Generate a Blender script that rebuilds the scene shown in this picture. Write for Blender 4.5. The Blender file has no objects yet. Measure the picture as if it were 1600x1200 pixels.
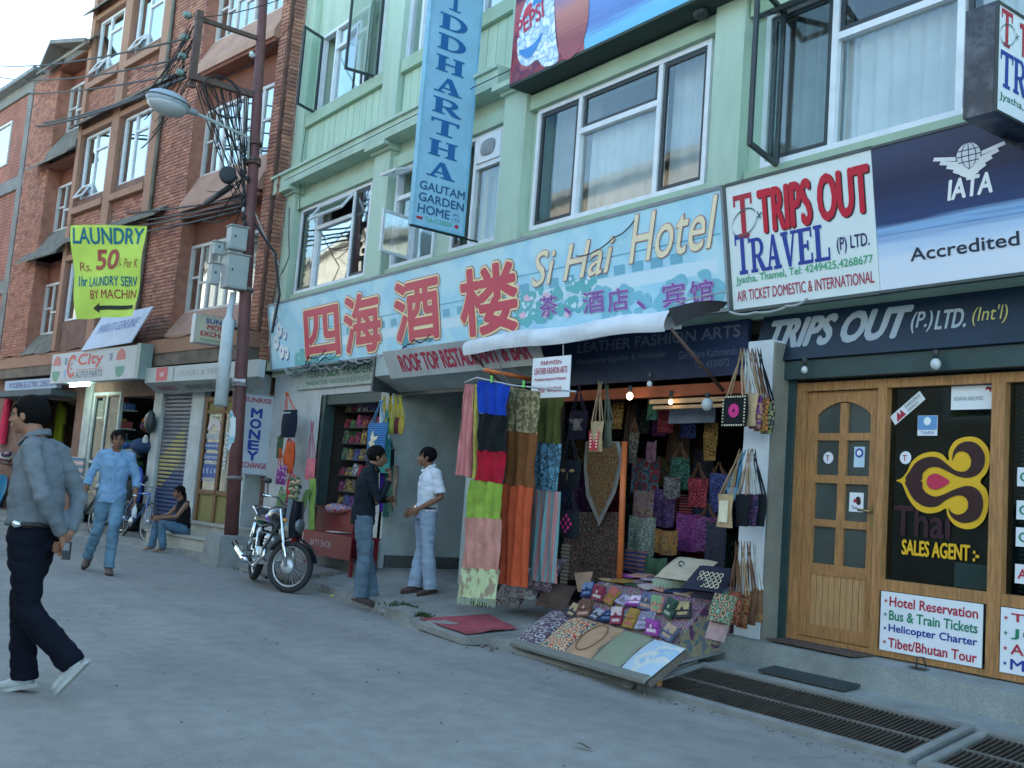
import bpy, bmesh, math, random
from mathutils import Vector as V, Matrix, noise as mnoise
random.seed(7)
scene = bpy.context.scene
COL = scene.collection
R = math.radians
# ------------------------------------------------------------------ camera, sky, sun
H = 1.25
_pt, _ro, _yg = R(6.25), R(4.4), R(35.7)
def _basis():
    Fl = V((-math.cos(_yg), math.sin(_yg), 0)); Rl = V((math.sin(_yg), math.cos(_yg), 0)); U = V((0, 0, 1))
    F = Fl * math.cos(_pt) + U * math.sin(_pt); U2 = -Fl * math.sin(_pt) + U * math.cos(_pt)
    c, s = math.cos(_ro), math.sin(_ro)
    return Rl * c + U2 * s, -Rl * s + U2 * c, F
IX, IU, IF = _basis()
CAM = V((0, 0, H))
cd = bpy.data.cameras.new('camera'); cam = bpy.data.objects.new('camera', cd); COL.objects.link(cam)
m = Matrix((IX, IU, -IF)).transposed().to_4x4(); m.translation = CAM
cam.matrix_world = m
cd.sensor_width = 36; cd.lens = 36 * 1620 / 1600; cd.clip_end = 500; cd.clip_start = .05
scene.camera = cam
world = bpy.data.worlds.new('World'); scene.world = world; world.use_nodes = True
wn = world.node_tree; wn.nodes.clear()
wo = wn.nodes.new('ShaderNodeOutputWorld'); wb = wn.nodes.new('ShaderNodeBackground'); sk = wn.nodes.new('ShaderNodeTexSky')
sk.sky_type = 'NISHITA'; sk.sun_disc = False
SUN_EL, SUN_AZ = R(30), R(-12)      # azimuth measured from +Y towards +X
sk.sun_elevation = SUN_EL; sk.sun_rotation = SUN_AZ
sk.air_density = 1.0; sk.dust_density = 4.0; sk.ozone_density = 1.0; sk.altitude = 1300
wb.inputs[1].default_value = 0.15
wt = wn.nodes.new('ShaderNodeMix'); wt.data_type = 'RGBA'; wt.blend_type = 'MULTIPLY'; wt.inputs[0].default_value = 1; wt.inputs[7].default_value = (.98, 1.06, .95, 1)   # the camera's cool white balance
wn.links.new(sk.outputs[0], wt.inputs[6]); wn.links.new(wt.outputs[2], wb.inputs[0]); wn.links.new(wb.outputs[0], wo.inputs[0])
ld = bpy.data.lights.new('sun', 'SUN'); ld.energy = 2.2; ld.angle = R(.5); ld.color = (1, .9, .76)
sun = bpy.data.objects.new('sun', ld); COL.objects.link(sun)
_sd = V((math.sin(SUN_AZ) * math.cos(SUN_EL), math.cos(SUN_AZ) * math.cos(SUN_EL), math.sin(SUN_EL)))
sun.rotation_euler = _sd.to_track_quat('Z', 'Y').to_euler()
scene.view_settings.view_transform = 'Standard'; scene.view_settings.look = 'None'
scene.view_settings.exposure = 2.52; scene.view_settings.gamma = 1; scene.view_settings.use_curve_mapping = False

# ------------------------------------------------------------------ projection helpers: the world point a sight line meets on a real plane
def _ray(px, py): return IX * ((px - 800) / 1620) - IU * ((py - 600) / 1620) + IF
def WY(px, py, Y): d = _ray(px, py); return CAM + d * (Y / d.y)
def WX(px, py, X): d = _ray(px, py); return CAM + d * (X / d.x)
def WZ(px, py, Z): d = _ray(px, py); return CAM + d * ((Z - H) / d.z)

# ------------------------------------------------------------------ frames and mesh builder
class Frame:
    def __init__(s, o, r, u):
        s.o = V(o); s.r = V(r).normalized(); s.u = V(u).normalized(); s.n = s.r.cross(s.u)
    def __call__(s, a, b, d=0): return s.o + s.r * a + s.u * b + s.n * d
    def sub(s, a, b, d=0): return Frame(s(a, b, d), s.r, s.u)
GF = Frame((0, 6.5, 0), (1, 0, 0), (0, 0, 1))                 # green facade: a = X, b = Z, d = out towards the street
_ba = R(8.2)
BR = V((math.cos(_ba), math.sin(_ba), 0))
BF = Frame((-15.7, 6.2, 0), BR, (0, 0, 1))                    # brick facade: a = -s
def rot(M, ax, ang): return Matrix.Rotation(ang, 4, ax) @ M

class MB:
    def __init__(s): s.v = []; s.f = []; s.m = []; s.mi = 0; s.sm = []; s.smooth = False
    def mat(s, i): s.mi = i; return s
    def add(s, vs, fs):
        b = len(s.v); s.v += [V(v) for v in vs]
        for f in fs: s.f.append([b + i for i in f]); s.m.append(s.mi); s.sm.append(s.smooth)
        return s
    def quad(s, *p): return s.add(p, [list(range(len(p)))])
    def box(s, F, a0, a1, b0, b1, d0, d1):
        if a0 > a1: a0, a1 = a1, a0
        if b0 > b1: b0, b1 = b1, b0
        if d0 > d1: d0, d1 = d1, d0
        p = [F(a, b, d) for d in (d0, d1) for b in (b0, b1) for a in (a0, a1)]
        return s.add(p, [(0, 2, 3, 1), (4, 5, 7, 6), (0, 1, 5, 4), (2, 6, 7, 3), (0, 4, 6, 2), (1, 3, 7, 5)])
    def wbox(s, x0, x1, y0, y1, z0, z1):
        return s.box(Frame((0, 0, 0), (1, 0, 0), (0, 0, 1)), x0, x1, z0, z1, -y1, -y0)
    def hexa(s, b, t):      # bottom 4, top 4 points (same winding)
        return s.add(list(b) + list(t), [(3, 2, 1, 0), (4, 5, 6, 7), (0, 1, 5, 4), (1, 2, 6, 5), (2, 3, 7, 6), (3, 0, 4, 7)])
    def prism(s, F, pts, d0, d1, cap=True):
        n = len(pts); P = [F(a, b, d0) for a, b in pts] + [F(a, b, d1) for a, b in pts]
        fs = [(i, (i + 1) % n, n + (i + 1) % n, n + i) for i in range(n)]
        if cap: fs += [list(range(n - 1, -1, -1)), [n + i for i in range(n)]]
        return s.add(P, fs)
    def poly(s, F, pts, d=0): return s.add([F(a, b, d) for a, b in pts], [list(range(len(pts)))])
    def tube(s, pts, r, n=6, cap=True, close=False):
        pts = [V(p) for p in pts]; k = len(pts)
        rs = r if isinstance(r, (list, tuple)) else [r] * k
        vs = []; side = None
        for i, p in enumerate(pts):
            if close: t = pts[(i + 1) % k] - pts[i - 1]
            else: t = pts[min(i + 1, k - 1)] - pts[max(i - 1, 0)]
            if t.length < 1e-9: t = V((0, 0, 1))
            t.normalize()
            if side is None:
                side = t.cross(V((0, 0, 1))) if abs(t.z) < .9 else t.cross(V((1, 0, 0)))
            side = (side - t * side.dot(t))
            if side.length < 1e-6: side = t.orthogonal()
            side.normalize(); up = side.cross(t)
            for j in range(n):
                a = 2 * math.pi * j / n
                vs.append(p + side * (math.cos(a) * rs[i]) + up * (math.sin(a) * rs[i]))
        fs = []
        for i in range(k if close else k - 1):
            for j in range(n):
                a, b = i * n, ((i + 1) % k) * n
                fs.append((a + j, b + j, b + (j + 1) % n, a + (j + 1) % n))
        if cap and not close: fs += [list(range(n)), [(k - 1) * n + j for j in range(n - 1, -1, -1)]]
        o = s.smooth; s.smooth = n > 5; s.add(vs, fs); s.smooth = o; return s
    def lathe(s, o, ax, prof, n=16, cap=True):   # prof: (dist along axis, radius)
        ax = V(ax).normalized(); x = ax.orthogonal().normalized(); y = ax.cross(x); o = V(o)
        vs = [o + ax * h + (x * math.cos(2 * math.pi * j / n) + y * math.sin(2 * math.pi * j / n)) * r for h, r in prof for j in range(n)]
        fs = [(i * n + j, i * n + (j + 1) % n, (i + 1) * n + (j + 1) % n, (i + 1) * n + j) for i in range(len(prof) - 1) for j in range(n)]
        if cap: fs += [list(range(n - 1, -1, -1)), [(len(prof) - 1) * n + j for j in range(n)]]
        o_ = s.smooth; s.smooth = True; s.add(vs, fs); s.smooth = o_; return s
    def ball(s, c, rx, ry=None, rz=None, n=12, k=8, M=None):
        ry = rx if ry is None else ry; rz = rx if rz is None else rz; c = V(c); vs = []; fs = []
        for i in range(k + 1):
            t = math.pi * i / k
            for j in range(n):
                a = 2 * math.pi * j / n
                p = V((rx * math.sin(t) * math.cos(a), ry * math.sin(t) * math.sin(a), rz * math.cos(t)))
                if M is not None: p = M @ p
                vs.append(c + p)
        for i in range(k):
            for j in range(n): fs.append((i * n + j, (i + 1) * n + j, (i + 1) * n + (j + 1) % n, i * n + (j + 1) % n))
        o_ = s.smooth; s.smooth = True; s.add(vs, fs); s.smooth = o_; return s
    def grid(s, fn, nu, nv, thick=0):
        vs = [fn(i / nu, j / nv) for j in range(nv + 1) for i in range(nu + 1)]
        fs = [(j * (nu + 1) + i, j * (nu + 1) + i + 1, (j + 1) * (nu + 1) + i + 1, (j + 1) * (nu + 1) + i) for j in range(nv) for i in range(nu)]
        o_ = s.smooth; s.smooth = True; s.add(vs, fs); s.smooth = o_; return s
    def mesh(s, name, mats, off=V((0, 0, 0))):
        me = bpy.data.meshes.new(name)
        me.from_pydata([(v - off)[:] for v in s.v], [], s.f)
        for x in mats: me.materials.append(x)
        me.polygons.foreach_set('material_index', s.m); me.polygons.foreach_set('use_smooth', s.sm)
        bm = bmesh.new(); bm.from_mesh(me)
        bmesh.ops.remove_doubles(bm, verts=bm.verts, dist=1e-6)
        bm.to_mesh(me); bm.free(); me.update()
        return me

def setp(o, label=None, cat=None, group=None, kind=None):
    if label: o['label'] = label
    if cat: o['category'] = cat
    if group: o['group'] = group
    if kind: o['kind'] = kind
    return o
def thing(name, label, cat, loc=(0, 0, 0), group=None):
    o = bpy.data.objects.new(name, None); COL.objects.link(o); o.location = V(loc); o.empty_display_size = .1
    return setp(o, label, cat, group)
def attach(o, parent):
    o.parent = parent
    o.matrix_parent_inverse = Matrix.Translation(-parent.location)
def obj(name, mb, mats, parent=None, label=None, cat=None, group=None, kind=None, recalc=False):
    if not isinstance(mats, (list, tuple)): mats = [mats]
    off = V((0, 0, 0))
    if parent is None and mb.v:
        xs = [v.x for v in mb.v]; ys = [v.y for v in mb.v]; zs = [v.z for v in mb.v]
        off = V(((min(xs) + max(xs)) / 2, (min(ys) + max(ys)) / 2, min(zs)))
    me = mb.mesh(name, mats, off)
    o = bpy.data.objects.new(name, me); o.location = off; COL.objects.link(o)
    if parent is not None: attach(o, parent)
    return setp(o, label, cat, group, kind)
def struct(name, mb, mats): return obj(name, mb, mats, kind='structure')
def kids(o): return [c for c in bpy.data.objects if c.parent == o]
def dup(root, M, label=None, group=None, cache={}):
    r = root.copy(); COL.objects.link(r); r.matrix_basis = M @ Matrix.Identity(4)
    if label: r['label'] = label
    if group: r['group'] = group
    key = root.name
    if key not in cache: cache[key] = [(c, kids(c)) for c in kids(root)]
    for ch, gs in cache[key]:
        c = ch.copy(); COL.objects.link(c); c.parent = r
        for g in gs: d = g.copy(); COL.objects.link(d); d.parent = c
    return r

# ------------------------------------------------------------------ materials
_mats = {}
def pm(key, col, rough=.75, var=.12, vscale=6, bump=.0, bscale=60, metal=0, spec=.35, dirt=0, dscale=1.2, dcol=None, stretch=None, emit=0, coat=0):
    if key in _mats: return _mats[key]
    M = bpy.data.materials.new(key); M.use_nodes = True; nt = M.node_tree; N = nt.nodes; L = nt.links
    b = N['Principled BSDF']; b.inputs['Roughness'].default_value = rough; b.inputs['Metallic'].default_value = metal
    b.inputs['Specular IOR Level'].default_value = spec
    if coat: b.inputs['Coat Weight'].default_value = coat; b.inputs['Coat Roughness'].default_value = .08
    tc = N.new('ShaderNodeNewGeometry'); mp = N.new('ShaderNodeMapping'); L.new(tc.outputs['Position'], mp.inputs[0])
    if stretch: mp.inputs['Scale'].default_value = stretch
    c4 = (*col, 1)
    cur = None
    if var:
        n = N.new('ShaderNodeTexNoise'); n.inputs['Scale'].default_value = vscale; n.inputs['Detail'].default_value = 5
        L.new(mp.outputs[0], n.inputs['Vector'])
        r = N.new('ShaderNodeValToRGB'); r.color_ramp.elements[0].position = .3; r.color_ramp.elements[1].position = .7
        r.color_ramp.elements[0].color = (*[max(0, x * (1 - var)) for x in col], 1)
        r.color_ramp.elements[1].color = (*[min(1, x * (1 + var)) for x in col], 1)
        L.new(n.outputs[0], r.inputs[0]); cur = r.outputs[0]
    if dirt:
        n2 = N.new('ShaderNodeTexNoise'); n2.inputs['Scale'].default_value = dscale; n2.inputs['Detail'].default_value = 7; n2.inputs['Roughness'].default_value = .65
        L.new(mp.outputs[0], n2.inputs['Vector'])
        r2 = N.new('ShaderNodeMapRange'); r2.inputs[1].default_value = .48; r2.inputs[2].default_value = .72; r2.inputs[4].default_value = dirt
        L.new(n2.outputs[0], r2.inputs[0])
        mx = N.new('ShaderNodeMix'); mx.data_type = 'RGBA'; L.new(r2.outputs[0], mx.inputs[0])
        if cur: L.new(cur, mx.inputs[6])
        else: mx.inputs[6].default_value = c4
        dc = dcol or tuple(x * .45 for x in col); mx.inputs[7].default_value = (*dc, 1); cur = mx.outputs[2]
    if cur: L.new(cur, b.inputs['Base Color'])
    else: b.inputs['Base Color'].default_value = c4
    if bump:
        n3 = N.new('ShaderNodeTexNoise'); n3.inputs['Scale'].default_value = bscale; n3.inputs['Detail'].default_value = 4
        L.new(mp.outputs[0], n3.inputs['Vector'])
        bp = N.new('ShaderNodeBump'); bp.inputs['Strength'].default_value = bump; bp.inputs['Distance'].default_value = .01
        L.new(n3.outputs[0], bp.inputs['Height']); L.new(bp.outputs[0], b.inputs['Normal'])
    if emit:
        b.inputs['Emission Color'].default_value = c4; b.inputs['Emission Strength'].default_value = emit
    _mats[key] = M; return M
def cloth(key, col, var=.18, rough=.9, vs=9): return pm(key, col, rough, var, vs, bump=.25, bscale=35, spec=.15)
def pattern(key, cols, kind='voronoi', scale=20, rough=.9, seed=0):
    """woven or embroidered cloth: a few dye colours laid out by a cell, checker or stripe texture"""
    if key in _mats: return _mats[key]
    M = bpy.data.materials.new(key); M.use_nodes = True; nt = M.node_tree; N = nt.nodes; L = nt.links
    b = N['Principled BSDF']; b.inputs['Roughness'].default_value = rough; b.inputs['Specular IOR Level'].default_value = .15
    g = N.new('ShaderNodeNewGeometry'); mp = N.new('ShaderNodeMapping'); mp.inputs['Location'].default_value = (seed * 1.7, seed * .9, seed * 2.3)
    L.new(g.outputs['Position'], mp.inputs[0])
    if kind == 'voronoi':
        t = N.new('ShaderNodeTexVoronoi'); t.inputs['Scale'].default_value = scale * .42; t.inputs['Randomness'].default_value = .3; L.new(mp.outputs[0], t.inputs['Vector'])
        s = N.new('ShaderNodeSeparateColor'); L.new(t.outputs['Color'], s.inputs[0])      # rows of ringed medallions, each with its own start colour
        a_ = N.new('ShaderNodeMath'); a_.operation = 'MULTIPLY_ADD'; a_.inputs[1].default_value = 1.7; L.new(t.outputs['Distance'], a_.inputs[0]); L.new(s.outputs[0], a_.inputs[2])
        p_ = N.new('ShaderNodeMath'); p_.operation = 'FRACT'; L.new(a_.outputs[0], p_.inputs[0]); fac = p_.outputs[0]
    elif kind == 'noise':
        t = N.new('ShaderNodeTexNoise'); t.inputs['Scale'].default_value = scale; t.inputs['Detail'].default_value = 3; L.new(mp.outputs[0], t.inputs['Vector'])
        mr = N.new('ShaderNodeMapRange'); mr.inputs[1].default_value = .3; mr.inputs[2].default_value = .7; L.new(t.outputs[0], mr.inputs[0]); fac = mr.outputs[0]
    else:
        t = N.new('ShaderNodeTexWave'); t.wave_type = 'BANDS'; t.bands_direction = {'X': 'X', 'Z': 'Z'}[kind]; t.inputs['Scale'].default_value = scale
        t.inputs['Distortion'].default_value = .4; L.new(mp.outputs[0], t.inputs['Vector']); fac = t.outputs['Fac']
    r = N.new('ShaderNodeValToRGB'); r.color_ramp.interpolation = 'CONSTANT' if kind == 'voronoi' else 'EASE'
    e = r.color_ramp.elements; k = len(cols); e[0].color = (*cols[0], 1); e[0].position = 0
    e[1].color = (*cols[-1], 1); e[1].position = (k - 1) / k
    for i in range(1, k - 1):
        x = e.new(i / k); x.color = (*cols[i], 1)
    L.new(fac, r.inputs[0]); L.new(r.outputs[0], b.inputs['Base Color'])
    n3 = N.new('ShaderNodeTexNoise'); n3.inputs['Scale'].default_value = 60; L.new(g.outputs['Position'], n3.inputs['Vector'])
    bp = N.new('ShaderNodeBump'); bp.inputs['Strength'].default_value = .3; bp.inputs['Distance'].default_value = .01
    L.new(n3.outputs[0], bp.inputs['Height']); L.new(bp.outputs[0], b.inputs['Normal'])
    _mats[key] = M; return M
def glassy(key, tint=(.92, .94, .93), base=.12, rough=.03, see=.9, k=.9):
    if key in _mats: return _mats[key]
    M = bpy.data.materials.new(key); M.use_nodes = True; nt = M.node_tree; N = nt.nodes; L = nt.links
    N.remove(N['Principled BSDF']); out = N['Material Output']
    gl = N.new('ShaderNodeBsdfGlossy'); gl.inputs['Roughness'].default_value = rough; gl.inputs['Color'].default_value = (.95, 1, 1, 1)
    tr = N.new('ShaderNodeBsdfTransparent'); tr.inputs['Color'].default_value = (*[x * see for x in tint], 1)
    lw0 = N.new('ShaderNodeLayerWeight'); lw = N.new('ShaderNodeMath'); lw.operation = 'POWER'; lw.inputs[1].default_value = 4; L.new(lw0.outputs['Facing'], lw.inputs[0])
    ad = N.new('ShaderNodeMath'); ad.operation = 'MULTIPLY_ADD'; ad.inputs[1].default_value = k; ad.inputs[2].default_value = base + .06; ad.use_clamp = True
    L.new(lw.outputs[0], ad.inputs[0])
    n = N.new('ShaderNodeTexNoise'); n.inputs['Scale'].default_value = 1.6; bp = N.new('ShaderNodeBump'); bp.inputs['Strength'].default_value = .06; bp.inputs['Distance'].default_value = .02
    L.new(n.outputs[0], bp.inputs['Height']); L.new(bp.outputs[0], gl.inputs['Normal'])
    mx = N.new('ShaderNodeMixShader'); L.new(ad.outputs[0], mx.inputs[0]); L.new(tr.outputs[0], mx.inputs[1]); L.new(gl.outputs[0], mx.inputs[2])
    L.new(mx.outputs[0], out.inputs[0]); _mats[key] = M; return M

# ------------------------------------------------------------------ lettering
_font = {}
def text_pts(body, shear=0, offset=0, spacing=1.0, res=3):
    k = (body, shear, offset, spacing)
    if k in _font: return _font[k]
    c = bpy.data.curves.new('t', 'FONT'); c.body = body; c.shear = shear; c.offset = offset; c.space_character = spacing; c.resolution_u = res
    o = bpy.data.objects.new('t', c); COL.objects.link(o)
    bpy.context.view_layer.update()
    me = bpy.data.meshes.new_from_object(o.evaluated_get(bpy.context.evaluated_depsgraph_get()))
    vs = [tuple(v.co[:2]) for v in me.vertices]; fs = [list(p.vertices) for p in me.polygons]
    bpy.data.objects.remove(o); bpy.data.curves.remove(c); bpy.data.meshes.remove(me)
    _font[k] = (vs, fs); return vs, fs
def add_text(mb, body, F, a, b, w, h, d=.004, shear=0, offset=0, spacing=1.0, fit=None):
    """lay the body into the box (a, b, w, h) of frame F; fit = body whose bounds set the scale"""
    vs, fs = text_pts(body, shear, offset, spacing)
    fv = text_pts(fit or body, shear, 0, spacing)[0]
    if not vs: return mb
    x0 = min(v[0] for v in fv); x1 = max(v[0] for v in fv); y0 = min(v[1] for v in fv); y1 = max(v[1] for v in fv)
    sx = w / max(x1 - x0, 1e-6); sy = h / max(y1 - y0, 1e-6)
    return mb.add([F(a + (v[0] - x0) * sx, b + (v[1] - y0) * sy, d) for v in vs], fs)
def letters(body, F, a, b, w, h, mat, parent, d=.004, name='lettering', offset=0, **k):
    mb = MB(); r = offset * h / .72      # heavier weights: the word stamped round a small circle, each stamp a hair higher
    for i in range(6 if offset else 1): add_text(mb, body, F, a + r * math.cos(i * 1.0472) * (offset > 0), b + r * math.sin(i * 1.0472), w, h, d + i * .00006, **k)
    return obj(name, mb, mat, parent)

def _rect(x0, y0, x1, y1): return [(x0, y0), (x1, y0), (x1, y1), (x0, y1)]
def _arc(cx, cy, rx, ry, RX, RY, a0, a1, n=12):
    o = [(cx + RX * math.cos(R(a0 + (a1 - a0) * i / n)), cy + RY * math.sin(R(a0 + (a1 - a0) * i / n))) for i in range(n + 1)]
    q = [(cx + rx * math.cos(R(a0 + (a1 - a0) * i / n)), cy + ry * math.sin(R(a0 + (a1 - a0) * i / n))) for i in range(n + 1)]
    return [[o[i], o[i + 1], q[i + 1], q[i]] for i in range(n)]
def slab(ch):      # slab serif capitals in a unit box
    r = _rect
    if ch == 'I': return [r(.36, 0, .64, 1), r(.1, 0, .9, .1), r(.1, .9, .9, 1)]
    if ch == 'D': return [r(.1, .1, .36, .9), r(0, 0, .5, .1), r(0, .9, .5, 1)] + _arc(.45, .5, .3, .4, .55, .5, -90, 90)
    if ch == 'H': return [r(.08, 0, .33, 1), r(.67, 0, .92, 1), r(.33, .45, .67, .56)] + [r(x, y, x + .42, y + .1) for x in (0, .58) for y in (0, .9)]
    if ch == 'A': return [[(.12, .05), (.24, .05), (.56, 1), (.44, 1)], [(.62, .05), (.92, .05), (.6, 1), (.42, 1)], r(.26, .28, .74, .38), r(0, 0, .38, .1), r(.5, 0, 1, .1)]
    if ch == 'R': return [r(.1, 0, .35, 1), r(0, 0, .46, .1), r(0, .9, .5, 1), r(.3, .42, .55, .52)] + _arc(.5, .71, .18, .19, .4, .29, -90, 90) + [[(.42, .44), (.66, .44), (.98, .08), (.72, 0)], r(.78, 0, 1.04, .09)]
    if ch == 'T': return [r(.37, 0, .63, 1), r(0, .88, 1, 1), r(0, .74, .1, .9), r(.9, .74, 1, .9), r(.22, 0, .78, .1)]
    if ch == 'V': return [[(.08, .95), (.38, .95), (.6, 0), (.42, 0)], [(.76, .95), (.88, .95), (.58, 0), (.46, 0)], r(0, .9, .46, 1), r(.62, .9, 1, 1)]
    if ch == 'E': return [r(.1, 0, .38, 1), r(0, 0, .9, .1), r(0, .9, .9, 1), r(.38, .45, .68, .55), r(.82, 0, .92, .28), r(.8, .72, .9, 1), r(.6, .36, .7, .64)]
    if ch == 'L': return [r(.1, 0, .38, 1), r(0, 0, .9, .1), r(0, .9, .5, 1), r(.82, 0, .92, .34)]
    if ch == 'S': return _arc(.5, .73, .2, .17, .42, .27, 20, 270) + _arc(.5, .27, .2, .17, .42, .27, -160, 90) + [r(.78, .66, .9, 1), r(.1, 0, .22, .34)]
    return []
def add_slab(mb, ch, F, a, b, w, h, d=.004):
    for i, p in enumerate(slab(ch)): mb.poly(F, [(a + x * w, b + y * h) for x, y in p], d + i * .00015)
    return mb

# ================================================================== GROUND
M_road = pm('road_asphalt', (.255, .257, .247), .95, .1, 1.1, bump=.3, bscale=60, dirt=.32, dscale=.9, dcol=(.2, .202, .195), stretch=(.45, 1.6, 1), spec=.08)
_nt = M_road.node_tree    # fine aggregate and small stains on top
def _grit(M, sc=260, amt=.22):
    nt = M.node_tree; N = nt.nodes; L = nt.links; b = N['Principled BSDF']; src = b.inputs['Base Color'].links[0].from_socket
    g = N.new('ShaderNodeNewGeometry'); n = N.new('ShaderNodeTexNoise'); n.inputs['Scale'].default_value = sc; n.inputs['Detail'].default_value = 2
    L.new(g.outputs['Position'], n.inputs['Vector'])
    mr = N.new('ShaderNodeMapRange'); mr.inputs[1].default_value = .35; mr.inputs[2].default_value = .65; mr.inputs[3].default_value = 1 - amt; mr.inputs[4].default_value = 1 + amt
    L.new(n.outputs[0], mr.inputs[0]); mx = N.new('ShaderNodeMix'); mx.data_type = 'RGBA'; mx.blend_type = 'MULTIPLY'; mx.inputs[0].default_value = 1
    L.new(src, mx.inputs[6]); L.new(mr.outputs[0], mx.inputs[7]); L.new(mx.outputs[2], b.inputs['Base Color'])
_grit(M_road, 120, .09); _grit(M_road, 6, .07); _grit(M_road, 420, .08); _grit(M_road, .6, .08)
def _cracks(M, sc=.55, amt=.45, width=.006, dist=.35):      # hairline cracks and sealed joints in the worn surface
    nt = M.node_tree; N = nt.nodes; L = nt.links; b = N['Principled BSDF']; src = b.inputs['Base Color'].links[0].from_socket
    g = N.new('ShaderNodeNewGeometry'); n = N.new('ShaderNodeTexNoise'); n.inputs['Scale'].default_value = 2.2; n.inputs['Detail'].default_value = 4; L.new(g.outputs['Position'], n.inputs['Vector'])
    vm = N.new('ShaderNodeVectorMath'); vm.operation = 'MULTIPLY_ADD'; vm.inputs[1].default_value = (dist,) * 3; L.new(n.outputs['Color'], vm.inputs[0]); L.new(g.outputs['Position'], vm.inputs[2])
    v = N.new('ShaderNodeTexVoronoi'); v.feature = 'DISTANCE_TO_EDGE'; v.inputs['Scale'].default_value = sc; L.new(vm.outputs[0], v.inputs['Vector'])
    mr = N.new('ShaderNodeMapRange'); mr.inputs[1].default_value = 0; mr.inputs[2].default_value = width; mr.inputs[3].default_value = 1 - amt; mr.inputs[4].default_value = 1; L.new(v.outputs['Distance'], mr.inputs[0])
    mx = N.new('ShaderNodeMix'); mx.data_type = 'RGBA'; mx.blend_type = 'MULTIPLY'; mx.inputs[0].default_value = 1; L.new(src, mx.inputs[6]); L.new(mr.outputs[0], mx.inputs[7]); L.new(mx.outputs[2], b.inputs['Base Color'])
_cracks(M_road, .4, .16, .004)
M_conc = pm('worn_concrete', (.23, .235, .22), .9, .2, 3, bump=.5, bscale=40, dirt=.6, dscale=1.6, dcol=(.09, .095, .09)); _grit(M_conc, 90, .18)
M_conc2 = pm('step_concrete', (.26, .285, .275), .88, .16, 4, bump=.4, bscale=50, dirt=.5, dscale=2.4, dcol=(.13, .15, .14)); _grit(M_conc2, 110, .15)
M_earth = pm('dirt_ground', (.12, .11, .09), .95, .3, 2)
mb = MB(); mb.quad((-140, -60, -.06), (60, -60, -.06), (60, 60, -.06), (-140, 60, -.06)); struct('ground', mb, M_earth)
def roadz(x, y): return .012 * mnoise.noise(V((x * .7, y * .9, 3))) - .012 + .006 * mnoise.noise(V((x * 3, y * 3, 1)))
mb = MB()
mb.grid(lambda u, v: (lambda x, y: V((x, y, roadz(x, y))))(-22 + 26 * u, -4.2 + 9.72 * v), 150, 70)
struct('road', mb, M_road)
mb = MB(); mb.quad((-90, -12, -.03), (20, -12, -.03), (20, 8, -.03), (-90, 8, -.03)); struct('road', mb, M_road)
# raised walkway along the shops: slab rising from the road to the shop sills, ragged at the road side
def edgeY(x):
    pts = [(-22, 4.75), (-16, 5.5), (-14.2, 5.6), (-11.2, 5.75), (-9.6, 5.5), (-8.2, 5.24), (-5.45, 5.2)]
    for (a, b), (c, d) in zip(pts, pts[1:]):
        if a <= x <= c: return b + (d - b) * (x - a) / (c - a) + .035 * mnoise.noise(V((x * 2.3, 0, 0)))
    return 5.2
def wz(x, y):
    e = edgeY(x); t = max(0, min(1, (y - e) / max(.05, 6.5 - e)))
    return .075 + .19 * t + .012 * mnoise.noise(V((x * 2, y * 2, 7)))
mb = MB()
def _wk(u, v):
    x = -16.2 + 10.72 * u; e = edgeY(x)
    if v <= .0: return V((x, e - .02, -.02))
    y = e + (6.52 - e) * (v - .06) / .94
    return V((x, y, wz(x, y)))
mb.grid(_wk, 130, 16); struct('walkway', mb, M_conc)
mb = MB()
mb.grid(lambda u, v: V((-15.7, 6.2, 0)) + BR * (-14 * u) + BF.n * (.75 - .85 * v) + V((0, 0, -.02 if v == 0 else .06 + .04 * v)), 60, 6)
struct('walkway', mb, M_conc)
# walkway before the travel shop, with the long step
mb = MB(); mb.hexa([(-5.48, 5.86, -.02), (4, 5.86, -.02), (4, 6.6, -.02), (-5.48, 6.6, -.02)], [(-5.48, 5.86, .135), (4, 5.86, .135), (4, 6.6, .215), (-5.48, 6.6, .215)])
mb.hexa([(-5.95, 6.12, .05), (4, 6.18, .05), (4, 6.95, .05), (-5.95, 6.95, .05)], [(-5.95, 6.13, .335), (4, 6.19, .335), (4, 6.95, .37), (-5.95, 6.95, .37)])
struct('shop_step', mb, M_conc2)
# kerb stones broken out along the road edge
ks = thing('kerb', 'broken line of rough kerb stones along the walkway before the grey passage', 'kerb', (-9.5, 5.3, 0))
x = -13.6
while x < -7.9:
    w = random.uniform(.3, .62); e = edgeY(x + w / 2) - .09; z = random.uniform(.03, .1); j = lambda: random.uniform(-.03, .03)
    b = [(x, e - .1 + j(), -.03), (x + w - .03, e - .1 + j(), -.03), (x + w - .03, e + .11, -.03), (x, e + .11, -.03)]
    t = [(x + .02, e - .08 + j(), z + j() * .6), (x + w - .06 + j(), e - .07, z + j() * .6), (x + w - .05, e + .1, z + .03), (x + .02 + j(), e + .1, z + .03)]
    obj('kerb_stone', MB().hexa(b, t), M_conc, ks); x += w
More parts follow.
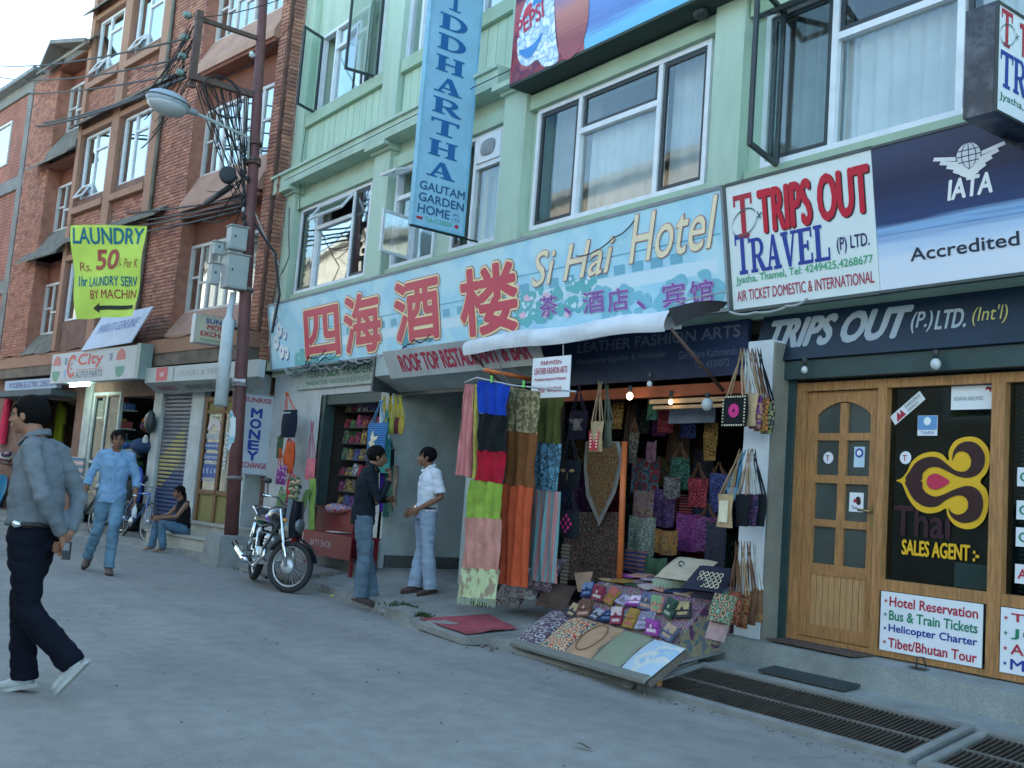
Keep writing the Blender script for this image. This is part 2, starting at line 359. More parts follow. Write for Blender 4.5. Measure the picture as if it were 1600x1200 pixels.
# rubble and weeds in the gutter
rub = MB(); rng = random.Random(5)
for i in range(240):
    x = rng.uniform(-14, -3); y = (edgeY(x) if x < -5.5 else 5.15) - abs(rng.gauss(0, .09)) - .03; r = rng.uniform(.006, .028) * (1 if x < -7 else .45)
    rub.ball((x, y, .0), r, r * rng.uniform(.6, 1.2), r * .6, 5, 3)
for i in range(70):
    x = rng.uniform(-10, -2); y = rng.uniform(1.5, 5); r = rng.uniform(.004, .01); rub.ball((x, y, 0), r, r, r * .6, 5, 3)
obj('rubble', rub, pm('rubble_stone', (.16, .15, .13), .95, .3, 9), label='loose grit and small rubble scattered along the gutter', cat='rubble', kind='stuff')
M_weed = pm('weed_green', (.05, .085, .035), .8, .4, 30)
def weed(x, y, z, n, label, r=.16):
    mb = MB(); rg = random.Random(int(x * 99))
    for i in range(n):
        a = rg.uniform(0, 6.28); q = abs(rg.gauss(0, r * .5)); bx, by = x + q * math.cos(a) * 2.0, y + q * math.sin(a) * .6; h = rg.uniform(.02, .07); l = rg.uniform(.02, .05); t = rg.uniform(0, 6.28)
        d = V((math.cos(t) * l, math.sin(t) * l, h)); s = V((-math.sin(t), math.cos(t), 0)) * l * .35; p = V((bx, by, z))
        mb.quad(p, p + d * .6 + s, p + d, p + d * .6 - s)
    obj('weed_patch', mb, M_weed, label=label, cat='weeds', kind='stuff')
weed(-9.1, 5.45, .06, 240, 'dark weeds growing between the broken kerb stones by the white shirted man')
weed(-8.55, 5.3, .05, 160, 'small weeds at the kerb near the red mat', .12)
weed(-8.5, 5.9, .17, 60, 'tuft of weeds beside the foot of the hanging scarves', .08)
# small litter
def litter(px, py, w, l, col, label, ang=.4):
    p = WZ(px, py, .0); F_ = Frame((p.x, p.y, .004), (math.cos(ang), math.sin(ang), 0), (-math.sin(ang), math.cos(ang), 0))
    mb = MB(); mb.grid(lambda u, v: F_((u - .5) * l, (v - .5) * w, .008 * math.sin(u * 5) + .008), 5, 3)
    obj('litter', mb, pm('litter_' + label[:6], col, .8), label=label, cat='litter')
litter(910, 1168, .025, .1, (.09, .07, .05), 'brown scrap lying on the road in the foreground')
litter(1180, 1097, .02, .03, (.6, .6, .5), 'pale scrap of paper on the edge of the drain grating')
litter(518, 932, .05, .06, (.6, .55, .1), 'tiny yellow wrapper on the road behind the motorcycle wheel')

# ---- drain gratings
M_iron = pm('grating_iron', (.1, .085, .07), .55, .25, 12, metal=.6, bump=.2)
M_curbc = pm('grating_kerb', (.22, .23, .22), .9, .2, 5, bump=.4, bscale=50)
def ramp(y): return .015 + (y - 5.22) / .63 * .125
def grating(x0, x1, label):
    t = thing('drain_grating', label, 'drain grating', ((x0 + x1) / 2, 5.5, 0), 'iron gratings over the roadside drain')
    mb = MB()
    for a, b, c, d in ((x0, x1, 5.2, 5.25), (x0, x1, 5.82, 5.87)):
        mb.hexa([(a, c, -.03), (b, c, -.03), (b, d, -.03), (a, d, -.03)], [(a, c, ramp(c) + .01), (b, c, ramp(c) + .01), (b, d, ramp(d) + .01), (a, d, ramp(d) + .01)])
    for a, b in ((x0, x0 + .05), (x1 - .05, x1)):
        c, d = 5.252, 5.818
        mb.hexa([(a, c, -.03), (b, c, -.03), (b, d, -.03), (a, d, -.03)], [(a, c, ramp(c) + .01), (b, c, ramp(c) + .01), (b, d, ramp(d) + .01), (a, d, ramp(d) + .01)])
    obj('concrete_frame', mb, M_curbc, t)
    mb = MB()
    for y in (5.27, 5.53, 5.8): mb.hexa([(x0 + .06, y - .009, ramp(y) - .02), (x1 - .06, y - .009, ramp(y) - .02), (x1 - .06, y + .009, ramp(y) - .02), (x0 + .06, y + .009, ramp(y) - .02)], [(x0 + .06, y - .009, ramp(y) + .004), (x1 - .06, y - .009, ramp(y) + .004), (x1 - .06, y + .009, ramp(y) + .004), (x0 + .06, y + .009, ramp(y) + .004)])
    obj('rail', mb, pm('rail_worn_iron', (.22, .22, .21), .5, .2, 8, metal=.5), t)
    mbp = bpy.data.meshes.new('bar'); q = MB(); q.hexa([(-.006, 5.27, ramp(5.27) - .03), (.006, 5.27, ramp(5.27) - .03), (.006, 5.8, ramp(5.8) - .03), (-.006, 5.8, ramp(5.8) - .03)], [(-.006, 5.27, ramp(5.27)), (.006, 5.27, ramp(5.27)), (.006, 5.8, ramp(5.8)), (-.006, 5.8, ramp(5.8))])
    me = q.mesh('bar', [M_iron]); x = x0 + .08
    while x < x1 - .07:
        o = bpy.data.objects.new('bar', me); COL.objects.link(o); attach(o, t); o.location = (x, 0, 0); x += .0345
    mb = MB(); mb.wbox(x0 + .05, x1 - .05, 5.25, 5.82, -.05, -.035); obj('drain_floor', mb, pm('drain_mud', (.03, .028, .025), .9), t)
grating(-5.46, -3.34, 'long iron drain grating sloping to the road before the wooden shop door')
grating(-3.28, -1.2, 'second iron drain grating cut off by the right bottom corner')
grating(-7.6, -5.52, 'iron drain grating half hidden under the cushion display board')
# mats
def mat_thing(pts, z, th, m, name, label, cat='mat', ribs=0):
    b = [(p[0], p[1], z(p[0], p[1]) if callable(z) else z) for p in pts]
    t = [(p[0], p[1], p[2] + th) for p in b]
    mb = MB().hexa(b, t)
    if ribs:
        for i in range(ribs):
            u = (i + .5) / ribs; a = V(t[0]).lerp(V(t[1]), u); c = V(t[3]).lerp(V(t[2]), u); mb.tube([a + V((0, 0, .002)), c + V((0, 0, .002))], .006, 4)
    return obj(name, mb, m, label=label, cat=cat)
_p = [WZ(1150, 1037, .16), WZ(1243, 1062, .16), WZ(1299, 1057, .19), WZ(1205, 1034, .19)]
mat_thing([(-5.02, 5.95), (-4.3, 5.95), (-4.3, 6.14), (-5.02, 6.14)], lambda x, y: .15 + (y - 5.87) * .108, .012, pm('rubber_mat', (.05, .06, .06), .7, .2, 20, bump=.3), 'rubber_mat', 'dark ribbed rubber mat on the walkway below the shop step', ribs=34)
mat_thing([(-5.16, 6.2), (-4.42, 6.2), (-4.42, 6.5), (-5.16, 6.5)], .352, .012, pm('brown_doormat', (.1, .075, .06), .95, .3, 30, bump=.6, bscale=120), 'doormat', 'worn brown doormat in front of the wooden shop door')
_t = thing('display_platform', 'low platform at the road edge covered by a faded red mat', 'platform', (-7.9, 5.45, 0))
obj('deck', MB().hexa([(-8.44, 5.1, .0), (-7.35, 4.98, .0), (-7.2, 5.55, .0), (-8.07, 5.77, .0)], [(-8.44, 5.1, .055), (-7.35, 4.98, .058), (-7.2, 5.55, .126), (-8.07, 5.77, .142)]), M_conc, _t)
mb = MB(); A_ = [V((-8.38, 5.16, .072)), V((-7.4, 5.04, .075)), V((-7.3, 5.5, .135)), V((-8.05, 5.72, .15))]
mb.grid(lambda u, v: (A_[0].lerp(A_[1], u)).lerp(A_[3].lerp(A_[2], u), v) + V((0, 0, .006 + .005 * math.sin(u * 11) * math.sin(v * 9))), 16, 10)
obj('red_mat', mb, pm('red_mat_cloth', (.3, .055, .07), .95, .3, 6, bump=.5, dirt=.5, dscale=5, dcol=(.2, .08, .08)), label='faded red mat spread on the low platform at the road edge', cat='mat')

# ================================================================== GREEN BUILDING
M_green = pm('green_plaster', (.45, .575, .46), .8, .07, 2.5, bump=.12, bscale=30, dirt=.6, dscale=2.6, dcol=(.3, .38, .3), stretch=(1, 1, .22))
M_green2 = pm('green_boards', (.46, .6, .46), .75, .08, 4, bump=.1, stretch=(1, 1, .3), dirt=.3, dscale=3, dcol=(.31, .44, .31))
M_greentrim = pm('green_trim', (.38, .5, .37), .75, .08, 3, dirt=.35, dscale=2, dcol=(.23, .35, .22))
M_dirtyw = pm('dirty_white_plaster', (.5, .53, .53), .9, .08, 3, bump=.25, bscale=30, dirt=.65, dscale=2.2, dcol=(.26, .29, .27))
M_grayw = pm('grey_passage_plaster', (.44, .5, .5), .9, .12, 1.8, bump=.3, bscale=25, dirt=.85, dscale=1.7, dcol=(.24, .28, .26))
M_whitew = pm('white_column_paint', (.56, .6, .64), .85, .08, 3, bump=.15, dirt=.6, dscale=2.5, dcol=(.42, .45, .44))
M_taupe = pm('taupe_reveal', (.22, .21, .175), .9, .15, 4, bump=.2, dirt=.4)
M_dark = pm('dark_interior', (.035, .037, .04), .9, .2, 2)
M_wframe = pm('white_window_frame', (.72, .75, .78), .5, .06, 8, dirt=.25, dscale=6, dcol=(.45, .46, .45))
M_bframe = pm('black_sash', (.035, .045, .05), .4, .15, 8)
M_glass = glassy('window_glass', base=.0); M_glass2 = glassy('window_glass_sky', base=.3, see=.75)
M_curt = pm('white_curtain', (.8, .83, .86), .95, .1, 4, spec=.1)
M_curtg = pm('grey_curtain', (.33, .34, .34), .95, .12, 4, spec=.1)
gb = thing('green_building', 'pale green plastered hotel building above the row of shops', 'building', (-7, 6.6, 0))
def wall_holes(mb, F, a0, a1, b0, b1, holes, d0, d1):
    A = sorted({a0, a1, *[h[0] for h in holes], *[h[1] for h in holes]}); B = sorted({b0, b1, *[h[2] for h in holes], *[h[3] for h in holes]})
    A = [a for a in A if a0 <= a <= a1]; B = [b for b in B if b0 <= b <= b1]
    for i in range(len(A) - 1):
        run = None
        for j in range(len(B) - 1):
            ca, cb = (A[i] + A[i + 1]) / 2, (B[j] + B[j + 1]) / 2
            if any(h[0] < ca < h[1] and h[2] < cb < h[3] for h in holes):
                if run is not None: mb.box(F, A[i], A[i + 1], run, B[j], d0, d1); run = None
            elif run is None: run = B[j]
        if run is not None: mb.box(F, A[i], A[i + 1], run, b1, d0, d1)
    return mb
ZS, ZH, US, UH = 4.13, 5.49, 7.03, 8.3
wins = [(-15.02, -12.68), (-12.0, -10.9), (-10.52, -9.52), (-8.9, -6.33), (-5.7, -3.12)]
uwins = [(-14.88, -12.8), (-12.1, -11.0), (-10.5, -9.52), (-8.9, -6.33), (-5.7, -3.12)]
holes = [(a, b, ZS, ZH) for a, b in wins] + [(a, b, US, UH) for a, b in uwins]
mb = wall_holes(MB(), GF, -15.6, 3, 2.86, 12.5, holes, -.22, 0)
obj('wall', mb, M_green, gb)
mb = MB(); mb.box(GF, -15.6, -15.4, 0, 12.5, -9, -.22); mb.box(GF, 2.8, 3, 0, 12.5, -9, -.22); mb.box(GF, -15.4, 2.8, 12.3, 12.5, -9, -.22); mb.box(GF, -15.4, 2.8, 0, 12.3, -9, -8.8)
obj('side_wall', mb, M_dirtyw, gb)
mb = MB()
for z in (2.87, 6.0, 8.95): mb.box(GF, -15.4, 2.8, z, z + .12, -8.8, -.22)
mb.box(GF, -15.4, 2.8, 2.99, 12.3, -4.2, -4.1)
for x in (-12.35, -10.7, -9.3, -6.05, -2.9): mb.box(GF, x - .05, x + .05, 2.99, 12.3, -4.1, -.22)
obj('interior', mb, pm('room_walls', (.2, .21, .2), .9), gb)
# pilasters with stepped capitals, one object each
for a, b in ((-15.55, -15.1), (-12.5, -12.06), (-9.42, -9.0), (-6.2, -5.86), (-2.98, -2.6)):
    mb = MB(); mb.box(GF, a, b, 2.95, 5.76, .002, .13); mb.box(GF, a - .04, b + .04, 5.76, 5.86, .002, .18); mb.box(GF, a, b, 6.1, 12.5, .002, .12)
    obj('pilaster', mb, M_green, gb)
# cornice, running between pilasters a little lower relief; breaks forward at each
mb = MB(); mb.box(GF, -15.75, -9.4, 5.862, 6.06, .004, .27); mb.box(GF, -15.78, -9.4, 6.06, 6.1, .004, .31); mb.box(GF, -9.0, 3, 5.862, 6.08, .004, .1)
for a, b in ((-15.75, -15.05), (-12.55, -12.0), (-9.5, -8.95)): mb.box(GF, a, b, 5.8, 5.862, .19, .275)
obj('cornice', mb, M_green, gb)
for a, b in ((-15.08, -12.52), (-12.04, -9.44), (-8.98, -6.22), (-5.84, -3.0)):
    lo = 5.49
    mb = MB(); mb.box(GF, a, b, lo + .005, lo + .17, .003, .09); obj('lintel_band', mb, M_greentrim, gb)
    mb = MB(); mb.box(GF, a, b, 6.84, 7.02, .003, .1); obj('sill_band', mb, M_greentrim, gb)
    mb = MB(); mb.box(GF, a, b, 4.03, 4.12, .003, .07); obj('window_ledge', mb, M_greentrim, gb)
# boards of the aprons under the upper windows
for a, b in ((-15.08, -12.52), (-12.04, -9.44), (-8.98, -6.22), (-5.84, -3.0)):
    n = round((b - a) / .2); w = (b - a) / n
    for i in range(n):
        j = random.uniform(0, .004)
        obj('board', MB().box(GF, a + i * w + .006, a + (i + 1) * w - .006, 6.11, 6.835, .012, .03 + j), M_green2, gb)
    obj('board_backing', MB().box(GF, a, b, 6.11, 6.838, .001, .011), pm('green_gap_shadow', (.17, .25, .16), .9), gb)

def frame_rect(mb, F, a0, a1, b0, b1, w, d0, d1):
    mb.box(F, a0, a0 + w, b0, b1, d0, d1); mb.box(F, a1 - w, a1, b0, b1, d0, d1)
    mb.box(F, a0 + w, a1 - w, b0, b0 + w, d0, d1); mb.box(F, a0 + w, a1 - w, b1 - w, b1, d0, d1); return mb
def curtain(F, a0, a1, b0, b1, d, m, parent, folds=10, ph=0, name='curtain'):
    mb = MB(); n = folds * 6
    mb.grid(lambda u, v: F(a0 + (a1 - a0) * u, b0 + (b1 - b0) * v, d + (.036 * math.sin(u * folds * 6.28 + ph + .6 * math.sin(u * 9)) + .008 * math.sin(u * folds * 15)) * (1 - .35 * v)), n, 4)
    return obj(name, mb, m, parent)
def sash(F, parent, w, h, m=None, glass=None, fw=.035, name='sash', th=.03):
    """a glazed leaf: frame + pane in its own frame F with its hinge edge at a = 0"""
    s = obj(name, frame_rect(MB(), F, 0, w, 0, h, fw, -th / 2, th / 2), m or M_bframe, parent)
    obj('pane', MB().box(F, fw, w - fw, fw, h - fw, -.003, .003), glass or M_glass, s); return s
def turned(F, a, b, d, ang):      # frame hinged on a vertical edge, swung out by ang
    r = (F.r * math.cos(ang) + F.n * math.sin(ang)); return Frame(F(a, b, d), r, F.u)
def hopper(F, a, b, d, ang):      # frame hinged along its top, bottom swung out: b runs downwards
    u = (F.u * -math.cos(ang) + F.n * math.sin(ang)); return Frame(F(a, b, d), F.r, u)
def window(a0, a1, b0, b1, muls, transom=None, hop=None, closed=(), mat=None, cur=None, name='window', sl=None):
    """muls: list of mullion centres; closed: list of (cell index, sash material) for black casement leaves set in the frame"""
    w = obj(name, frame_rect(MB(), GF, a0, a1, b0, b1, .05, -.06, .035), M_wframe, gb)
    for x in muls: obj('mullion', MB().box(GF, x - .028, x + .028, b0 + .05, b1 - .05, -.055, .03), M_wframe, w)
    for (c0, c1, z) in transom or (): obj('transom', MB().box(GF, c0, c1, z - .028, z + .028, -.05, .028), M_wframe, w)
    return w
def pane(w, a0, a1, b0, b1, g=None): return obj('pane', MB().box(GF, a0, a1, b0, b1, -.023, -.017), g or M_glass, w)
def leaf(w, a0, a1, b0, b1, m=None, g=None):
    s = sash(GF.sub(a0, b0, .0), gb, a1 - a0, b1 - b0, m, g); return s

# window 1: far left, hopper ajar
w = window(-15.02, -12.68, ZS, ZH, (-14.42, -13.22), [(-14.39, -13.25, 5.1)])
leaf(w, -14.96, -14.46, ZS + .06, ZH - .06); leaf(w, -13.18, -12.74, ZS + .06, ZH - .06, None, M_glass2)
pane(w, -14.39, -13.25, ZS + .05, 5.07, M_glass2)
sash(hopper(GF, -14.38, 5.43, .02, R(35)), gb, 1.12, .31, M_wframe)
curtain(GF, -15.0, -14.4, ZS, ZH, -.2, M_curtg, w, 5)
curtain(GF, -13.3, -12.7, ZS, ZH, -.3, M_curtg, w, 5)
# window 2 and 3: narrow ones behind the vertical sign
w = window(-12.0, -10.9, ZS, ZH, (-11.5,), [(-11.95, -11.53, 5.08), (-11.47, -10.95, 5.08)])
pane(w, -11.47, -10.95, ZS + .05, 5.05, M_glass2); pane(w, -11.95, -11.53, ZS + .05, 5.05)
sash(hopper(GF, -11.95, 5.43, .02, R(72)), gb, .42, .32, M_wframe)
sash(turned(GF, -11.5, ZS + .06, .02, R(78)), gb, .5, .55, M_wframe, M_glass2)
curtain(GF, -11.9, -10.95, ZS, ZH, -.2, M_curt, w, 6)
w = window(-10.52, -9.52, ZS, ZH, (-10.1,), [(-10.07, -9.57, 5.1)])
obj('dark_gap', MB().box(GF, -10.47, -10.13, ZS + .05, ZH - .05, -.2, -.19), M_dark, w)
s_ = leaf(w, -10.46, -10.3, ZS + .06, ZH - .3)
pane(w, -10.06, -9.58, ZS + .05, 5.07)
obj('yellow_curtain', MB().grid(lambda u, v: GF(-10.05 + .1 * u, ZS + 1.0 * v, -.1 + .015 * math.sin(u * 14)), 10, 2), pm('yellow_curtain_cloth', (.4, .3, .1), .9), w)
curtain(GF, -10.0, -9.58, ZS, 5.1, -.2, M_curtg, w, 4)
# panel with an oval louvre above
f_ = obj('fan_panel', MB().box(GF, -10.06, -9.57, 5.13, 5.45, -.03, .05), M_wframe, w)
f_.parent = gb; attach(f_, gb)
ov = [(-9.815 + .15 * math.copysign(abs(math.cos(t)) ** .7, math.cos(t)), 5.29 + .1 * math.copysign(abs(math.sin(t)) ** .8, math.sin(t))) for t in [i * 6.2832 / 28 for i in range(28)]]
obj('vent', MB().prism(GF, ov, .051, .058), pm('vent_grey', (.25, .28, .3), .6), f_)
mb = MB()
for k in range(7): mb.box(GF, -9.93 + k * .036, -9.91 + k * .036, 5.21, 5.37, .06, .066)
obj('louvre', mb, pm('vent_grey2', (.33, .36, .38), .6), f_)
# window 4
w = window(-8.9, -6.33, ZS, ZH, (-8.17, -6.98), [(-8.14, -7.01, 5.07)])
leaf(w, -8.84, -8.21, ZS + .06, ZH - .06); leaf(w, -6.94, -6.39, ZS + .06, ZH - .06)
pane(w, -8.13, -7.02, ZS + .05, 5.04); leaf(w, -8.12, -7.02, 5.1, ZH - .05)
curtain(GF, -8.1, -7.0, ZS, 5.2, -.12, M_curt, w, 9); curtain(GF, -8.9, -8.1, ZS, ZH, -.22, M_curtg, w, 6); curtain(GF, -7.0, -6.35, ZS, ZH, -.2, M_curt, w, 5, 1)
# window 5: left leaf swung right out
w = window(-5.7, -3.12, ZS, ZH, (-5.0, -3.93), [(-4.97, -3.96, 5.06)])
pane(w, -4.97, -3.96, ZS + .05, 5.03); leaf(w, -4.96, -3.96, 5.1, ZH - .05); leaf(w, -3.88, -3.18, ZS + .06, ZH - .06)
sash(turned(GF, -5.5, ZS - .03, .05, R(72)), gb, .58, ZH - ZS - .02, None, glassy('open_glass', tint=(.9, .96, .94), base=-.03, see=.97, k=.25), th=.035)
obj('window_stay', MB().tube([GF(-5.1, 5.42, .06), GF(-5.4, 5.42, .4)], .008, 5), M_bframe, gb)
leaf(w, -5.64, -5.04, ZS + .06, ZH - .06)
curtain(GF, -4.99, -3.9, ZS, 5.2, -.12, M_curt, w, 8); curtain(GF, -5.66, -4.98, ZS, ZH, -.2, M_curtg, w, 6, 2); curtain(GF, -3.9, -3.15, ZS, ZH, -.2, M_curt, w, 6)
sash(hopper(GF, -5.6, ZH - .02, .05, R(60)), gb, .56, .3, M_bframe)
# upper windows
w = window(-14.88, -12.8, US, UH, (-14.36, -13.3), [(-14.33, -13.33, 7.95)])
pane(w, -14.33, -13.33, US + .05, 7.92, M_glass2); pane(w, -14.33, -13.33, 7.98, UH - .05, M_glass2)
sash(turned(GF, -14.84, US - .02, .04, R(66)), gb, .45, UH - US, None, glassy('open_glass', tint=(.9, .96, .94), base=-.03, see=.97, k=.25))
sash(turned(GF, -12.84, US - .02, .04, R(94)), gb, .5, UH - US, None, M_glass2)
sash(turned(GF, -13.27, US + .04, .02, R(20)), gb, .42, UH - US - .1, None, M_glass2)
curtain(GF, -14.85, -14.4, US, UH, -.2, M_curtg, w, 4); curtain(GF, -14.3, -13.0, US, UH, -.35, M_curt, w, 9)
w = window(-12.1, -11.0, US, UH, (-11.7,)); pane(w, -12.05, -11.73, US + .05, UH - .05, M_glass2); pane(w, -11.67, -11.05, US + .05, UH - .05, M_glass2); curtain(GF, -12.08, -11.0, US, UH, -.2, M_curt, w, 7)
w = window(-10.5, -9.52, US, UH, (-10.2,)); pane(w, -10.45, -10.23, US + .05, UH - .05); pane(w, -10.17, -9.57, US + .05, UH - .05, M_glass2); curtain(GF, -10.48, -9.55, US, UH, -.2, M_curt, w, 6)
for a, b in uwins[3:]:
    w = window(a, b, US, UH, ((a + b) / 2,)); pane(w, a + .05, (a + b) / 2 - .03, US + .05, UH - .05); pane(w, (a + b) / 2 + .03, b - .05, US + .05, UH - .05); curtain(GF, a, b, US, UH, -.2, M_curt, w, 10)

# ---- ground storey of the green building: posts, passage, shop rooms
mb = MB()
wall_holes(mb, GF, -15.3, -11.55, .2, 2.86, [(-13.55, -11.83, .2, 2.5)], -.1, .06)
obj('shop_wall', mb, M_dirtyw, gb)
# grey passage: wall facing right, with a dark plinth
mb = MB(); mb.wbox(-11.62, -11.5, 6.44, 11.9, .2, 2.9); obj('passage_wall', mb, M_grayw, gb)
mb = MB(); mb.wbox(-11.5, -11.46, 6.5, 11.9, .2, .42); obj('plinth', mb, pm('plinth_dark', (.09, .1, .1), .9, .2), gb)
mb = MB(); mb.wbox(-11.5, -9.66, 6.5, 12, .1, .27); obj('passage_floor', mb, M_conc, gb)
mb = MB(); mb.wbox(-11.5, -9.66, 11.9, 12, .2, 2.9); mb.wbox(-9.72, -9.6, 6.45, 11.9, .2, 2.9); obj('passage_back', mb, M_grayw, gb)
mb = MB(); mb.wbox(-11.5, -9.7, 6.5, 11.9, 2.86, 2.87); obj('passage_ceiling', mb, pm('ceiling_grey', (.3, .32, .32), .9, dirt=.5), gb)
# sloping soffit box under the rooftop restaurant sign
mb = MB(); mb.hexa([(-11.45, 6.1, 2.62), (-8.6, 6.1, 2.62), (-8.6, 6.48, 2.46), (-11.45, 6.48, 2.46)], [(-11.45, 6.1, 2.86), (-8.6, 6.1, 2.86), (-8.6, 6.48, 2.86), (-11.45, 6.48, 2.86)]); obj('soffit_box', mb, M_grayw, gb)
mb = MB(); mb.box(GF, -11.46, -11.42, 2.44, 2.86, .02, .42); mb.box(GF, -11.42, -9.0, 2.42, 2.46, .0, .04); obj('soffit_edge', mb, M_bframe, gb)
# bag shop room and silk shop room
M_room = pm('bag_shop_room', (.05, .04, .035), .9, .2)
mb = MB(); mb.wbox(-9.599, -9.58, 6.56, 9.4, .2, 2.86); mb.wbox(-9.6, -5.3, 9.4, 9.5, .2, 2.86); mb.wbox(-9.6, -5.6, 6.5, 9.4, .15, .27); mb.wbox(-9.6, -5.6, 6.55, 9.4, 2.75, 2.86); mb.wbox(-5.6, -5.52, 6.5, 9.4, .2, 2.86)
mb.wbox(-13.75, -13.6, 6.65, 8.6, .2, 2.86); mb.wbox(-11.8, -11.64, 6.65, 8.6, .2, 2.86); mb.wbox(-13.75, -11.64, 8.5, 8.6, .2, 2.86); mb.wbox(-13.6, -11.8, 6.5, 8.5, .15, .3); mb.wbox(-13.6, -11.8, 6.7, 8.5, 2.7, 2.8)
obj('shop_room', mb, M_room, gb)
mb = MB(); mb.wbox(-13.6, -13.45, 6.44, 6.6, .3, 2.5); mb.wbox(-13.45, -11.83, 6.46, 6.7, 2.36, 2.5); obj('shutter_frame', mb, pm('shutter_green_dark', (.03, .06, .06), .5), gb)
# white column between bag shop and travel shop, taupe reveal
mb = MB(); mb.wbox(-5.52, -5.27, 6.24, 6.5, .2, 2.62); obj('column', mb, M_whitew, gb)
mb = MB(); mb.wbox(-5.268, -5.25, 6.25, 6.6, .2, 2.6); obj('column_side', mb, M_taupe, gb)
mb = MB(); mb.wbox(-5.25, -5.19, 6.42, 6.56, .34, 2.45); mb.wbox(-5.25, 3, 6.36, 6.5, 2.32, 2.46); obj('shutter_guide', mb, pm('shutter_green_dark'  , (.03, .06, .06), .5), gb)
mb = MB(); mb.wbox(-5.25, 2.8, 9.4, 9.5, .3, 2.8); mb.wbox(-5.35, -5.25, 6.6, 9.4, .3, 2.8); mb.wbox(-5.25, 2.8, 6.6, 9.4, 2.7, 2.8); mb.wbox(-5.25, 2.8, 6.7, 9.4, .34, .36)
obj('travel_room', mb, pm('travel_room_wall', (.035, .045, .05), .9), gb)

# ================================================================== WOODEN SHOP FRONT
M_wood = pm('varnished_wood', (.37, .185, .07), .5, .3, 7, bump=.12, bscale=40, stretch=(9, 9, 1.1), spec=.4, dirt=.2, dscale=2, dcol=(.2, .09, .035))
M_woodl = pm('pale_wood_panel', (.44, .25, .11), .5, .22, 8, stretch=(10, 10, .8), spec=.4)
M_dglass = glassy('shop_glass', tint=(.5, .6, .6), base=-.025, see=.8, k=.6)
M_fglass = pm('frosted_pane', (.06, .075, .07), .25, .3, 3, spec=.5)
sf = thing('shopfront', 'varnished wooden shop front with glass door and large windows', 'shopfront', (-4.3, 6.5, .35))
SF = GF.sub(0, 0, 0)
def part(n, m, par, *boxes):
    mb = MB()
    for b in boxes: mb.box(GF, *b)
    return obj(n, mb, m, par)
part('frame_post', M_wood, sf, (-5.19, -5.115, .36, 2.3, -.06, .05)); part('frame_post', M_wood, sf, (-4.47, -4.4, .36, 2.3, -.06, .05)); part('frame_post', M_wood, sf, (-3.62, -3.53, .36, 2.3, -.06, .05)); part('frame_post', M_wood, sf, (-2.7, -2.6, .36, 2.3, -.06, .05))
part('top_rail', M_wood, sf, (-5.115, -4.47, 2.235, 2.3, -.05, .045), (-4.4, -3.62, 2.235, 2.3, -.05, .045), (-3.53, -2.7, 2.235, 2.3, -.05, .045))
part('middle_rail', M_wood, sf, (-4.4, -3.62, .81, .885, -.05, .045), (-3.53, -2.7, .81, .885, -.05, .045))
part('bottom_rail', M_wood, sf, (-4.4, -3.62, .36, .4, -.05, .045), (-3.53, -2.7, .36, .4, -.05, .045), (-5.115, -4.47, .36, .395, -.05, .045))
# door: stiles, rails, eight panes with arched top pair, tongued planks below
door = obj('door', MB(), M_wood, sf); dm = MB()
X0, X1, XA, XB, XC, XD = -5.11, -4.475, -5.02, -4.815, -4.75, -4.55
rows = [(1.915, 2.15), (1.6, 1.86), (1.27, 1.54), (.94, 1.215)]
dm.box(GF, X0, XA, .4, 2.23, -.03, .01); dm.box(GF, XD, X1, .4, 2.23, -.03, .01); dm.box(GF, XB, XC, .94, 2.14, -.0305, .0095)
for a, b in ((1.86, 1.915), (1.54, 1.6), (1.215, 1.27), (.86, .94), (.4, .49)): 
    if a > .9: dm.box(GF, XA, XB, a, b, -.028, .008); dm.box(GF, XC, XD, a, b, -.028, .008)
    else: dm.box(GF, XA, XD, a, b, -.028, .008)
# arched head rail
n = 14; arc = [(XA + (XD - XA) * i / n, 2.05 + .1 * math.sin(math.pi * i / n) ** .8) for i in range(n + 1)]
dm.prism(GF, [(XA, 2.23)] + arc + [(XD, 2.23)], -.028, .008)
me = dm.mesh('door', [M_wood]); door.data = me
for r0, r1 in rows:
    for a, b in ((XA, XB), (XC, XD)): obj('pane', MB().box(GF, a, b, r0, r1, -.02, -.014), M_fglass, door)
for i in range(9):
    a = XA + (XD - XA) * i / 9; w_ = (XD - XA) / 9
    obj('plank', MB().box(GF, a + .002, a + w_ - .003, .49, .86, -.02, -.002 + random.uniform(0, .002)), M_woodl, door)
obj('handle', MB().tube([GF(-4.51, 1.35, .01), GF(-4.51, 1.35, .05), GF(-4.6, 1.355, .052)], .009, 8).box(GF, -4.525, -4.495, 1.25, 1.4, .01, .016), pm('brass', (.35, .27, .12), .35, metal=.8), door)
# shop windows
for a, b in ((-4.4, -3.62), (-3.53, -2.7)): part('window_pane', M_dglass, sf, (a, b, .885, 2.235, -.02, -.014))
# blinds behind the right window, each slat
for i in range(46):
    z = .9 + i * .029; obj('blind_slat', MB().quad(GF(-3.5, z, -.1), GF(-2.72, z, -.1), GF(-2.72, z + .016, -.115), GF(-3.5, z + .016, -.115)), pm('blind_grey', (.4, .43, .42), .6), sf)
# dark corrugated shutter rolled above
for i in range(60):
    x = -5.15 + i * .042; obj('shutter_rib', MB().box(GF, x, x + .03, 2.33, 2.44, .0, .012), pm('shutter_brown', (.05, .035, .03), .6), sf) if i < 58 else None
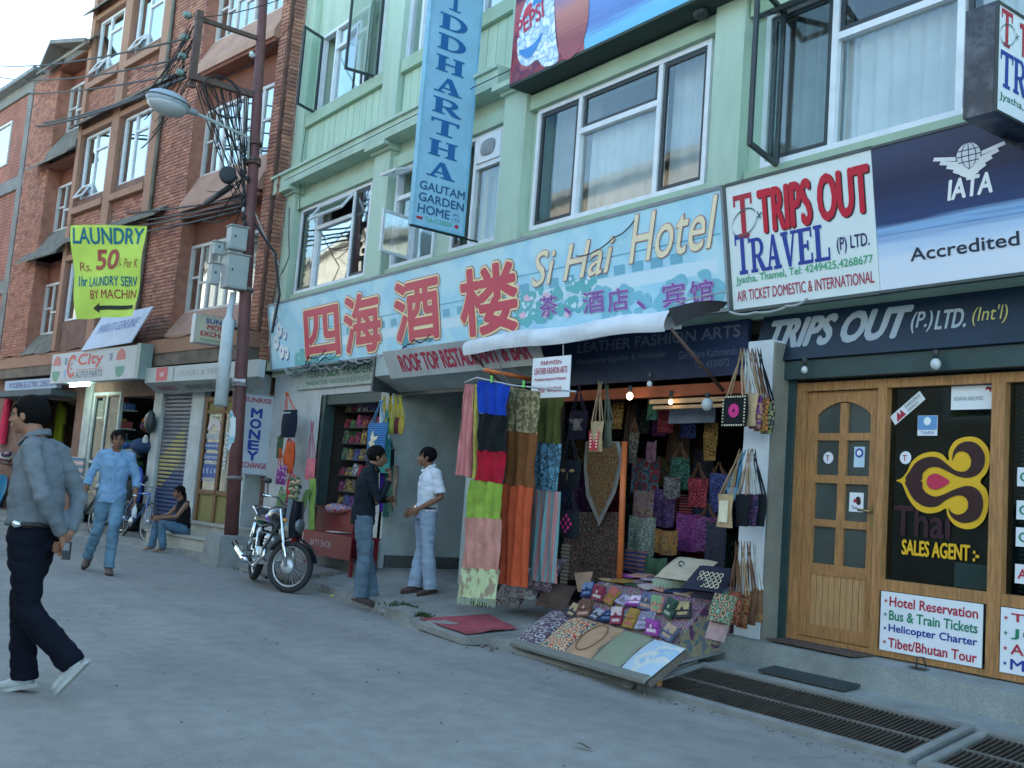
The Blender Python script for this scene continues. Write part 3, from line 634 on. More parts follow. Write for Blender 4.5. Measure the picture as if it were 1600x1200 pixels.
# white boards with the service list
M_signw = pm('sign_white', (.74, .78, .82), .45, .04, 3, dirt=.12, dscale=3, dcol=(.55, .58, .6))
INK = lambda k, c: pm('ink_' + k, c, .5, 0)
RED, BLUE, GRN, NAVY, BLK, WHT, YEL, BR_ = INK('red', (.42, .025, .05)), INK('blue', (.02, .05, .3)), INK('green', (.02, .22, .13)), INK('navy', (.02, .03, .14)), INK('black', (.015, .015, .02)), INK('white', (.8, .83, .85)), INK('yellow', (.72, .42, .02)), INK('crimson', (.4, .03, .07))
sb = obj('service_board', MB().box(GF, -4.38, -3.64, .405, .805, .046, .056), M_signw, label='white service board with star list starting Hotel Reservation below the shop window', cat='sign')
def star(mb, F, a, b, r, d): mb.poly(F, [(a + (r if i % 2 == 0 else r * .4) * math.sin(i * math.pi / 5), b + (r if i % 2 == 0 else r * .4) * math.cos(i * math.pi / 5)) for i in range(10)], d)
for i, (t, c, w_) in enumerate((('Hotel Reservation', RED, .66), ('Bus & Train Tickets', GRN, .66), ('Helicopter Charter', BLUE, .66), ('Tibet/Bhutan Tour', RED, .66))):
    z = .72 - i * .093
    letters(t, GF, -4.31, z - .01, w_ - .02, .064, c, sb, d=.0585, offset=.02); mb = MB(); star(mb, GF, -4.34, z + .022, .016, .0585); obj('star', mb, c, sb)
sb = obj('service_board', MB().box(GF, -3.52, -2.71, .405, .805, .046, .056), M_signw, label='white service board cut by the right picture edge, lines starting Tr, Ju, Air, Mo', cat='sign')
for i, (t, c) in enumerate((('Trekking', RED), ('Jungle', GRN), ('Air Ticket', RED), ('Mountain', BLUE))):
    z = .72 - i * .093
    letters(t, GF, -3.45, z - .01, .5, .064, c, sb, d=.0585, offset=.02); mb = MB(); star(mb, GF, -3.485, z + .022, .016, .0585); obj('star', mb, c, sb)
# orchid emblem on the window: traced as three nested bands
def catmull(P, n=8, close=True):
    o = []; k = len(P)
    for i in range(k if close else k - 1):
        p0, p1, p2, p3 = [V((*(P[(i + j) % k] if close else P[max(0, min(k - 1, i + j))]), 0)) for j in (-1, 0, 1, 2)]
        for t in range(n):
            t /= n; o.append(.5 * ((2 * p1) + (-p0 + p2) * t + (2 * p0 - 5 * p1 + 4 * p2 - p3) * t * t + (-p0 + 3 * p1 - 3 * p2 + p3) * t ** 3))
    if not close: o.append(V((*P[-1], 0)))
    return [(p.x, p.y) for p in o]
def e2(pts):       # emblem drawing units (zoomed photo pixels) -> facade coordinates on the pane
    out = []
    for x, y in pts:
        p = WY(1200 + x / 2.4, 560 + y / 2.4, 6.5); out.append((p.x, p.z))
    return out
def ribbon(mb, pts, ws, d):
    k = len(pts); L_, R_ = [], []
    for i in range(k):
        a = V((*pts[max(0, i - 1)], 0)); b = V((*pts[min(k - 1, i + 1)], 0)); t = (b - a).normalized(); nn = V((-t.y, t.x, 0)); w_ = ws[i] if isinstance(ws, list) else ws
        p = V((*pts[i], 0)); L_.append(p + nn * w_); R_.append(p - nn * w_)
    for i in range(k - 1): mb.poly(GF, [(q.x, q.y) for q in (L_[i], L_[i + 1], R_[i + 1], R_[i])], d + i * 1e-5)
    return mb
emb = thing('window_emblem', 'large yellow and maroon orchid emblem on the shop window glass', 'emblem', GF(-4.0, 1.3, 0))
ym = INK('yellow', (.72, .42, .02)); mm = pm('emblem_maroon', (.035, .012, .014), .5, 0)
def emb_poly(name, pts, d, m, n=5): obj(name, MB().poly(GF, catmull(e2(pts), n), d), m, emb)
emb_poly('emblem_rim', [(481, 458), (502, 449), (522, 425), (540, 388), (575, 360), (620, 350), (655, 360), (678, 384), (679, 348), (702, 310), (745, 294), (790, 300), (824, 334), (833, 380), (822, 425), (797, 462), (820, 492), (828, 545), (813, 602), (780, 634), (740, 640), (700, 624), (674, 590), (668, 563), (640, 576), (600, 581), (560, 566), (530, 530), (512, 490), (501, 468)], .002, ym)
emb_poly('emblem_petal', [(518, 456), (535, 420), (560, 388), (600, 370), (640, 373), (675, 398), (705, 420), (738, 424), (758, 408), (763, 382), (750, 357), (725, 349), (706, 358), (693, 384), (697, 350), (718, 322), (752, 311), (788, 322), (813, 358), (812, 402), (790, 434), (752, 448), (712, 442), (675, 424), (640, 409), (605, 411), (582, 433), (576, 457)], .006, mm)
emb_poly('emblem_petal', [(518, 459), (528, 495), (550, 530), (590, 555), (635, 555), (668, 532), (700, 517), (728, 515), (748, 530), (752, 556), (738, 578), (712, 586), (690, 576), (678, 560), (688, 592), (720, 614), (755, 616), (790, 600), (808, 560), (804, 515), (780, 486), (745, 478), (700, 492), (665, 508), (630, 518), (600, 507), (582, 487), (576, 460)], .0064, mm)
emb_poly('emblem_heart', [(597, 462), (606, 441), (630, 432), (656, 442), (683, 463), (656, 483), (630, 492), (606, 484)], .008, pm('emblem_pink', (.5, .03, .08), .5, 0))
letters('Thai', GF, -4.34, 1.2, .42, .2, pm('ink_dark_maroon', (.035, .01, .018), .6, 0), emb, d=-.006, offset=.02)
o = thing('window_lettering', 'yellow SALES AGENT lettering on the lower window glass', 'lettering', GF(-4.0, 1.0, 0)); letters('SALES AGENT :-', GF, -4.27, 1.07, .56, .1, ym, o, d=-.004, offset=.025)
def sticker(F, a, b, w, h, d, label, fn=None, ang=0, m=None):
    r = F.r * math.cos(ang) + F.u * math.sin(ang); u = F.u * math.cos(ang) - F.r * math.sin(ang); S = Frame(F(a, b, d), r, u)
    o = obj('sticker', MB().box(S, -w / 2, w / 2, -h / 2, h / 2, 0, .0015), m or M_signw, label=label, cat='sticker')
    if fn: fn(S, o)
    return o
def disc(S, o, r, m, a=0, b=0, d=.003, n=18, name='mark'): return obj(name, MB().poly(S, [(a + r * math.cos(i * 6.2832 / n), b + r * math.sin(i * 6.2832 / n)) for i in range(n)], d), m, o)
sticker(GF, -4.27, 2.09, .29, .075, -.01, 'slanting white airline sticker at the top left of the shop window', lambda S, o: (obj('mark', MB().poly(S, [(-.12, -.03), (-.08, .03), (-.06, -.03)], .003).poly(S, [(-.08, -.03), (-.05, .03), (-.03, -.03)], .0033), RED, o), letters('SHANGRILA', S, -.01, .003, .14, .025, BLK, o), letters('AIRWAYS', S, -.01, -.03, .1, .022, BLK, o)), R(38))
sticker(GF, -4.11, 1.965, .15, .14, -.01, 'small blue and white sticker below the slanting airline sticker', lambda S, o: (obj('mark', MB().poly(S, _rect(-.072, -.03, .072, .068), .003), pm('ink_sky', (.12, .3, .55), .5, 0), o), disc(S, o, .028, WHT, 0, .03, .005), letters('TAAN', S, -.05, -.06, .1, .022, BLUE, o)))
sticker(GF, -3.79, 2.15, .3, .16, -.01, 'white rectangular airline card at the top right of the shop window', lambda S, o: (letters('ASIANA AIRLINES', S, -.13, -.02, .21, .028, pm('ink_grey', (.2, .22, .22), .6, 0), o), obj('mark', MB().poly(S, [(.09, .045), (.14, .06), (.13, .03), (.1, .07)], .003), RED, o)))
sticker(GF, -4.27, 1.74, .001, .001, -.01, 'round white sticker with a T left of the orchid emblem', lambda S, o: (disc(S, o, .045, M_signw), letters('T', S, -.02, -.022, .03, .04, RED, o, d=.005, offset=.02)))
part('paper', pm('paper_pale', (.8, .84, .88), .8), None, (-3.9, -3.63, .89, 1.05, -.05, -.045))
bpy.data.objects['paper']['label'] = 'pale sheet of paper standing inside the lower right of the shop window'; bpy.data.objects['paper']['category'] = 'paper'
sticker(GF, -4.92, 1.73, .001, .001, -.012, 'round white sticker with a T on the left second pane of the door', lambda S, o: (disc(S, o, .045, M_signw), letters('T', S, -.02, -.022, .03, .04, RED, o, d=.005, offset=.02)))
sticker(GF, -4.65, 1.74, .09, .15, -.012, 'white and blue sticker on the right second pane of the door', lambda S, o: (disc(S, o, .035, BLUE, 0, .03), disc(S, o, .02, WHT, 0, .03, .005)), m=pm('sticker_blue', (.5, .65, .75), .5))
sticker(GF, -4.66, 1.41, .12, .14, -.012, 'square white sticker with a small orchid mark beside the door handle', lambda S, o: (disc(S, o, .022, mm, .015, .02), disc(S, o, .02, mm, .02, .0, .0034), disc(S, o, .014, pm('emblem_pink', (.5, .03, .08), .5, 0), -.01, .01, .005), letters('Thai', S, -.04, -.05, .05, .025, mm, o)))
for i, z in enumerate((1.63, 1.42, 1.25, 1.02)): sticker(GF, -3.42, z, .1, .12, -.01, 'white note stuck on the right window, %s of four' % ('topmost', 'second', 'third', 'lowest')[i], lambda S, o: letters('A' if i == 3 else 'C', S, -.03, -.03, .06, .06, RED if i == 3 else GRN, o, offset=.02))
# boot scraper on the step
obj('boot_scraper', MB().tube([V((-4.0, 6.3, .36)), V((-4.0, 6.3, .42)), V((-3.97, 6.33, .42)), V((-3.97, 6.36, .36))], .006, 6).box(Frame((-4.04, 6.26, .352), (1, 0, 0), (0, 1, 0)), 0, .12, 0, .06, 0, .005), M_bframe, label='little bent iron hook standing on the step below the service board', cat='hook')
# bell lamps
def bulb(p, label, lit=0, r=.035, cap=True):
    t = thing('light_bulb', label, 'light bulb', p, None); p = V(p)
    obj('socket', MB().lathe(p + V((0, 0, .04)), (0, 0, 1), [(0, .018), (.05, .02), (.06, .012)], 10), M_bframe, t)
    obj('bulb', MB().ball(p, r, r, r * 1.15, 12, 8), pm('lit_bulb', (1, .75, .4), .3, 0, emit=2.5) if lit else pm('unlit_bulb', (.55, .6, .6), .15, 0, spec=.6), t)
bulb(WY(1462, 569, 6.3), 'round bulb hanging above the travel shop window')
bulb(WY(1257, 578, 6.3), 'small bulb over the corner of the wooden door', r=.025)

# ================================================================== BRICK BUILDING  (S = distance to the left along its front; frame a = -S)
M_mortar = pm('brick_mortar', (.2, .12, .095), .95, .2, 6, bump=.3)
BRK = [pm('brick_%s' % n, c, .9, .22, 7, bump=.35, bscale=60, dirt=.35, dscale=2.0, dcol=(.17, .1, .08)) for n, c in (('red', (.37, .165, .115)), ('orange', (.42, .2, .135)), ('dark', (.28, .13, .1)))]
M_salmon = pm('salmon_apron', (.42, .25, .185), .85, .12, 3, bump=.15, dirt=.5, dscale=2, dcol=(.28, .16, .12))
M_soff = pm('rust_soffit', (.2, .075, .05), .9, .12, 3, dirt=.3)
M_slate = pm('dark_green_ledge', (.16, .155, .13), .85, .3, 5, bump=.4)
M_band = pm('concrete_band_brown', (.36, .2, .135), .85, .15, 3, bump=.2, dirt=.5, dscale=3, dcol=(.2, .13, .1))
M_cream = pm('cream_window_frame', (.6, .58, .56), .55, .06, 8, dirt=.3, dscale=5, dcol=(.4, .38, .34))
bb = thing('brick_building', 'red brick building with recessed window bays and salmon aprons', 'building', BF(-5, 0, 0))
def S(s0, s1): return (-max(s0, s1), -min(s0, s1))
def bbox(n, m, par, *bs):
    mb = MB()
    for s0, s1, b0, b1, d0, d1 in bs: mb.box(BF, -s0, -s1, b0, b1, d0, d1)
    return obj(n, mb, m, par)
TOP = 12.4
# core walls
core = MB()
for s0, s1, d in ((-.02, .25, 0), (3.03, 4.28, 0)): core.box(BF, -s1, -s0, 2.6, TOP, -.4, d - .012)
core.box(BF, -11.95, -10.3, 2.6, 10.7, -.4, -.012)
hol = [(-8.25, -6.75, 7.0, 8.45), (-6.25, -4.8, 7.0, 8.45), (-8.25, -6.75, 9.85, 11.12), (-6.25, -4.8, 9.85, 11.12), (-8.25, -6.75, 4.3, 5.6), (-6.25, -4.8, 4.3, 5.6)]
wall_holes(core, BF, -8.45, -4.28, 2.6, 14, hol, -.3, -.012)
obj('wall', core, M_mortar, bb)
mb = MB(); mb.box(BF, -11.95, .25, 2.6, 10.7, -8, -.9); mb.box(BF, -8.45, .25, 10.7, 13.9, -8, -.9); mb.box(BF, -8.45, -8.2, 2.6, 14, -.9, -.3); mb.box(BF, -.02 - .05, .25, 2.6, 14, -.9, -.41); mb.box(BF, -11.95, .22, .1, 2.6, -8, -2.62); mb.box(BF, .1, .22, .1, 2.6, -2.62, -.3); mb.box(BF, -12, -11.95, .1, 2.6, -2.62, -.1); obj('core', mb, M_mortar, bb)
# individual bricks: course .068, length .2
CH, CL = .068, .205
spots = []
def course_fill(s0, s1, b0, b1, d, skip=()):
    r = 0; b = b0
    while b + CH < b1 + .001:
        s = s0 - (CL / 2 if r % 2 else 0)
        while s < s1 - .02:
            x0, x1 = max(s, s0), min(s + CL, s1)
            if x1 - x0 > .04 and not any(h[0] - .02 < (x0 + x1) / 2 < h[1] + .02 and h[2] - .04 < b + CH / 2 < h[3] + .04 for h in skip): spots.append((x0, x1, b, d))
            s += CL
        b += CH; r += 1
course_fill(3.03, 4.28, 3.55, 12.4, 0)
course_fill(0, .25, 3.3, 12.4, 0)
course_fill(10.3, 11.95, 3.6, 10.6, 0)
sk_ = [(4.6, 8.45, 6.66, 8.75), (4.6, 8.45, 9.5, 11.3), (4.6, 8.45, 3.5, 6.15), (6.2, 6.8, 3.5, 12)]
course_fill(4.28, 8.45, 3.55, 12.4, 0, sk_)
spots.sort(key=lambda q: abs(q[0] - 3.5) + abs(q[2] - 5) * .45)
shared = {}
rest = [MB(), MB(), MB()]
for i, (x0, x1, b, d) in enumerate(spots):
    pr = random.uniform(0, .006); mi = random.choices((0, 1, 2), (5, 4, 2))[0]
    if i < 300:
        wq = round((x1 - x0), 2); key = (wq, mi)
        if key not in shared:
            q = MB().box(Frame((0, 0, 0), BR, (0, 0, 1)), .004, wq - .006, .005, CH - .007, -.01, .006); shared[key] = q.mesh('brick', [BRK[mi]])
        o = bpy.data.objects.new('brick', shared[key]); COL.objects.link(o); attach(o, bb)
        o.location = BF(-x1, b, d + pr - .006) 
    else: rest[mi].box(BF, -x1 + .004, -x0 - .006, b + .005, b + CH - .007, d - .012, d + pr)
for i, q in enumerate(rest): obj('brickwork', q, BRK[i], bb, kind='stuff')
# toothed brick side of the right pier, facing the green building
side = Frame((-15.45, 0, 0), (0, 1, 0), (0, 0, 1)); rr = [MB(), MB(), MB()]
b = 3.1; r = 0
while b < 12.3:
    y = 6.2 - (.012 if r % 2 else 0)
    for k in range(2): rr[random.choices((0, 1, 2), (4, 3, 3))[0]].box(side, y + k * .17, y + k * .17 + .155, b + .005, b + CH - .007, -.02, .004 + random.uniform(0, .006))
    b += CH; r += 1
for i, q in enumerate(rr): obj('brickwork', q, BRK[i], bb, kind='stuff')

# recessed bays: windows, sloped aprons, rust soffits
def bay(s0, s1, dep, zs, ap_m, leafs, apron=True):
    """zs: list of (sill, head, apron bottom of the storey above)"""
    for sill, head, nxt in zs:
        w = obj('window', frame_rect(MB(), BF, -s1, -s0, sill, head, .055, -dep - .05, -dep + .02), M_cream, bb)
        n = leafs; cw = (s1 - s0 - .11) / n; mb = MB()
        for i in range(1, n): mb.box(BF, -s0 - .055 - i * cw - .035, -s0 - .055 - i * cw + .035, sill + .055, head - .055, -dep - .04, -dep + .015)
        obj('mullion', mb, M_cream, w)
        for i in range(n):
            a0 = -s0 - .055 - (i + 1) * cw + .035; a1 = -s0 - .055 - i * cw - .035; hh = head - .055 - sill - .055; zz = sill + .055
            mb = MB(); am = (a0 + a1) / 2; mb.box(BF, am - .02, am + .02, zz, zz + hh, -dep - .03, -dep + .01)
            for a, b_, fr in ((a0, am - .02, .52), (am + .02, a1, .42)): mb.box(BF, a, b_, zz + hh * fr - .02, zz + hh * fr + .02, -dep - .03, -dep + .01)
            obj('glazing_bar', mb, M_cream, w)
            for a, b_, fr in ((a0, am - .02, .52), (am + .02, a1, .42)):
                obj('pane', MB().box(BF, a, b_, zz, zz + hh * fr - .02, -dep - .02, -dep - .014), M_glass2 if i % 2 or sill > 5.5 else M_glass, w)
                obj('pane', MB().box(BF, a, b_, zz + hh * fr + .02, zz + hh, -dep - .02, -dep - .014), M_glass2 if i % 2 or sill > 5.5 else M_glass, w)
        curtain(BF, -s1 + .05, -s0 - .05, sill, head, -dep - .2, M_curt, w, 12)
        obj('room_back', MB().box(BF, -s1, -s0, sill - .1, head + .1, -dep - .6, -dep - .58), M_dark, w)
        # wall strip above the head, then the soffit under the next apron
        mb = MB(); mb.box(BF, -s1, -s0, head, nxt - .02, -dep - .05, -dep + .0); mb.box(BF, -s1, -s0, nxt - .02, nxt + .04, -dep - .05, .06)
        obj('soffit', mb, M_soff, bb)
        # reveal cheeks in brick colour
        mb = MB(); mb.box(BF, -s1 - .02, -s1, sill - .5, head + .4, -dep, -.013); obj('reveal', mb, BRK[0], bb)
        if apron:
            z1 = sill; z0 = sill - .72 if sill > 4.3 else 3.53
            f0 = .1
            mb = MB(); P = [BF(-s1 - .02, z0 + .0, -dep), BF(-s0, z0, -dep), BF(-s0, z0, f0), BF(-s1 - .02, z0, f0)]
            Q = [BF(-s1 - .02, z1, -dep), BF(-s0, z1, -dep), BF(-s0, z1, -dep + .06), BF(-s1 - .02, z1, -dep + .06)]
            P2 = [BF(-s1 - .02, z0 + .12, f0), BF(-s0, z0 + .12, f0)]
            mb.add(P + Q + P2, [(0, 3, 2, 1), (4, 5, 6, 7), (3, 8, 9, 2), (8, 7, 6, 9), (0, 1, 5, 4), (1, 2, 9, 6, 5), (0, 4, 7, 8, 3)])
            obj('apron', mb, ap_m, bb)
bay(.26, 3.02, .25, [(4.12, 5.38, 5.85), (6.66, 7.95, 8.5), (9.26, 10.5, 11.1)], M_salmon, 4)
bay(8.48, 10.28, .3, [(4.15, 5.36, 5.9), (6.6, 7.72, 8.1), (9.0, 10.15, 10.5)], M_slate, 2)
# centre windows between concrete fins, ledges over each storey
for z0, z1 in ((4.3, 5.6), (7.0, 8.45), (9.85, 11.12)):
    for k, (s0, s1) in enumerate(((4.8, 6.25), (6.75, 8.25))):
        w = obj('window', frame_rect(MB(), BF, -s1, -s0, z0, z1, .05, -.12, -.05), M_wframe, bb)
        mid = -s1 + (s1 - s0) * .38
        mb = MB(); mb.box(BF, mid - .03, mid + .03, z0 + .05, z1 - .05, -.11, -.055); mb.box(BF, mid + .03, -s0 - .3, z1 - .42, z1 - .37, -.11, -.055); mb.box(BF, -s0 - .3, -s0 - .25, z0 + .05, z1 - .05, -.11, -.055); obj('mullion', mb, M_wframe, w)
        for a, b_, c, d_ in ((-s1 + .05, mid - .03, z0 + .05, z1 - .05), (mid + .03, -s0 - .3, z0 + .05, z1 - .42), (mid + .03, -s0 - .3, z1 - .37, z1 - .05), (-s0 - .25, -s0 - .05, z0 + .05, z1 - .05)):
            obj('pane', MB().box(BF, a, b_, c, d_, -.09, -.084), M_glass2, w)
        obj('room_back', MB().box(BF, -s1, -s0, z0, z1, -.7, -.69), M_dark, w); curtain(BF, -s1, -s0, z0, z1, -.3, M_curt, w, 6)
        if (z0, k) in ((9.85, 0), (9.85, 1), (7.0, 1)): sash(Frame(BF(-s1 + .05, z0 + .3, -.04), BR, (BF.u * -math.cos(R(28)) + BF.n * math.sin(R(28)))), bb, .5, .33, M_wframe, M_glass2)
fins = MB()
for s0, s1 in ((4.42, 4.72), (6.32, 6.68), (8.3, 8.5)): fins.box(BF, -s1, -s0, 3.55, 12.4, -.02, .07)
obj('fin', fins, M_band, bb)
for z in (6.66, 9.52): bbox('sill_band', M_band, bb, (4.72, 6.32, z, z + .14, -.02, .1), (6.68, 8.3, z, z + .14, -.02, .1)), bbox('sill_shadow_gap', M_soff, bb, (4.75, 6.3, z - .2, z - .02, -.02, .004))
for z in (8.47, 11.14, 5.63): bbox('lintel', M_band, bb, (4.72, 6.32, z, z + .12, -.02, .06), (6.68, 8.3, z, z + .12, -.02, .06))
def ledge(s0, s1, zt, zi, out, m, th=.045):
    out *= .8; zi = zt + (zi - zt) * .75; th = min(th, .05)
    P = [BF(-s1, zt - th, out), BF(-s0, zt - th, out), BF(-s0, zi - th, 0), BF(-s1, zi - th, 0)]; Q = [p + V((0, 0, th)) for p in P]
    obj('ledge', MB().hexa(P, Q), m, bb)
ledge(3.7, 8.6, 8.66, 8.9, .32, M_slate); ledge(3.7, 8.6, 6.0, 6.3, .32, M_slate); ledge(4.2, 8.6, 11.3, 11.6, .3, M_slate)
ledge(8.48, 11.0, 8.12, 8.45, .35, M_slate, .1); ledge(8.48, 11.0, 5.86, 6.2, .3, M_slate, .1); ledge(8.2, 11.1, 10.55, 10.95, .35, M_slate, .09)
# ledge over the shops with torn dark felt edge
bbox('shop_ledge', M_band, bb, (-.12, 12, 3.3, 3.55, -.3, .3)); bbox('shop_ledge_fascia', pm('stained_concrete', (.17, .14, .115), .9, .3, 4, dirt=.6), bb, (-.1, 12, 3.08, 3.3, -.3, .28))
mb = MB(); mb.grid(lambda u, v: BF(.1 - 12 * u, 3.555 + .02 * math.sin(u * 60), .32 - .34 * v) + V((0, 0, .03 * mnoise.noise(V((u * 40, v * 3, 0))))), 90, 2); obj('felt_edge', mb, M_slate, bb)
# downpipe
obj('downpipe', MB().tube([BF(-4.36, 3.5, .06), BF(-4.36, 8.5, .05), BF(-4.4, 12, .05)], .035, 8), M_slate, bb)
# ---- shops in the ground storey
M_paleposts = pm('pale_post', (.45, .5, .5), .8, .12, 4, dirt=.4, dscale=3)
bbox('shop_post', M_paleposts, bb, (1.44, 1.86, .25, 2.9, -.1, .02)); bbox('shop_post', M_paleposts, bb, (2.98, 3.3, .2, 2.9, -.1, .02)); bbox('shop_post', M_paleposts, bb, (6.1, 6.45, .1, 2.9, -.1, .02)); bbox('shop_post', M_mortar, bb, (6.5, 6.9, .1, 2.9, -.1, .0)); bbox('shop_post', M_paleposts, bb, (-.1, .2, .25, 2.9, -.3, .0)); bbox('shop_post', M_mortar, bb, (9.7, 12, .1, 3.1, -.1, .0))
bbox('shop_room', M_dark, bb, (-.1, 12, .1, 3.1, -2.6, -2.5), (-.1, 12, 2.85, 3.08, -2.5, -.1), (6.4, 6.5, .1, 2.9, -2.5, -.1), (3.1, 3.2, .1, 2.9, -2.5, -.1))
bbox('shop_floor', M_conc, bb, (-.3, 12, -.02, .12, -2.5, .1))
# rolling shutter with blue and yellow painted panels, each slat a piece
sh = thing('rolling_shutter', 'closed blue rolling shutter with yellow painted diagonal', 'shutter', BF(-2.4, .4, 0))
M_shb = pm('shutter_blue', (.045, .075, .17), .5, .12, 5, dirt=.3); M_shg = pm('shutter_grey', (.15, .17, .2), .5, .12, 5, dirt=.3); M_shy = pm('shutter_yellow', (.34, .3, .08), .5, .15, 6, dirt=.3)
z = .42; i = 0
while z < 2.6:
    mt = M_shb if z < 1.25 else M_shg
    o = obj('slat', MB().add([BF(a, z + h, d) for a in (-2.96, -1.88) for h, d in ((0, -.05), (.02, -.028), (.05, -.028), (.067, -.05))], [(0, 1, 5, 4), (1, 2, 6, 5), (2, 3, 7, 6)]), mt, sh)
    if .95 < z < 2.0:      # painted diagonal band on this slat
        t = (z - .95) / 1.05; c = -2.86 + .75 * t; hw = .06 + .34 * (1 - abs(2 * t - .9) ** 1.3 if abs(2 * t - .9) < 1 else 0)
        a, b_ = max(-2.94, c - hw), min(-1.9, c + hw)
        if b_ > a: obj('painted_patch', MB().add([BF(x, z + h, d) for x in (a, b_) for h, d in ((.018, -.0262), (.052, -.0262))], [(0, 1, 3, 2)]), M_shy, o)
    z += .07; i += 1
# money exchange doorway: wood frame, sticker covered glass, yellow lower panels
M_doorw = pm('door_frame_brown', (.17, .09, .04), .6, .2, 8, stretch=(6, 6, 1)); M_mustard = pm('mustard_panel', (.22, .2, .07), .7, .15, 5, dirt=.3)
ed = thing('exchange_door', 'brown framed glass doors of the money exchange covered in blue lettering', 'door', BF(-.8, .5, 0))
bbox('door_frame', M_doorw, ed, (.24, .31, .46, 2.54, -.06, .0), (1.33, 1.41, .46, 2.54, -.06, .0), (.75, .83, .46, 2.5, -.05, -.005), (.31, 1.33, 2.46, 2.54, -.06, .0), (.31, 1.33, 2.26, 2.31, -.05, -.005), (.31, 1.33, .93, 1.0, -.05, -.005))
for s0, s1 in ((.83, 1.33), (.31, .75)):
    bbox('panel', M_mustard, ed, (s0, s1, .46, .93, -.045, -.035)); bbox('top_panel', M_mustard, ed, (s0, s1, 2.31, 2.46, -.045, -.035))
    bbox('pane', M_dglass, ed, (s0, s1, 1.0, 2.26, -.035, -.03))
EF = BF.sub(0, 0, -.028)
def half_disc(F, a, b, r0, r1, n=14): return [[(a + q * math.cos(math.pi * t / n), b + q * math.sin(math.pi * t / n)) for q, t in ((r1, i), (r1, i + 1), (r0, i + 1), (r0, i))] for i in range(n)]
mb = MB()
for q in half_disc(EF, -1.08, 1.98, .1, .22): mb.poly(EF, q, .002)
obj('rising_sun_mark', mb, pm('ink_palepink', (.55, .5, .52), .6, 0), ed)
mb = MB(); mb.poly(EF, _rect(-1.31, 1.48, -.86, 1.6), .001).poly(EF, _rect(-1.31, 1.66, -.86, 1.78), .001); mb.poly(EF, _rect(-1.31, 1.2, -.86, 1.42), .001); obj('blue_strip', mb, pm('ink_windowblue', (.03, .09, .3), .6, 0), ed)
for t, z, h in (('MONEY EXCHANGE', 1.83, .1), ('Authorised by', 1.69, .07), ('Government', 1.51, .07), ('Nepal Rastra', 1.41, .06), ('$  €  £  ¥', 1.26, .1), ('No Commission', 1.14, .06)): letters(t, EF, -1.3, z, .43, h, pm('ink_palewhite', (.5, .58, .66), .6, 0), ed, offset=.015)
for t, z in (('Thomas', 2.17),): letters(t, EF, -1.24, z, .3, .06, GRN, ed)
mb = MB()
for i in range(9): mb.poly(EF, _rect(-.66, 1.35 + i * .07, -.58, 1.39 + i * .07), .002)
obj('column_lettering', mb, pm('ink_palewhite', (.5, .58, .66), .6, 0), ed)
# steps in front of the exchange door
st = thing('stone_steps', 'pale stone steps before the money exchange door', 'steps', BF(-.9, 0, .3)); M_step = pm('pale_step_stone', (.42, .42, .37), .85, .14, 4, bump=.25, dirt=.45, dscale=2.5, dcol=(.22, .21, .18))
bbox('upper_step', M_step, st, (-.4, 1.42, .02, .45, -.1, .22)); bbox('step_nosing', M_step, st, (-.42, 1.44, .451, .48, -.08, .25))
bbox('lower_step', M_step, st, (-.5, 1.75, .0, .26, .222, .62)); bbox('step_nosing', M_step, st, (-.5, 1.76, .261, .285, .222, .65))
# glass door frames of the auto shop
bbox('shop_window_frame', M_paleposts, bb, (5.98, 6.06, .2, 2.7, -.06, 0), (4.78, 4.84, .2, 2.7, -.06, 0), (5.4, 5.46, .2, 2.7, -.06, -.01), (4.84, 5.98, 2.64, 2.7, -.06, 0), (4.84, 5.98, 1.3, 1.36, -.05, -.01))
bbox('shop_pane', M_dglass, bb, (4.84, 5.4, .3, 2.64, -.04, -.035)); bbox('shop_pane', M_dglass, bb, (5.46, 5.98, .3, 2.64, -.04, -.035))

# ================================================================== FARTHER BUILDINGS
fb = thing('concrete_frame_building', 'far red brick building with bare grey concrete frame at the left edge', 'building', BF(-15, 0, 0))
M_rawc = pm('raw_concrete', (.2, .2, .19), .9, .2, 2, dirt=.4); M_brkfar = pm('far_brick', (.3, .13, .1), .92, .2, 2.2, bump=.3, bscale=14, dirt=.5, dscale=.8, dcol=(.2, .09, .07))
FF = BF.sub(-12, 0, -.15)
mb = MB(); mb.box(FF, -9, 0, .1, 11.1, -8, -.05); obj('wall', mb, M_brkfar, fb)
# far brick courses as joined relief
mb = MB(); z = 3.2; r = 0
while z < 11:
    mb.box(FF, -8, -.02, z, z + .055, -.05, -.04); z += .085
obj('brick_courses', mb, pm('far_brick2', (.34, .155, .12), .92, .2, 2.2, dirt=.5, dscale=.8), fb, kind='stuff')
mb = MB(); mb.box(FF, -.75, -.42, .1, 11.15, -.2, .03); mb.box(FF, -4.4, -4.05, .1, 11.1, -.2, .03); obj('column', mb, M_rawc, fb)
for z in (5.35, 8.05, 10.6): bm_ = MB(); bm_.box(FF, -8, .0, z, z + .34, -.2, .02); obj('beam', bm_, M_rawc, fb)
for a, z in ((-3.2, 6.2), (-3.2, 8.9), (-7, 6.2)): w = obj('window', frame_rect(MB(), FF, a, a + 1.3, z, z + 1.2, .06, -.1, .0), M_cream, fb); obj('pane', MB().box(FF, a + .06, a + 1.24, z + .06, z + 1.14, -.045, -.036), M_glass2, w)
mb = MB(); 
P = [FF(-.2, 11.1, .2), FF(-2.4, 12.1, -1.2), FF(-2.4, 12.1, -3), FF(-.2, 11.3, -3)]
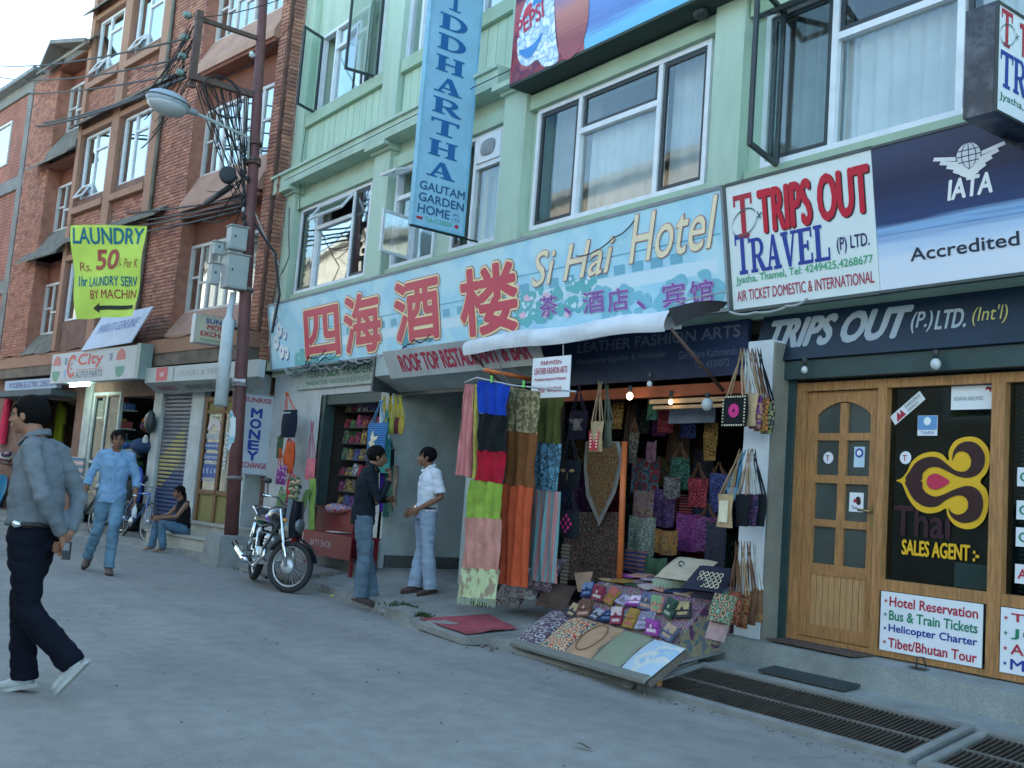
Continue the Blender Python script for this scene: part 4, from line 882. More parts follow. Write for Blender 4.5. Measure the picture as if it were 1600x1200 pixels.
mb.hexa([FF(.1, 10.9, .25), FF(-9, 10.9, .25), FF(-9, 10.9, -8), FF(.1, 10.9, -8)], [FF(.1, 11.0, .25), FF(-9, 11.0, .25), FF(-9, 11.0, -8), FF(.1, 11.0, -8)]); obj('roof', mb, pm('roof_grey', (.2, .23, .24), .8, .2), fb)
# attic hut with slanting roof above
at = MB(); at.box(FF, -1.0, 1.6, 11.0, 11.5, -4, -.7); obj('attic_wall', at, M_brkfar, fb)
mb = MB(); mb.prism(Frame(FF(0, 0, 0), FF.r, FF.u), [(-1.6, 11.25), (-.7, 12.1), (1.7, 11.5), (1.7, 11.4), (-.7, 12.0), (-1.5, 11.2)], -4, -.3); mb.prism(FF, [(-1.1, 11.0), (-.72, 11.98), (1.6, 11.4), (1.6, 11.0)], -3.8, -.75); obj('attic_roof', mb, M_rawc, fb)
# street end: houses closing the view and the row opposite (seen mirrored in the glass, it also keeps the street in shade)
M_ochre = pm('ochre_plaster', (.45, .42, .34), .85, .1, 2, dirt=.4); M_tan = pm('tan_brick', (.34, .28, .22), .9, .2, 2, dirt=.4)
def plain_house(name, label, F, w, h, dep, m, storeys, nwin):
    t = thing(name, label, 'building', F(w / 2, 0, 0)); hs = []
    for s_ in range(storeys):
        for k in range(nwin): a = (k + .25) * w / nwin; hs.append((a, a + w / nwin * .5, 3.4 + s_ * 2.9, 4.8 + s_ * 2.9))
    hs = [h_ for h_ in hs if h_[3] < h - .3]
    obj('wall', wall_holes(MB(), F, 0, w, 0, h, hs, -.3, 0), m, t); mb = MB(); mb.box(F, 0, w, h, h + .2, -dep, .3); mb.box(F, 0, w, 0, h, -dep, -dep + .3); mb.box(F, 0, .3, 0, h, -dep, -.3); mb.box(F, w - .3, w, 0, h, -dep, -.3); mb.box(F, .3, w - .3, 0, h, -1.6, -1.5); obj('roof', mb, M_rawc, t)
    for h_ in hs:
        w_ = obj('window', frame_rect(MB(), F, *h_, .07, -.15, -.05), M_wframe, t); obj('pane', MB().box(F, h_[0] + .07, h_[1] - .07, h_[2] + .07, h_[3] - .07, -.11, -.1), M_glass2, w_)
    return t
OP = lambda x, y, a: Frame((x, y, 0), (-math.cos(a), -math.sin(a), 0), (0, 0, 1))
plain_house('opposite_house', 'ochre house across the street mirrored in the hotel windows', OP(-7.5, -5.6, 0), 9, 8.6, 7, M_ochre, 1, 4)
plain_house('opposite_house', 'tan brick house across the street mirrored in the upper panes', OP(-17, -5.8, .05), 10, 10.5, 7, M_tan, 2, 4)
plain_house('opposite_house', 'grey house across the street beside the camera', OP(4, -5.6, 0), 11, 8.2, 7, M_dirtyw, 2, 4)
plain_house('opposite_house', 'low far house across the street to the left', OP(-27.5, -6.5, .14), 14, 9.5, 7, M_dirtyw, 2, 4)
plain_house('opposite_house', 'added long grey house, out of view down the street, that darkens the shop glass reflections', OP(-41.5, -8.6, .14), 42, 13, 7, M_rawc, 3, 12)  # added out of view so the shop glass mirrors grey, not sunlit ground

# ================================================================== SIGNS
def tilted(x0, x1, yb, zb, yt, zt):      # board leaning out towards the street at its top
    u = V((0, yt - yb, zt - zb)); return Frame((x0, yb, zb), (1, 0, 0), u), x1 - x0, u.length
M_back = pm('sign_back_metal', (.25, .28, .3), .6, .15, 5, dirt=.4)
M_steel = pm('sign_steel_edge', (.4, .43, .45), .5, .1, 6, metal=.4)
# --- hotel sign: painted landscape in cyan washes, red characters
F_, W_, H_ = tilted(-14.9, -5.72, 6.2, 2.91, 6.04, 3.86)
M_hs = pattern('hotel_sign_sky', [(.36, .62, .78), (.45, .72, .82), (.38, .66, .8), (.5, .74, .82)], 'noise', 1.5, .45)
hs = thing('hotel_sign', 'long pale blue hotel sign with large red Chinese characters and Si Hai Hotel', 'sign', F_(W_ / 2, 0, -.1))
obj('board', MB().box(F_, 0, W_, 0, H_, -.1, 0), [M_hs], hs)
mb = MB(); mb.box(F_, -.02, W_ + .02, H_, H_ + .03, -.11, .012); mb.box(F_, -.02, W_ + .02, -.03, 0, -.11, .012); mb.box(F_, W_, W_ + .025, 0, H_, -.11, .012); mb.box(F_, -.025, 0, 0, H_, -.11, .012); obj('edge_trim', mb, M_back, hs)
# flat landscape print: tree clumps, low building, flowers
rg = random.Random(11)
def blobs(F, n, ar, br, rr, d, m, par, name):
    mb = MB()
    for i in range(n):
        a, b, r = rg.uniform(*ar), rg.uniform(*br), rg.uniform(*rr); k = 7; ph = rg.uniform(0, 6)
        mb.poly(F, [(a + r * rg.uniform(.6, 1.2) * math.cos(ph + t * 6.2832 / k) * 1.3, b + r * rg.uniform(.6, 1.2) * math.sin(ph + t * 6.2832 / k)) for t in range(k)], d + i * 2e-5)
    return obj(name, mb, m, par, kind='stuff')
inkc = lambda k, c: pm('print_' + k, c, .45, 0)
mb = MB()
for a in [1.9 + i * .3 for i in range(13)] + [6.4 + i * .24 for i in range(10)]:
    zz = .33 + .1 * (a > 6); mb.poly(F_, _rect(a, zz, a + .15, zz + .09), .001)
mb.poly(F_, _rect(1.7, .47, 5.5, .485), .0012); mb.poly(F_, _rect(6.2, .6, 9.15, .615), .0012)
obj('painted_building', mb, inkc('steel', (.16, .42, .55)), hs)
mb = MB(); mb.poly(F_, _rect(1.7, .2, 5.5, .31), .0008); mb.poly(F_, _rect(6.3, .3, 9.1, .42), .0008); obj('painted_wall', mb, inkc('pale', (.6, .76, .84)), hs)
blobs(F_, 90, (5.4, 7.5), (.16, .42), (.03, .09), .003, inkc('teal', (.12, .45, .48)), hs, 'painted_shrubs'); blobs(F_, 50, (4.0, 4.7), (.1, .5), (.03, .08), .003, inkc('teal2', (.05, .33, .42)), hs, 'painted_shrubs')
blobs(F_, 60, (.85, 2.2), (.02, .22), (.03, .07), .003, inkc('teal', (.12, .45, .48)), hs, 'painted_shrubs'); blobs(F_, 50, (7.6, 9.1), (.02, .3), (.03, .08), .0028, inkc('aqua', (.2, .5, .62)), hs, 'painted_shrubs')
blobs(F_, 14, (5.5, 7.2), (.12, .5), (.03, .06), .006, inkc('pink', (.75, .5, .62)), hs, 'painted_flowers')
blobs(F_, 60, (5.4, 7.5), (.2, .5), (.01, .03), .0055, inkc('pale', (.6, .76, .84)), hs, 'painted_light')
# line of faces / orchids at the far left end
mb = MB(); m2 = MB()
for i, (a, b, r) in enumerate(((.18, .78, .1), (.33, .58, .11), (.2, .4, .1), (.38, .25, .1), (.55, .22, .09), (.52, .5, .07))):
    m2.poly(F_, [(a + r * math.cos(t * .5236), b + r * 1.1 * math.sin(t * .5236)) for t in range(12)], .003 + i * 1e-4)
    for q in _arc(a + .02, b - .01, r * .8, r * .9, r * 1.12, r * 1.25, -100, 10, 6): mb.poly(F_, q, .004 + i * 1e-4)
    mb.poly(F_, [(a - .02, b - .02), (a + .03, b), (a, b + .05)], .005 + i * 1e-4)
obj('orchid_print', m2, inkc('white', (.72, .8, .84)), hs); obj('orchid_outline', mb, inkc('deep', (.02, .08, .3)), hs)
# characters: thin dark outline, cream rim, red body
def bold(mb, ch, F, a, b, w, h, r, d, shear=0):      # brush weight: the glyph stamped around a small circle, each stamp a hair higher
    k = 0
    for q in ([0, r] if r < .02 else [r * .5, r]):
        for t in range(1 if q == 0 else 10):
            add_text(mb, ch, F, a + q * math.cos(t * .6283), b + q * math.sin(t * .6283), w, h, d + k * .00006, shear=shear); k += 1
    return mb
def big(ch, a, b, w, h, offs, mats):
    for (of, m_, d) in zip(offs, mats, (.004, .007, .0105)): obj('lettering', bold(MB(), ch, F_, a, b, w, h, of, d), m_, hs)
CREAM = inkc('cream', (.85, .72, .42)); REDB = inkc('redbig', (.56, .06, .1)); MARO = inkc('marooni', (.3, .03, .06))
for ch, p0, p1 in (('四', (478, 562), (532, 470)), ('海', (540, 556), (597, 447)), ('酒', (620, 538), (690, 422)), ('楼', (722, 530), (812, 398))):
    A = WY(p0[0], p0[1], 6.17); B = WY(p1[0], p1[1], 6.08)
    w_ = B.x - A.x; big(ch, A.x + 14.9, max(.05, A.z - 2.91) + .03, w_ * .95, min(.86, B.z - A.z) * .9, (.056, .047, .024), (MARO, CREAM, REDB))
def script(t, p0, p1, h):
    A = WY(p0[0], p0[1], 6.12); B = WY(p1[0], p1[1], 6.12)
    for of, m_, d in ((.009, inkc('outline_brown', (.5, .16, .14)), .0075), (.002, inkc('peach', (.82, .72, .5)), .0105)): obj('lettering', bold(MB(), t, F_, A.x + 14.9, A.z - 2.91, B.x - A.x, h, of, d, .38), m_, hs)
script('Si Hai', (832, 448), (965, 400), .34); script('Hotel', (985, 412), (1128, 380), .42)
PUR = inkc('purple', (.22, .08, .35))
for ch, px in (('茶', (845, 872)), ('、', (882, 893)), ('酒', (912, 944)), ('店', (950, 982)), ('、', (995, 1008)), ('宾', (1035, 1070)), ('馆', (1078, 1114))):
    py = 497 - (px[0] - 845) * .078; A = WY(px[0], py, 6.17); B = WY(px[1], py, 6.17); h_ = .2 if ch != '、' else .08
    for of, m_, d in ((.008, inkc('lilac', (.55, .42, .65)), .0105), (.0012, PUR, .0135)): obj('lettering', bold(MB(), ch, F_, A.x + 14.9, A.z - 2.9, B.x - A.x, h_, of, d), m_, hs)
# hanging wires tangled under the sign
def wire(pts, r, m, label, name='wire', sag=0, group=None, n=14, parent=None):
    P = []
    for i in range(len(pts) - 1):
        a, b = V(pts[i]), V(pts[i + 1])
        for k in range(n): t = k / n; P.append(a.lerp(b, t) - V((0, 0, sag * 4 * t * (1 - t))))
    P.append(V(pts[-1]))
    mb = MB().tube(P, r, 5)
    return obj(name, mb, m, parent) if parent else obj(name, mb, m, label=label, cat='wire', group=group)
M_wire = pm('black_cable', (.02, .022, .025), .6, .1); M_wireg = pm('grey_cable', (.35, .37, .36), .6, .1)
rg = random.Random(3)
tw = thing('wire_tangle', 'tangle of loose pale and dark wires hanging under the left part of the hotel sign', 'wires', (-12, 6.2, 2.6))
for i in range(16):
    x = rg.uniform(-14.6, -11); P = [V((x, 6.12 + rg.uniform(-.05, .1), 2.9))]
    for k in range(5): P.append(P[-1] + V((rg.uniform(.05, .3), rg.uniform(-.04, .04), rg.uniform(-.09, .06))))
    P.append(P[-1] + V((.2, 0, .12))); C_ = []
    for k in range(len(P) - 1):
        for t in range(4): C_.append(P[k].lerp(P[k + 1], t / 4) - V((0, 0, .02 * math.sin(t / 4 * 3.14))))
    obj('wire', MB().tube(C_, .006 if i % 3 else .009, 4), M_wireg if i % 2 else M_wire, tw)
wire([WY(1000, 330, 6.05), WY(960, 370, 6.03), WY(900, 400, 6.03)], .006, M_wire, 'thin cable drooping across the word Hai on the hotel sign', sag=.05)
wire([WY(1138, 455, 6.0), WY(1085, 465, 6.02), WY(1050, 478, 6.02)], .006, M_wireg, 'pale cable drooping over the lower right of the hotel sign')
wire([WY(1140, 487, 5.95), WY(1180, 488, 5.95), WY(1230, 478, 5.95), WY(1262, 466, 5.95)], .009, M_wireg, 'white cable hanging below the corner of the travel sign', sag=.02)
# --- travel sign and dark blue accreditation panel
F2, W2, H2 = tilted(-5.66, -1.8, 6.2, 2.885, 6.03, 3.86)
F3 = F2
sp = 1.35      # width of the white panel
ts = thing('travel_sign', 'white TRIPS OUT TRAVEL sign with red and blue letters', 'sign', F2(.7, 0, -.12))
obj('board', MB().box(F2, 0, sp - .004, 0, H2, -.12, 0), pm('lightbox_white', (.72, .8, .8), .3, .03, 2, spec=.5, dirt=.1, dscale=2), ts)
obj('edge_trim', MB().box(F2, -.03, -.001, -.02, H2 + .02, -.13, .01).box(F2, 0, sp, H2 + .001, H2 + .025, -.13, .01).box(F2, 0, sp, -.025, -.001, -.13, .01), pm('sign_dark_edge', (.08, .1, .1), .5), ts)
def t_logo(F, a, b, sc, par, d=.004):
    mb = add_slab(MB(), 'T', F, a, b, .2 * sc, .36 * sc, d); obj('logo_letter', mb, RED, par)
    mb = MB(); k = 30
    el = [(a + .11 * sc + (.135 * math.cos(R(20 + 340 * i / k))) * sc, b + .13 * sc + (.105 * math.sin(R(20 + 340 * i / k)) + .03 * math.cos(R(20 + 340 * i / k))) * sc) for i in range(k + 1)]
    for i in range(k): mb.poly(F, [el[i], el[i + 1], (el[i + 1][0], el[i + 1][1] - .012 * sc), (el[i][0], el[i][1] - .012 * sc)], d + .004)
    x, y = a + .27 * sc, b + .16 * sc
    mb.poly(F, [(x - .03 * sc, y - .02 * sc), (x + .03 * sc, y + .02 * sc), (x + .035 * sc, y + .01 * sc), (x - .02 * sc, y - .03 * sc)], d + .005).poly(F, [(x - .01 * sc, y + .03 * sc), (x + .02 * sc, y - .03 * sc), (x + .01 * sc, y - .035 * sc), (x - .02 * sc, y + .02 * sc)], d + .0055)
    obj('logo_orbit', mb, pm('ink_slate', (.06, .12, .14), .5, 0), par)
t_logo(F2, .07, .56, .95, ts)
SHD = pm('ink_shadow', (.03, .03, .035), .6, 0)
letters('TRIPS OUT', F2, .335, .555, .985, .33, SHD, ts, d=.003, offset=.026); letters('TRIPS OUT', F2, .325, .565, .985, .33, pm('ink_bigred', (.52, .015, .04), .4, 0), ts, d=.0055, offset=.026)
mb = MB()
for i, (ch, w_) in enumerate(zip('TRAVEL', (.16, .16, .16, .16, .14, .14))):
    hh = .3 if i in (0, 5) else .25
    add_slab(mb, ch, F2, .06 + i * .152 + (0 if i else 0), .27, .15, .32 if i == 0 else .27, .004)
obj('lettering', mb, BLUE, ts)
letters('(P) LTD.', F2, 1.02, .3, .27, .12, NAVY, ts, offset=.01)
letters('Jyatha, Thamel, Tel: 4249425,4268677', F2, .05, .185, 1.26, .075, pm('ink_signgreen', (.08, .38, .2), .5, 0), ts, offset=.012)
letters('AIR TICKET DOMESTIC & INTERNATIONAL', F2, .05, .06, 1.26, .085, BR_, ts, offset=.006)
ia = thing('accreditation_sign', 'dark blue to white sign with winged globe emblem and Accredited Ag lettering', 'sign', F2(2.4, 0, -.12))
def gradient_mat(key, z0, z1, stops):
    M = bpy.data.materials.new(key); M.use_nodes = True; nt = M.node_tree; b = nt.nodes['Principled BSDF']; b.inputs['Roughness'].default_value = .35
    g = nt.nodes.new('ShaderNodeNewGeometry'); s_ = nt.nodes.new('ShaderNodeSeparateXYZ'); mr = nt.nodes.new('ShaderNodeMapRange'); mr.inputs[1].default_value = z0; mr.inputs[2].default_value = z1
    n = nt.nodes.new('ShaderNodeTexNoise'); n.inputs['Scale'].default_value = 2; mp = nt.nodes.new('ShaderNodeMapping'); mp.inputs['Scale'].default_value = (.5, .5, 14)
    ad = nt.nodes.new('ShaderNodeMath'); ad.operation = 'MULTIPLY_ADD'; ad.inputs[1].default_value = .12; r = nt.nodes.new('ShaderNodeValToRGB'); e = r.color_ramp.elements
    e[0].position, e[0].color = stops[0][0], (*stops[0][1], 1); e[1].position, e[1].color = stops[-1][0], (*stops[-1][1], 1)
    for p, c in stops[1:-1]: q = e.new(p); q.color = (*c, 1)
    L = nt.links; L.new(g.outputs['Position'], s_.inputs[0]); L.new(s_.outputs[2], mr.inputs[0]); L.new(g.outputs['Position'], mp.inputs[0]); L.new(mp.outputs[0], n.inputs['Vector'])
    L.new(n.outputs[0], ad.inputs[0]); L.new(mr.outputs[0], ad.inputs[2]); L.new(ad.outputs[0], r.inputs[0]); L.new(r.outputs[0], b.inputs['Base Color']); return M
M_ia = gradient_mat('accreditation_print', 2.82, 3.86, [(0, (.72, .78, .86)), (.3, (.66, .74, .86)), (.42, (.42, .58, .8)), (.48, (.12, .25, .5)), (.5, (.25, .45, .72)), (.56, (.02, .05, .16)), (.8, (.012, .022, .075)), (1, (.03, .05, .12))])
obj('board', MB().box(F2, sp, W2, 0, H2, -.12, 0), M_ia, ia)
obj('edge_trim', MB().box(F2, sp, W2, H2 + .001, H2 + .02, -.13, .008).box(F2, sp, W2, -.02, -.001, -.13, .008), pm('sign_dark_edge', (.08, .1, .1), .5), ia)
letters('Accredited Agent', F2, 1.6, .14, 1.22, .115, pm('ink_darkteal', (.02, .035, .06), .5, 0), ia, offset=.012)
letters('IATA', F2, 1.9, .53, .3, .125, WHT, ia, shear=.2, offset=.03)
mb = MB(); gx, gy, gr = 2.06, .79, .082      # globe: meridians and parallels over a disc, wings of four feathers
mb.poly(F2, [(gx + gr * math.cos(t * .2618), gy + gr * math.sin(t * .2618)) for t in range(24)], .004); obj('globe', mb, WHT, ia)
mb = MB()
for k in (-.6, 0, .6):
    p = [(gx + k * gr * math.cos(R(t)), gy + gr * math.sin(R(t))) for t in range(-90, 91, 15)]
    for i in range(len(p) - 1): mb.poly(F2, [p[i], p[i + 1], (p[i + 1][0] + .006, p[i + 1][1]), (p[i][0] + .006, p[i][1])], .006)
for k in (-.45, 0, .45): mb.poly(F2, _rect(gx - gr * math.cos(k * 1.2), gy + k * gr - .003, gx + gr * math.cos(k * 1.2), gy + k * gr + .003), .0065)
obj('globe_line', mb, NAVY, ia)
mb = MB()
for sgn in (-1, 1):
    for i in range(4):
        y = gy - .005 - .034 * i; x0, x1 = .088 - .012 * i, .25 - .045 * i
        mb.poly(F2, [(gx + sgn * x0, y - .012), (gx + sgn * x1, y + .02), (gx + sgn * (x1 - .012), y + .043), (gx + sgn * x0, y + .014)], .004 + i * 2e-4)
    mb.poly(F2, [(gx, gy - .15), (gx, gy - .09), (gx + sgn * .095, gy - .02), (gx + sgn * .1, gy - .07), (gx + sgn * .06, gy - .12)], .0056)
obj('wing', mb, WHT, ia)
# support angle irons above the signs
obj('sign_bracket', MB().tube([WY(1530, 195, 5.95), WY(1600, 232, 5.9)], .012, 5), M_wire, label='black strut running down across the top of the dark blue sign', cat='bracket')
# --- blue fascia TRIPS OUT (P) LTD
fa = thing('shop_fascia', 'dark blue shop fascia lettered TRIPS OUT (P) LTD in white', 'sign', (-3.8, 6.4, 2.5))
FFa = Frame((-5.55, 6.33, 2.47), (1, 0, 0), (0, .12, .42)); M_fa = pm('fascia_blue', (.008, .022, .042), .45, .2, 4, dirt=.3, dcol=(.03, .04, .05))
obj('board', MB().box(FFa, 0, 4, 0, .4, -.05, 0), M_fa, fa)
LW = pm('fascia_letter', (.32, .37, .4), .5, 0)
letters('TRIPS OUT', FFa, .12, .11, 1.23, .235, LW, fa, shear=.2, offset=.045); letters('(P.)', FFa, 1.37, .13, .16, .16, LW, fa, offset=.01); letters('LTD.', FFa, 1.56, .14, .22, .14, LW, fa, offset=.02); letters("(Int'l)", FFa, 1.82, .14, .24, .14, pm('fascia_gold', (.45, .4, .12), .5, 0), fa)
# --- hanging light box at the top right
hb = thing('hanging_lightbox', 'black sided hanging light box with a red T logo at the top right corner', 'sign', (-3.2, 5.9, 3.67))
obj('casing', MB().wbox(-3.31, -3.125, 5.5, 6.45, 3.67, 4.34), pm('lightbox_black', (.018, .022, .035), .35, .3, 12, dirt=.5, dscale=9, dcol=(.2, .22, .25), spec=.5), hb)
FX = Frame((-3.12, 5.5, 3.67), (0, 1, 0), (0, 0, 1))
obj('face', MB().box(FX, .012, .94, .012, .66, -.004, .004), M_signw, hb); obj('face_rim', frame_rect(MB(), FX, 0, .95, 0, .67, .014, -.003, .014), M_bframe, hb)
t_logo(FX, .05, .42, .62, hb, .006); mb = MB()
for i, ch in enumerate('TRAVEL'): add_slab(mb, ch, FX, .05 + i * .145, .17, .14, .22, .006)
obj('lettering', mb, BLUE, hb); letters('Jyatha, Thamel', FX, .05, .08, .6, .055, pm('ink_darkgreen2', (.03, .16, .12), .5, 0), hb, d=.006, offset=.01); letters('TRIPS OUT', FX, .26, .42, .6, .2, RED, hb, d=.006, offset=.02)
[obj('bracket', MB().tube([V((-3.2, 6.45, z)), V((-3.2, 6.6, z))], .02, 6), M_bframe, hb) for z in (3.8, 4.2)]
# --- vertical projecting sign
vs = thing('vertical_sign', 'tall pale blue vertical sign reading SIDDHARTHA above GAUTAM GARDEN HOME', 'sign', (-9.9, 5.9, 4.18))
FV = Frame((-9.86, 5.55, 4.185), (0, 1, 0), (0, 0, 1))
M_vs = pm('vertical_sign_blue', (.27, .5, .66), .5, .07, 3, dirt=.35, dscale=5, dcol=(.2, .36, .42)); M_vs2 = pm('vertical_sign_edge', (.2, .44, .58), .5)
obj('board', MB().box(FV, 0, .69, 0, 3.8, -.07, 0), M_vs, vs); obj('face_rim', frame_rect(MB(), FV, -.006, .696, -.006, 3.806, .026, -.076, .008), M_vs2, vs)
INKV = pm('ink_vsign', (.015, .12, .32), .5, 0)
mb = MB()
for ch, b in zip('AHTRAHDDIS', (.59, .835, 1.085, 1.335, 1.58, 1.83, 2.085, 2.33, 2.575, 2.82)):
    add_slab(mb, ch, FV, .22 if ch == 'I' else .13, b, .2 if ch == 'I' else .38, .185, .004)
obj('lettering', mb, INKV, vs)
for t, b, h_, w_ in (('GAUTAM', .415, .095, .6), ('GARDEN', .28, .095, .6), ('HOME', .145, .1, .42)): letters(t, FV, .06, b, w_, h_, pm('ink_vsign2', (.02, .1, .2), .5, 0), vs, offset=.022)
letters('(P)', FV, .52, .19, .08, .04, NAVY, vs); letters('LTD', FV, .52, .14, .1, .035, NAVY, vs)
letters('Tel-4238809', FV, .16, .06, .36, .055, pm('ink_signgreen', (.08, .38, .2), .5, 0), vs); obj('mark', MB().poly(FV, _rect(.05, .07, .13, .1), .004).poly(FV, [(.55, .085), (.585, .115), (.62, .085), (.585, .055)], .004), RED, vs)
[obj('bracket', MB().tube([V((-9.9, 5.55, z)), V((-9.9, 6.5, z))], .012, 5), M_wire, vs) for z in (4.17, 7.99)]
# --- soft drink banner at the top
FP = Frame((-9.02, 6.14, 5.72), (1, 0, 0), (0, 0, 1)); WP = 3.5; HP = 2.6
pb = thing('drink_banner', 'printed red and blue cola billboard above the third large window', 'billboard', FP(1.7, 0, 0))
obj('board', MB().box(FP, 0, WP, 0, HP, -.06, 0), gradient_mat('banner_blue_print', 5.7, 8.3, [(0, (.1, .45, .7)), (.12, (.16, .5, .78)), (.16, (.1, .2, .5)), (.3, (.16, .3, .66)), (1, (.1, .2, .5))]), pb)
M_mr = pattern('banner_maroon_print', [(.22, .035, .06), (.34, .06, .08), (.15, .05, .09), (.42, .12, .14)], 'noise', 3.2, .4)
obj('maroon_print', MB().poly(FP, [(0, 0), (1.27, 0), (1.18, .5), (1.25, HP), (0, HP)], .002), M_mr, pb)
M_ice = pattern('banner_ice_print', [(.5, .7, .8), (.75, .85, .9), (.3, .5, .68), (.85, .92, .95)], 'noise', 9, .4)
mb = MB(); mb.poly(FP, catmull([(.12, .28), (.3, .12), (.48, .14), (.62, .02), (.85, .02), (.78, .3), (.7, .8), (.72, 1.3), (.4, 1.5), (.3, 1.1), (.1, .7)], 4), .004); obj('ice_print', mb, M_ice, pb)
M_can = gradient_mat('can_print', 5.7, 7.3, [(0, (.35, .05, .06)), (.2, (.3, .05, .05)), (.4, (.55, .2, .15)), (.6, (.1, .2, .5)), (1, (.4, .05, .1))])
mb = MB(); mb.poly(FP, catmull([(.92, .02), (1.2, .04), (1.3, .35), (1.22, .8), (1.0, 1.2), (.72, 1.1), (.74, .6)], 4), .006); obj('can_print', mb, M_can, pb)
mb = MB(); mb.poly(FP, catmull([(.14, .35), (.2, .27), (.36, .2), (.5, .32), (.54, .42), (.4, .34), (.24, .33)], 4), .008); mb.poly(FP, catmull([(.3, .78), (.42, .9), (.56, .84), (.5, .76), (.4, .8)], 4), .008); mb.poly(FP, catmull([(.78, .72), (.86, .74), (.95, .86), (.98, 1.0), (.88, .9)], 4), .008); obj('wave_print', mb, pm('print_waveblue', (.05, .25, .6), .4, 0), pb)
mb = MB(); mb.poly(FP, catmull([(.16, .68), (.2, .8), (.3, .84), (.3, .74)], 4), .0085); mb.poly(FP, catmull([(.8, .86), (.86, 1.0), (.94, 1.02), (.9, .94)], 4), .0085); obj('red_swirl', mb, pm('print_swirl', (.6, .05, .08), .4, 0), pb)
letters('PEPSI', Frame(FP(.1, .5, 0), V((math.cos(R(12)), 0, math.sin(R(12)))), V((-math.sin(R(12)), 0, math.cos(R(12))))), 0, 0, .46, .2, pm('print_pepsired', (.5, .03, .08), .4, 0), pb, d=.01, offset=.02)
letters('S', FP, 1.95, .42, .5, .6, BR_, pb, offset=.04, shear=.2, d=.004); letters('S', FP, 1.96, .43, .48, .58, WHT, pb, offset=.01, shear=.2, d=.006)
obj('underside', MB().box(FP, 0, WP, -.03, -.002, -.3, -.0), pm('underside_dark', (.05, .07, .06), .9), pb)
obj('loudspeaker_lump', MB().ball(WY(1095, 20, 6.3), .09, .07, .06, 8, 6), M_bframe, label='dark lamp under the right end of the cola billboard', cat='lamp')
# --- awning: rolled white canvas on folding arms
aw = thing('awning', 'rolled up white canvas awning under the hotel sign, above the bag shop', 'awning', (-7.5, 5.9, 2.7))
M_canv = pm('awning_canvas', (.62, .66, .7), .8, .1, 4, bump=.3, bscale=20, dirt=.5, dscale=3, dcol=(.38, .4, .4))
def canv(u, v):
    x = -9.12 + 3.06 * u; a = -.6 + 3.9 * v; e = .012 * mnoise.noise(V((x * 3, v * 5, 0))); r = .1 + e
    e_ = min(1, u / .02); r *= .3 + .7 * e_
    return V((x, 5.93 - r * math.cos(a), 2.765 + r * math.sin(a) * 1.15 - .012 * math.sin(x * 4)))
obj('canvas_roll', MB().grid(canv, 60, 14), M_canv, aw)
mb = MB(); mb.grid(lambda u, v: V((-9.1 + 3.04 * u, 5.95 + .4 * v, 2.84 + .05 * v + .012 * mnoise.noise(V((u * 30, v * 3, 1))))), 40, 4); obj('canvas_top', mb, M_canv, aw)
mb = MB(); mb.grid(lambda u, v: V((-6.06 + .55 * u, 5.86 + .5 * u + .1 * v, 2.88 - .13 * v * (1 - u) - .0 + .08 * math.sin(u * 3.1))), 12, 6); obj('torn_end', mb, pm('awning_dark_cloth', (.05, .05, .055), .9), aw)
M_arm = pm('awning_arm_rust', (.1, .06, .05), .6, .3, 20); M_orng = pm('orange_rod', (.55, .14, .04), .5, .15, 8)
obj('arm', MB().tube([V((-6.07, 5.92, 2.72)), V((-6.0, 6.5, 2.28))], .016, 6), M_arm, aw)
obj('arm', MB().tube([V((-9.0, 5.92, 2.7)), V((-8.9, 6.5, 2.3))], .014, 6), M_arm, aw)
obj('orange_beam', MB().tube([WX(757, 578, -8.2), WX(838, 594, -8.2)], .022, 6), M_orng, label='short orange bar jutting out above the blue scarf', cat='bar')
part_beam = obj('shop_beam', MB().box(GF, -8.6, -5.53, 2.26, 2.36, -.12, -.04), pm('beam_rust', (.3, .085, .04), .8, .25, 6), label='rust orange wooden beam across the top of the bag shop opening', cat='beam')
obj('pale_batten', MB().box(GF, -6.95, -6.0, 2.2, 2.24, -.1, -.06).box(GF, -6.9, -6.0, 2.15, 2.18, -.1, -.06), pm('batten_tan', (.5, .32, .18), .8), label='two pale battens under the orange beam beside the hanging bags', cat='batten')
# dark blue shop sign behind the awning
bs = thing('bag_shop_sign', 'dark blue shop sign shaded under the rolled awning', 'sign', (-7, 6.45, 2.4))
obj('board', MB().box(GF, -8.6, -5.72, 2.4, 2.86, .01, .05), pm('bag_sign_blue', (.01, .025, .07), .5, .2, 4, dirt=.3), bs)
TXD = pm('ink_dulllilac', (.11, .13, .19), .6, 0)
letters('LEATHER FASHION ARTS', GF, -7.9, 2.72, 2.1, .1, TXD, bs, d=.054, offset=.02); letters('Manufacturer Exporter & Wholesaler', GF, -7.9, 2.59, 1.25, .07, TXD, bs, d=.054); letters('Gairidhara Kathmandu', GF, -6.5, 2.57, .68, .07, TXD, bs, d=.054); letters('Tel: 4330072', GF, -6.3, 2.48, .4, .06, TXD, bs, d=.054)
# rooftop restaurant sign on the soffit box
rs = thing('restaurant_sign', 'grey soffit sign with dark red ROOF TOP RESTAURANT lettering under the hotel sign', 'sign', (-9.4, 6.1, 2.6))
FR_ = Frame((-10.95, 6.06, 2.6), (1, 0, 0), (0, -.12, .25)); obj('board', MB().box(FR_, -.02, 3.0, -.04, .3, -.02, 0), pm('restaurant_sign_grey', (.42, .46, .47), .7, .1, 4, dirt=.3), rs)
letters('ROOF TOP RESTAURANT & BAR', FR_, .3, .03, 2.55, .2, BR_, rs, shear=-.25, offset=.03)
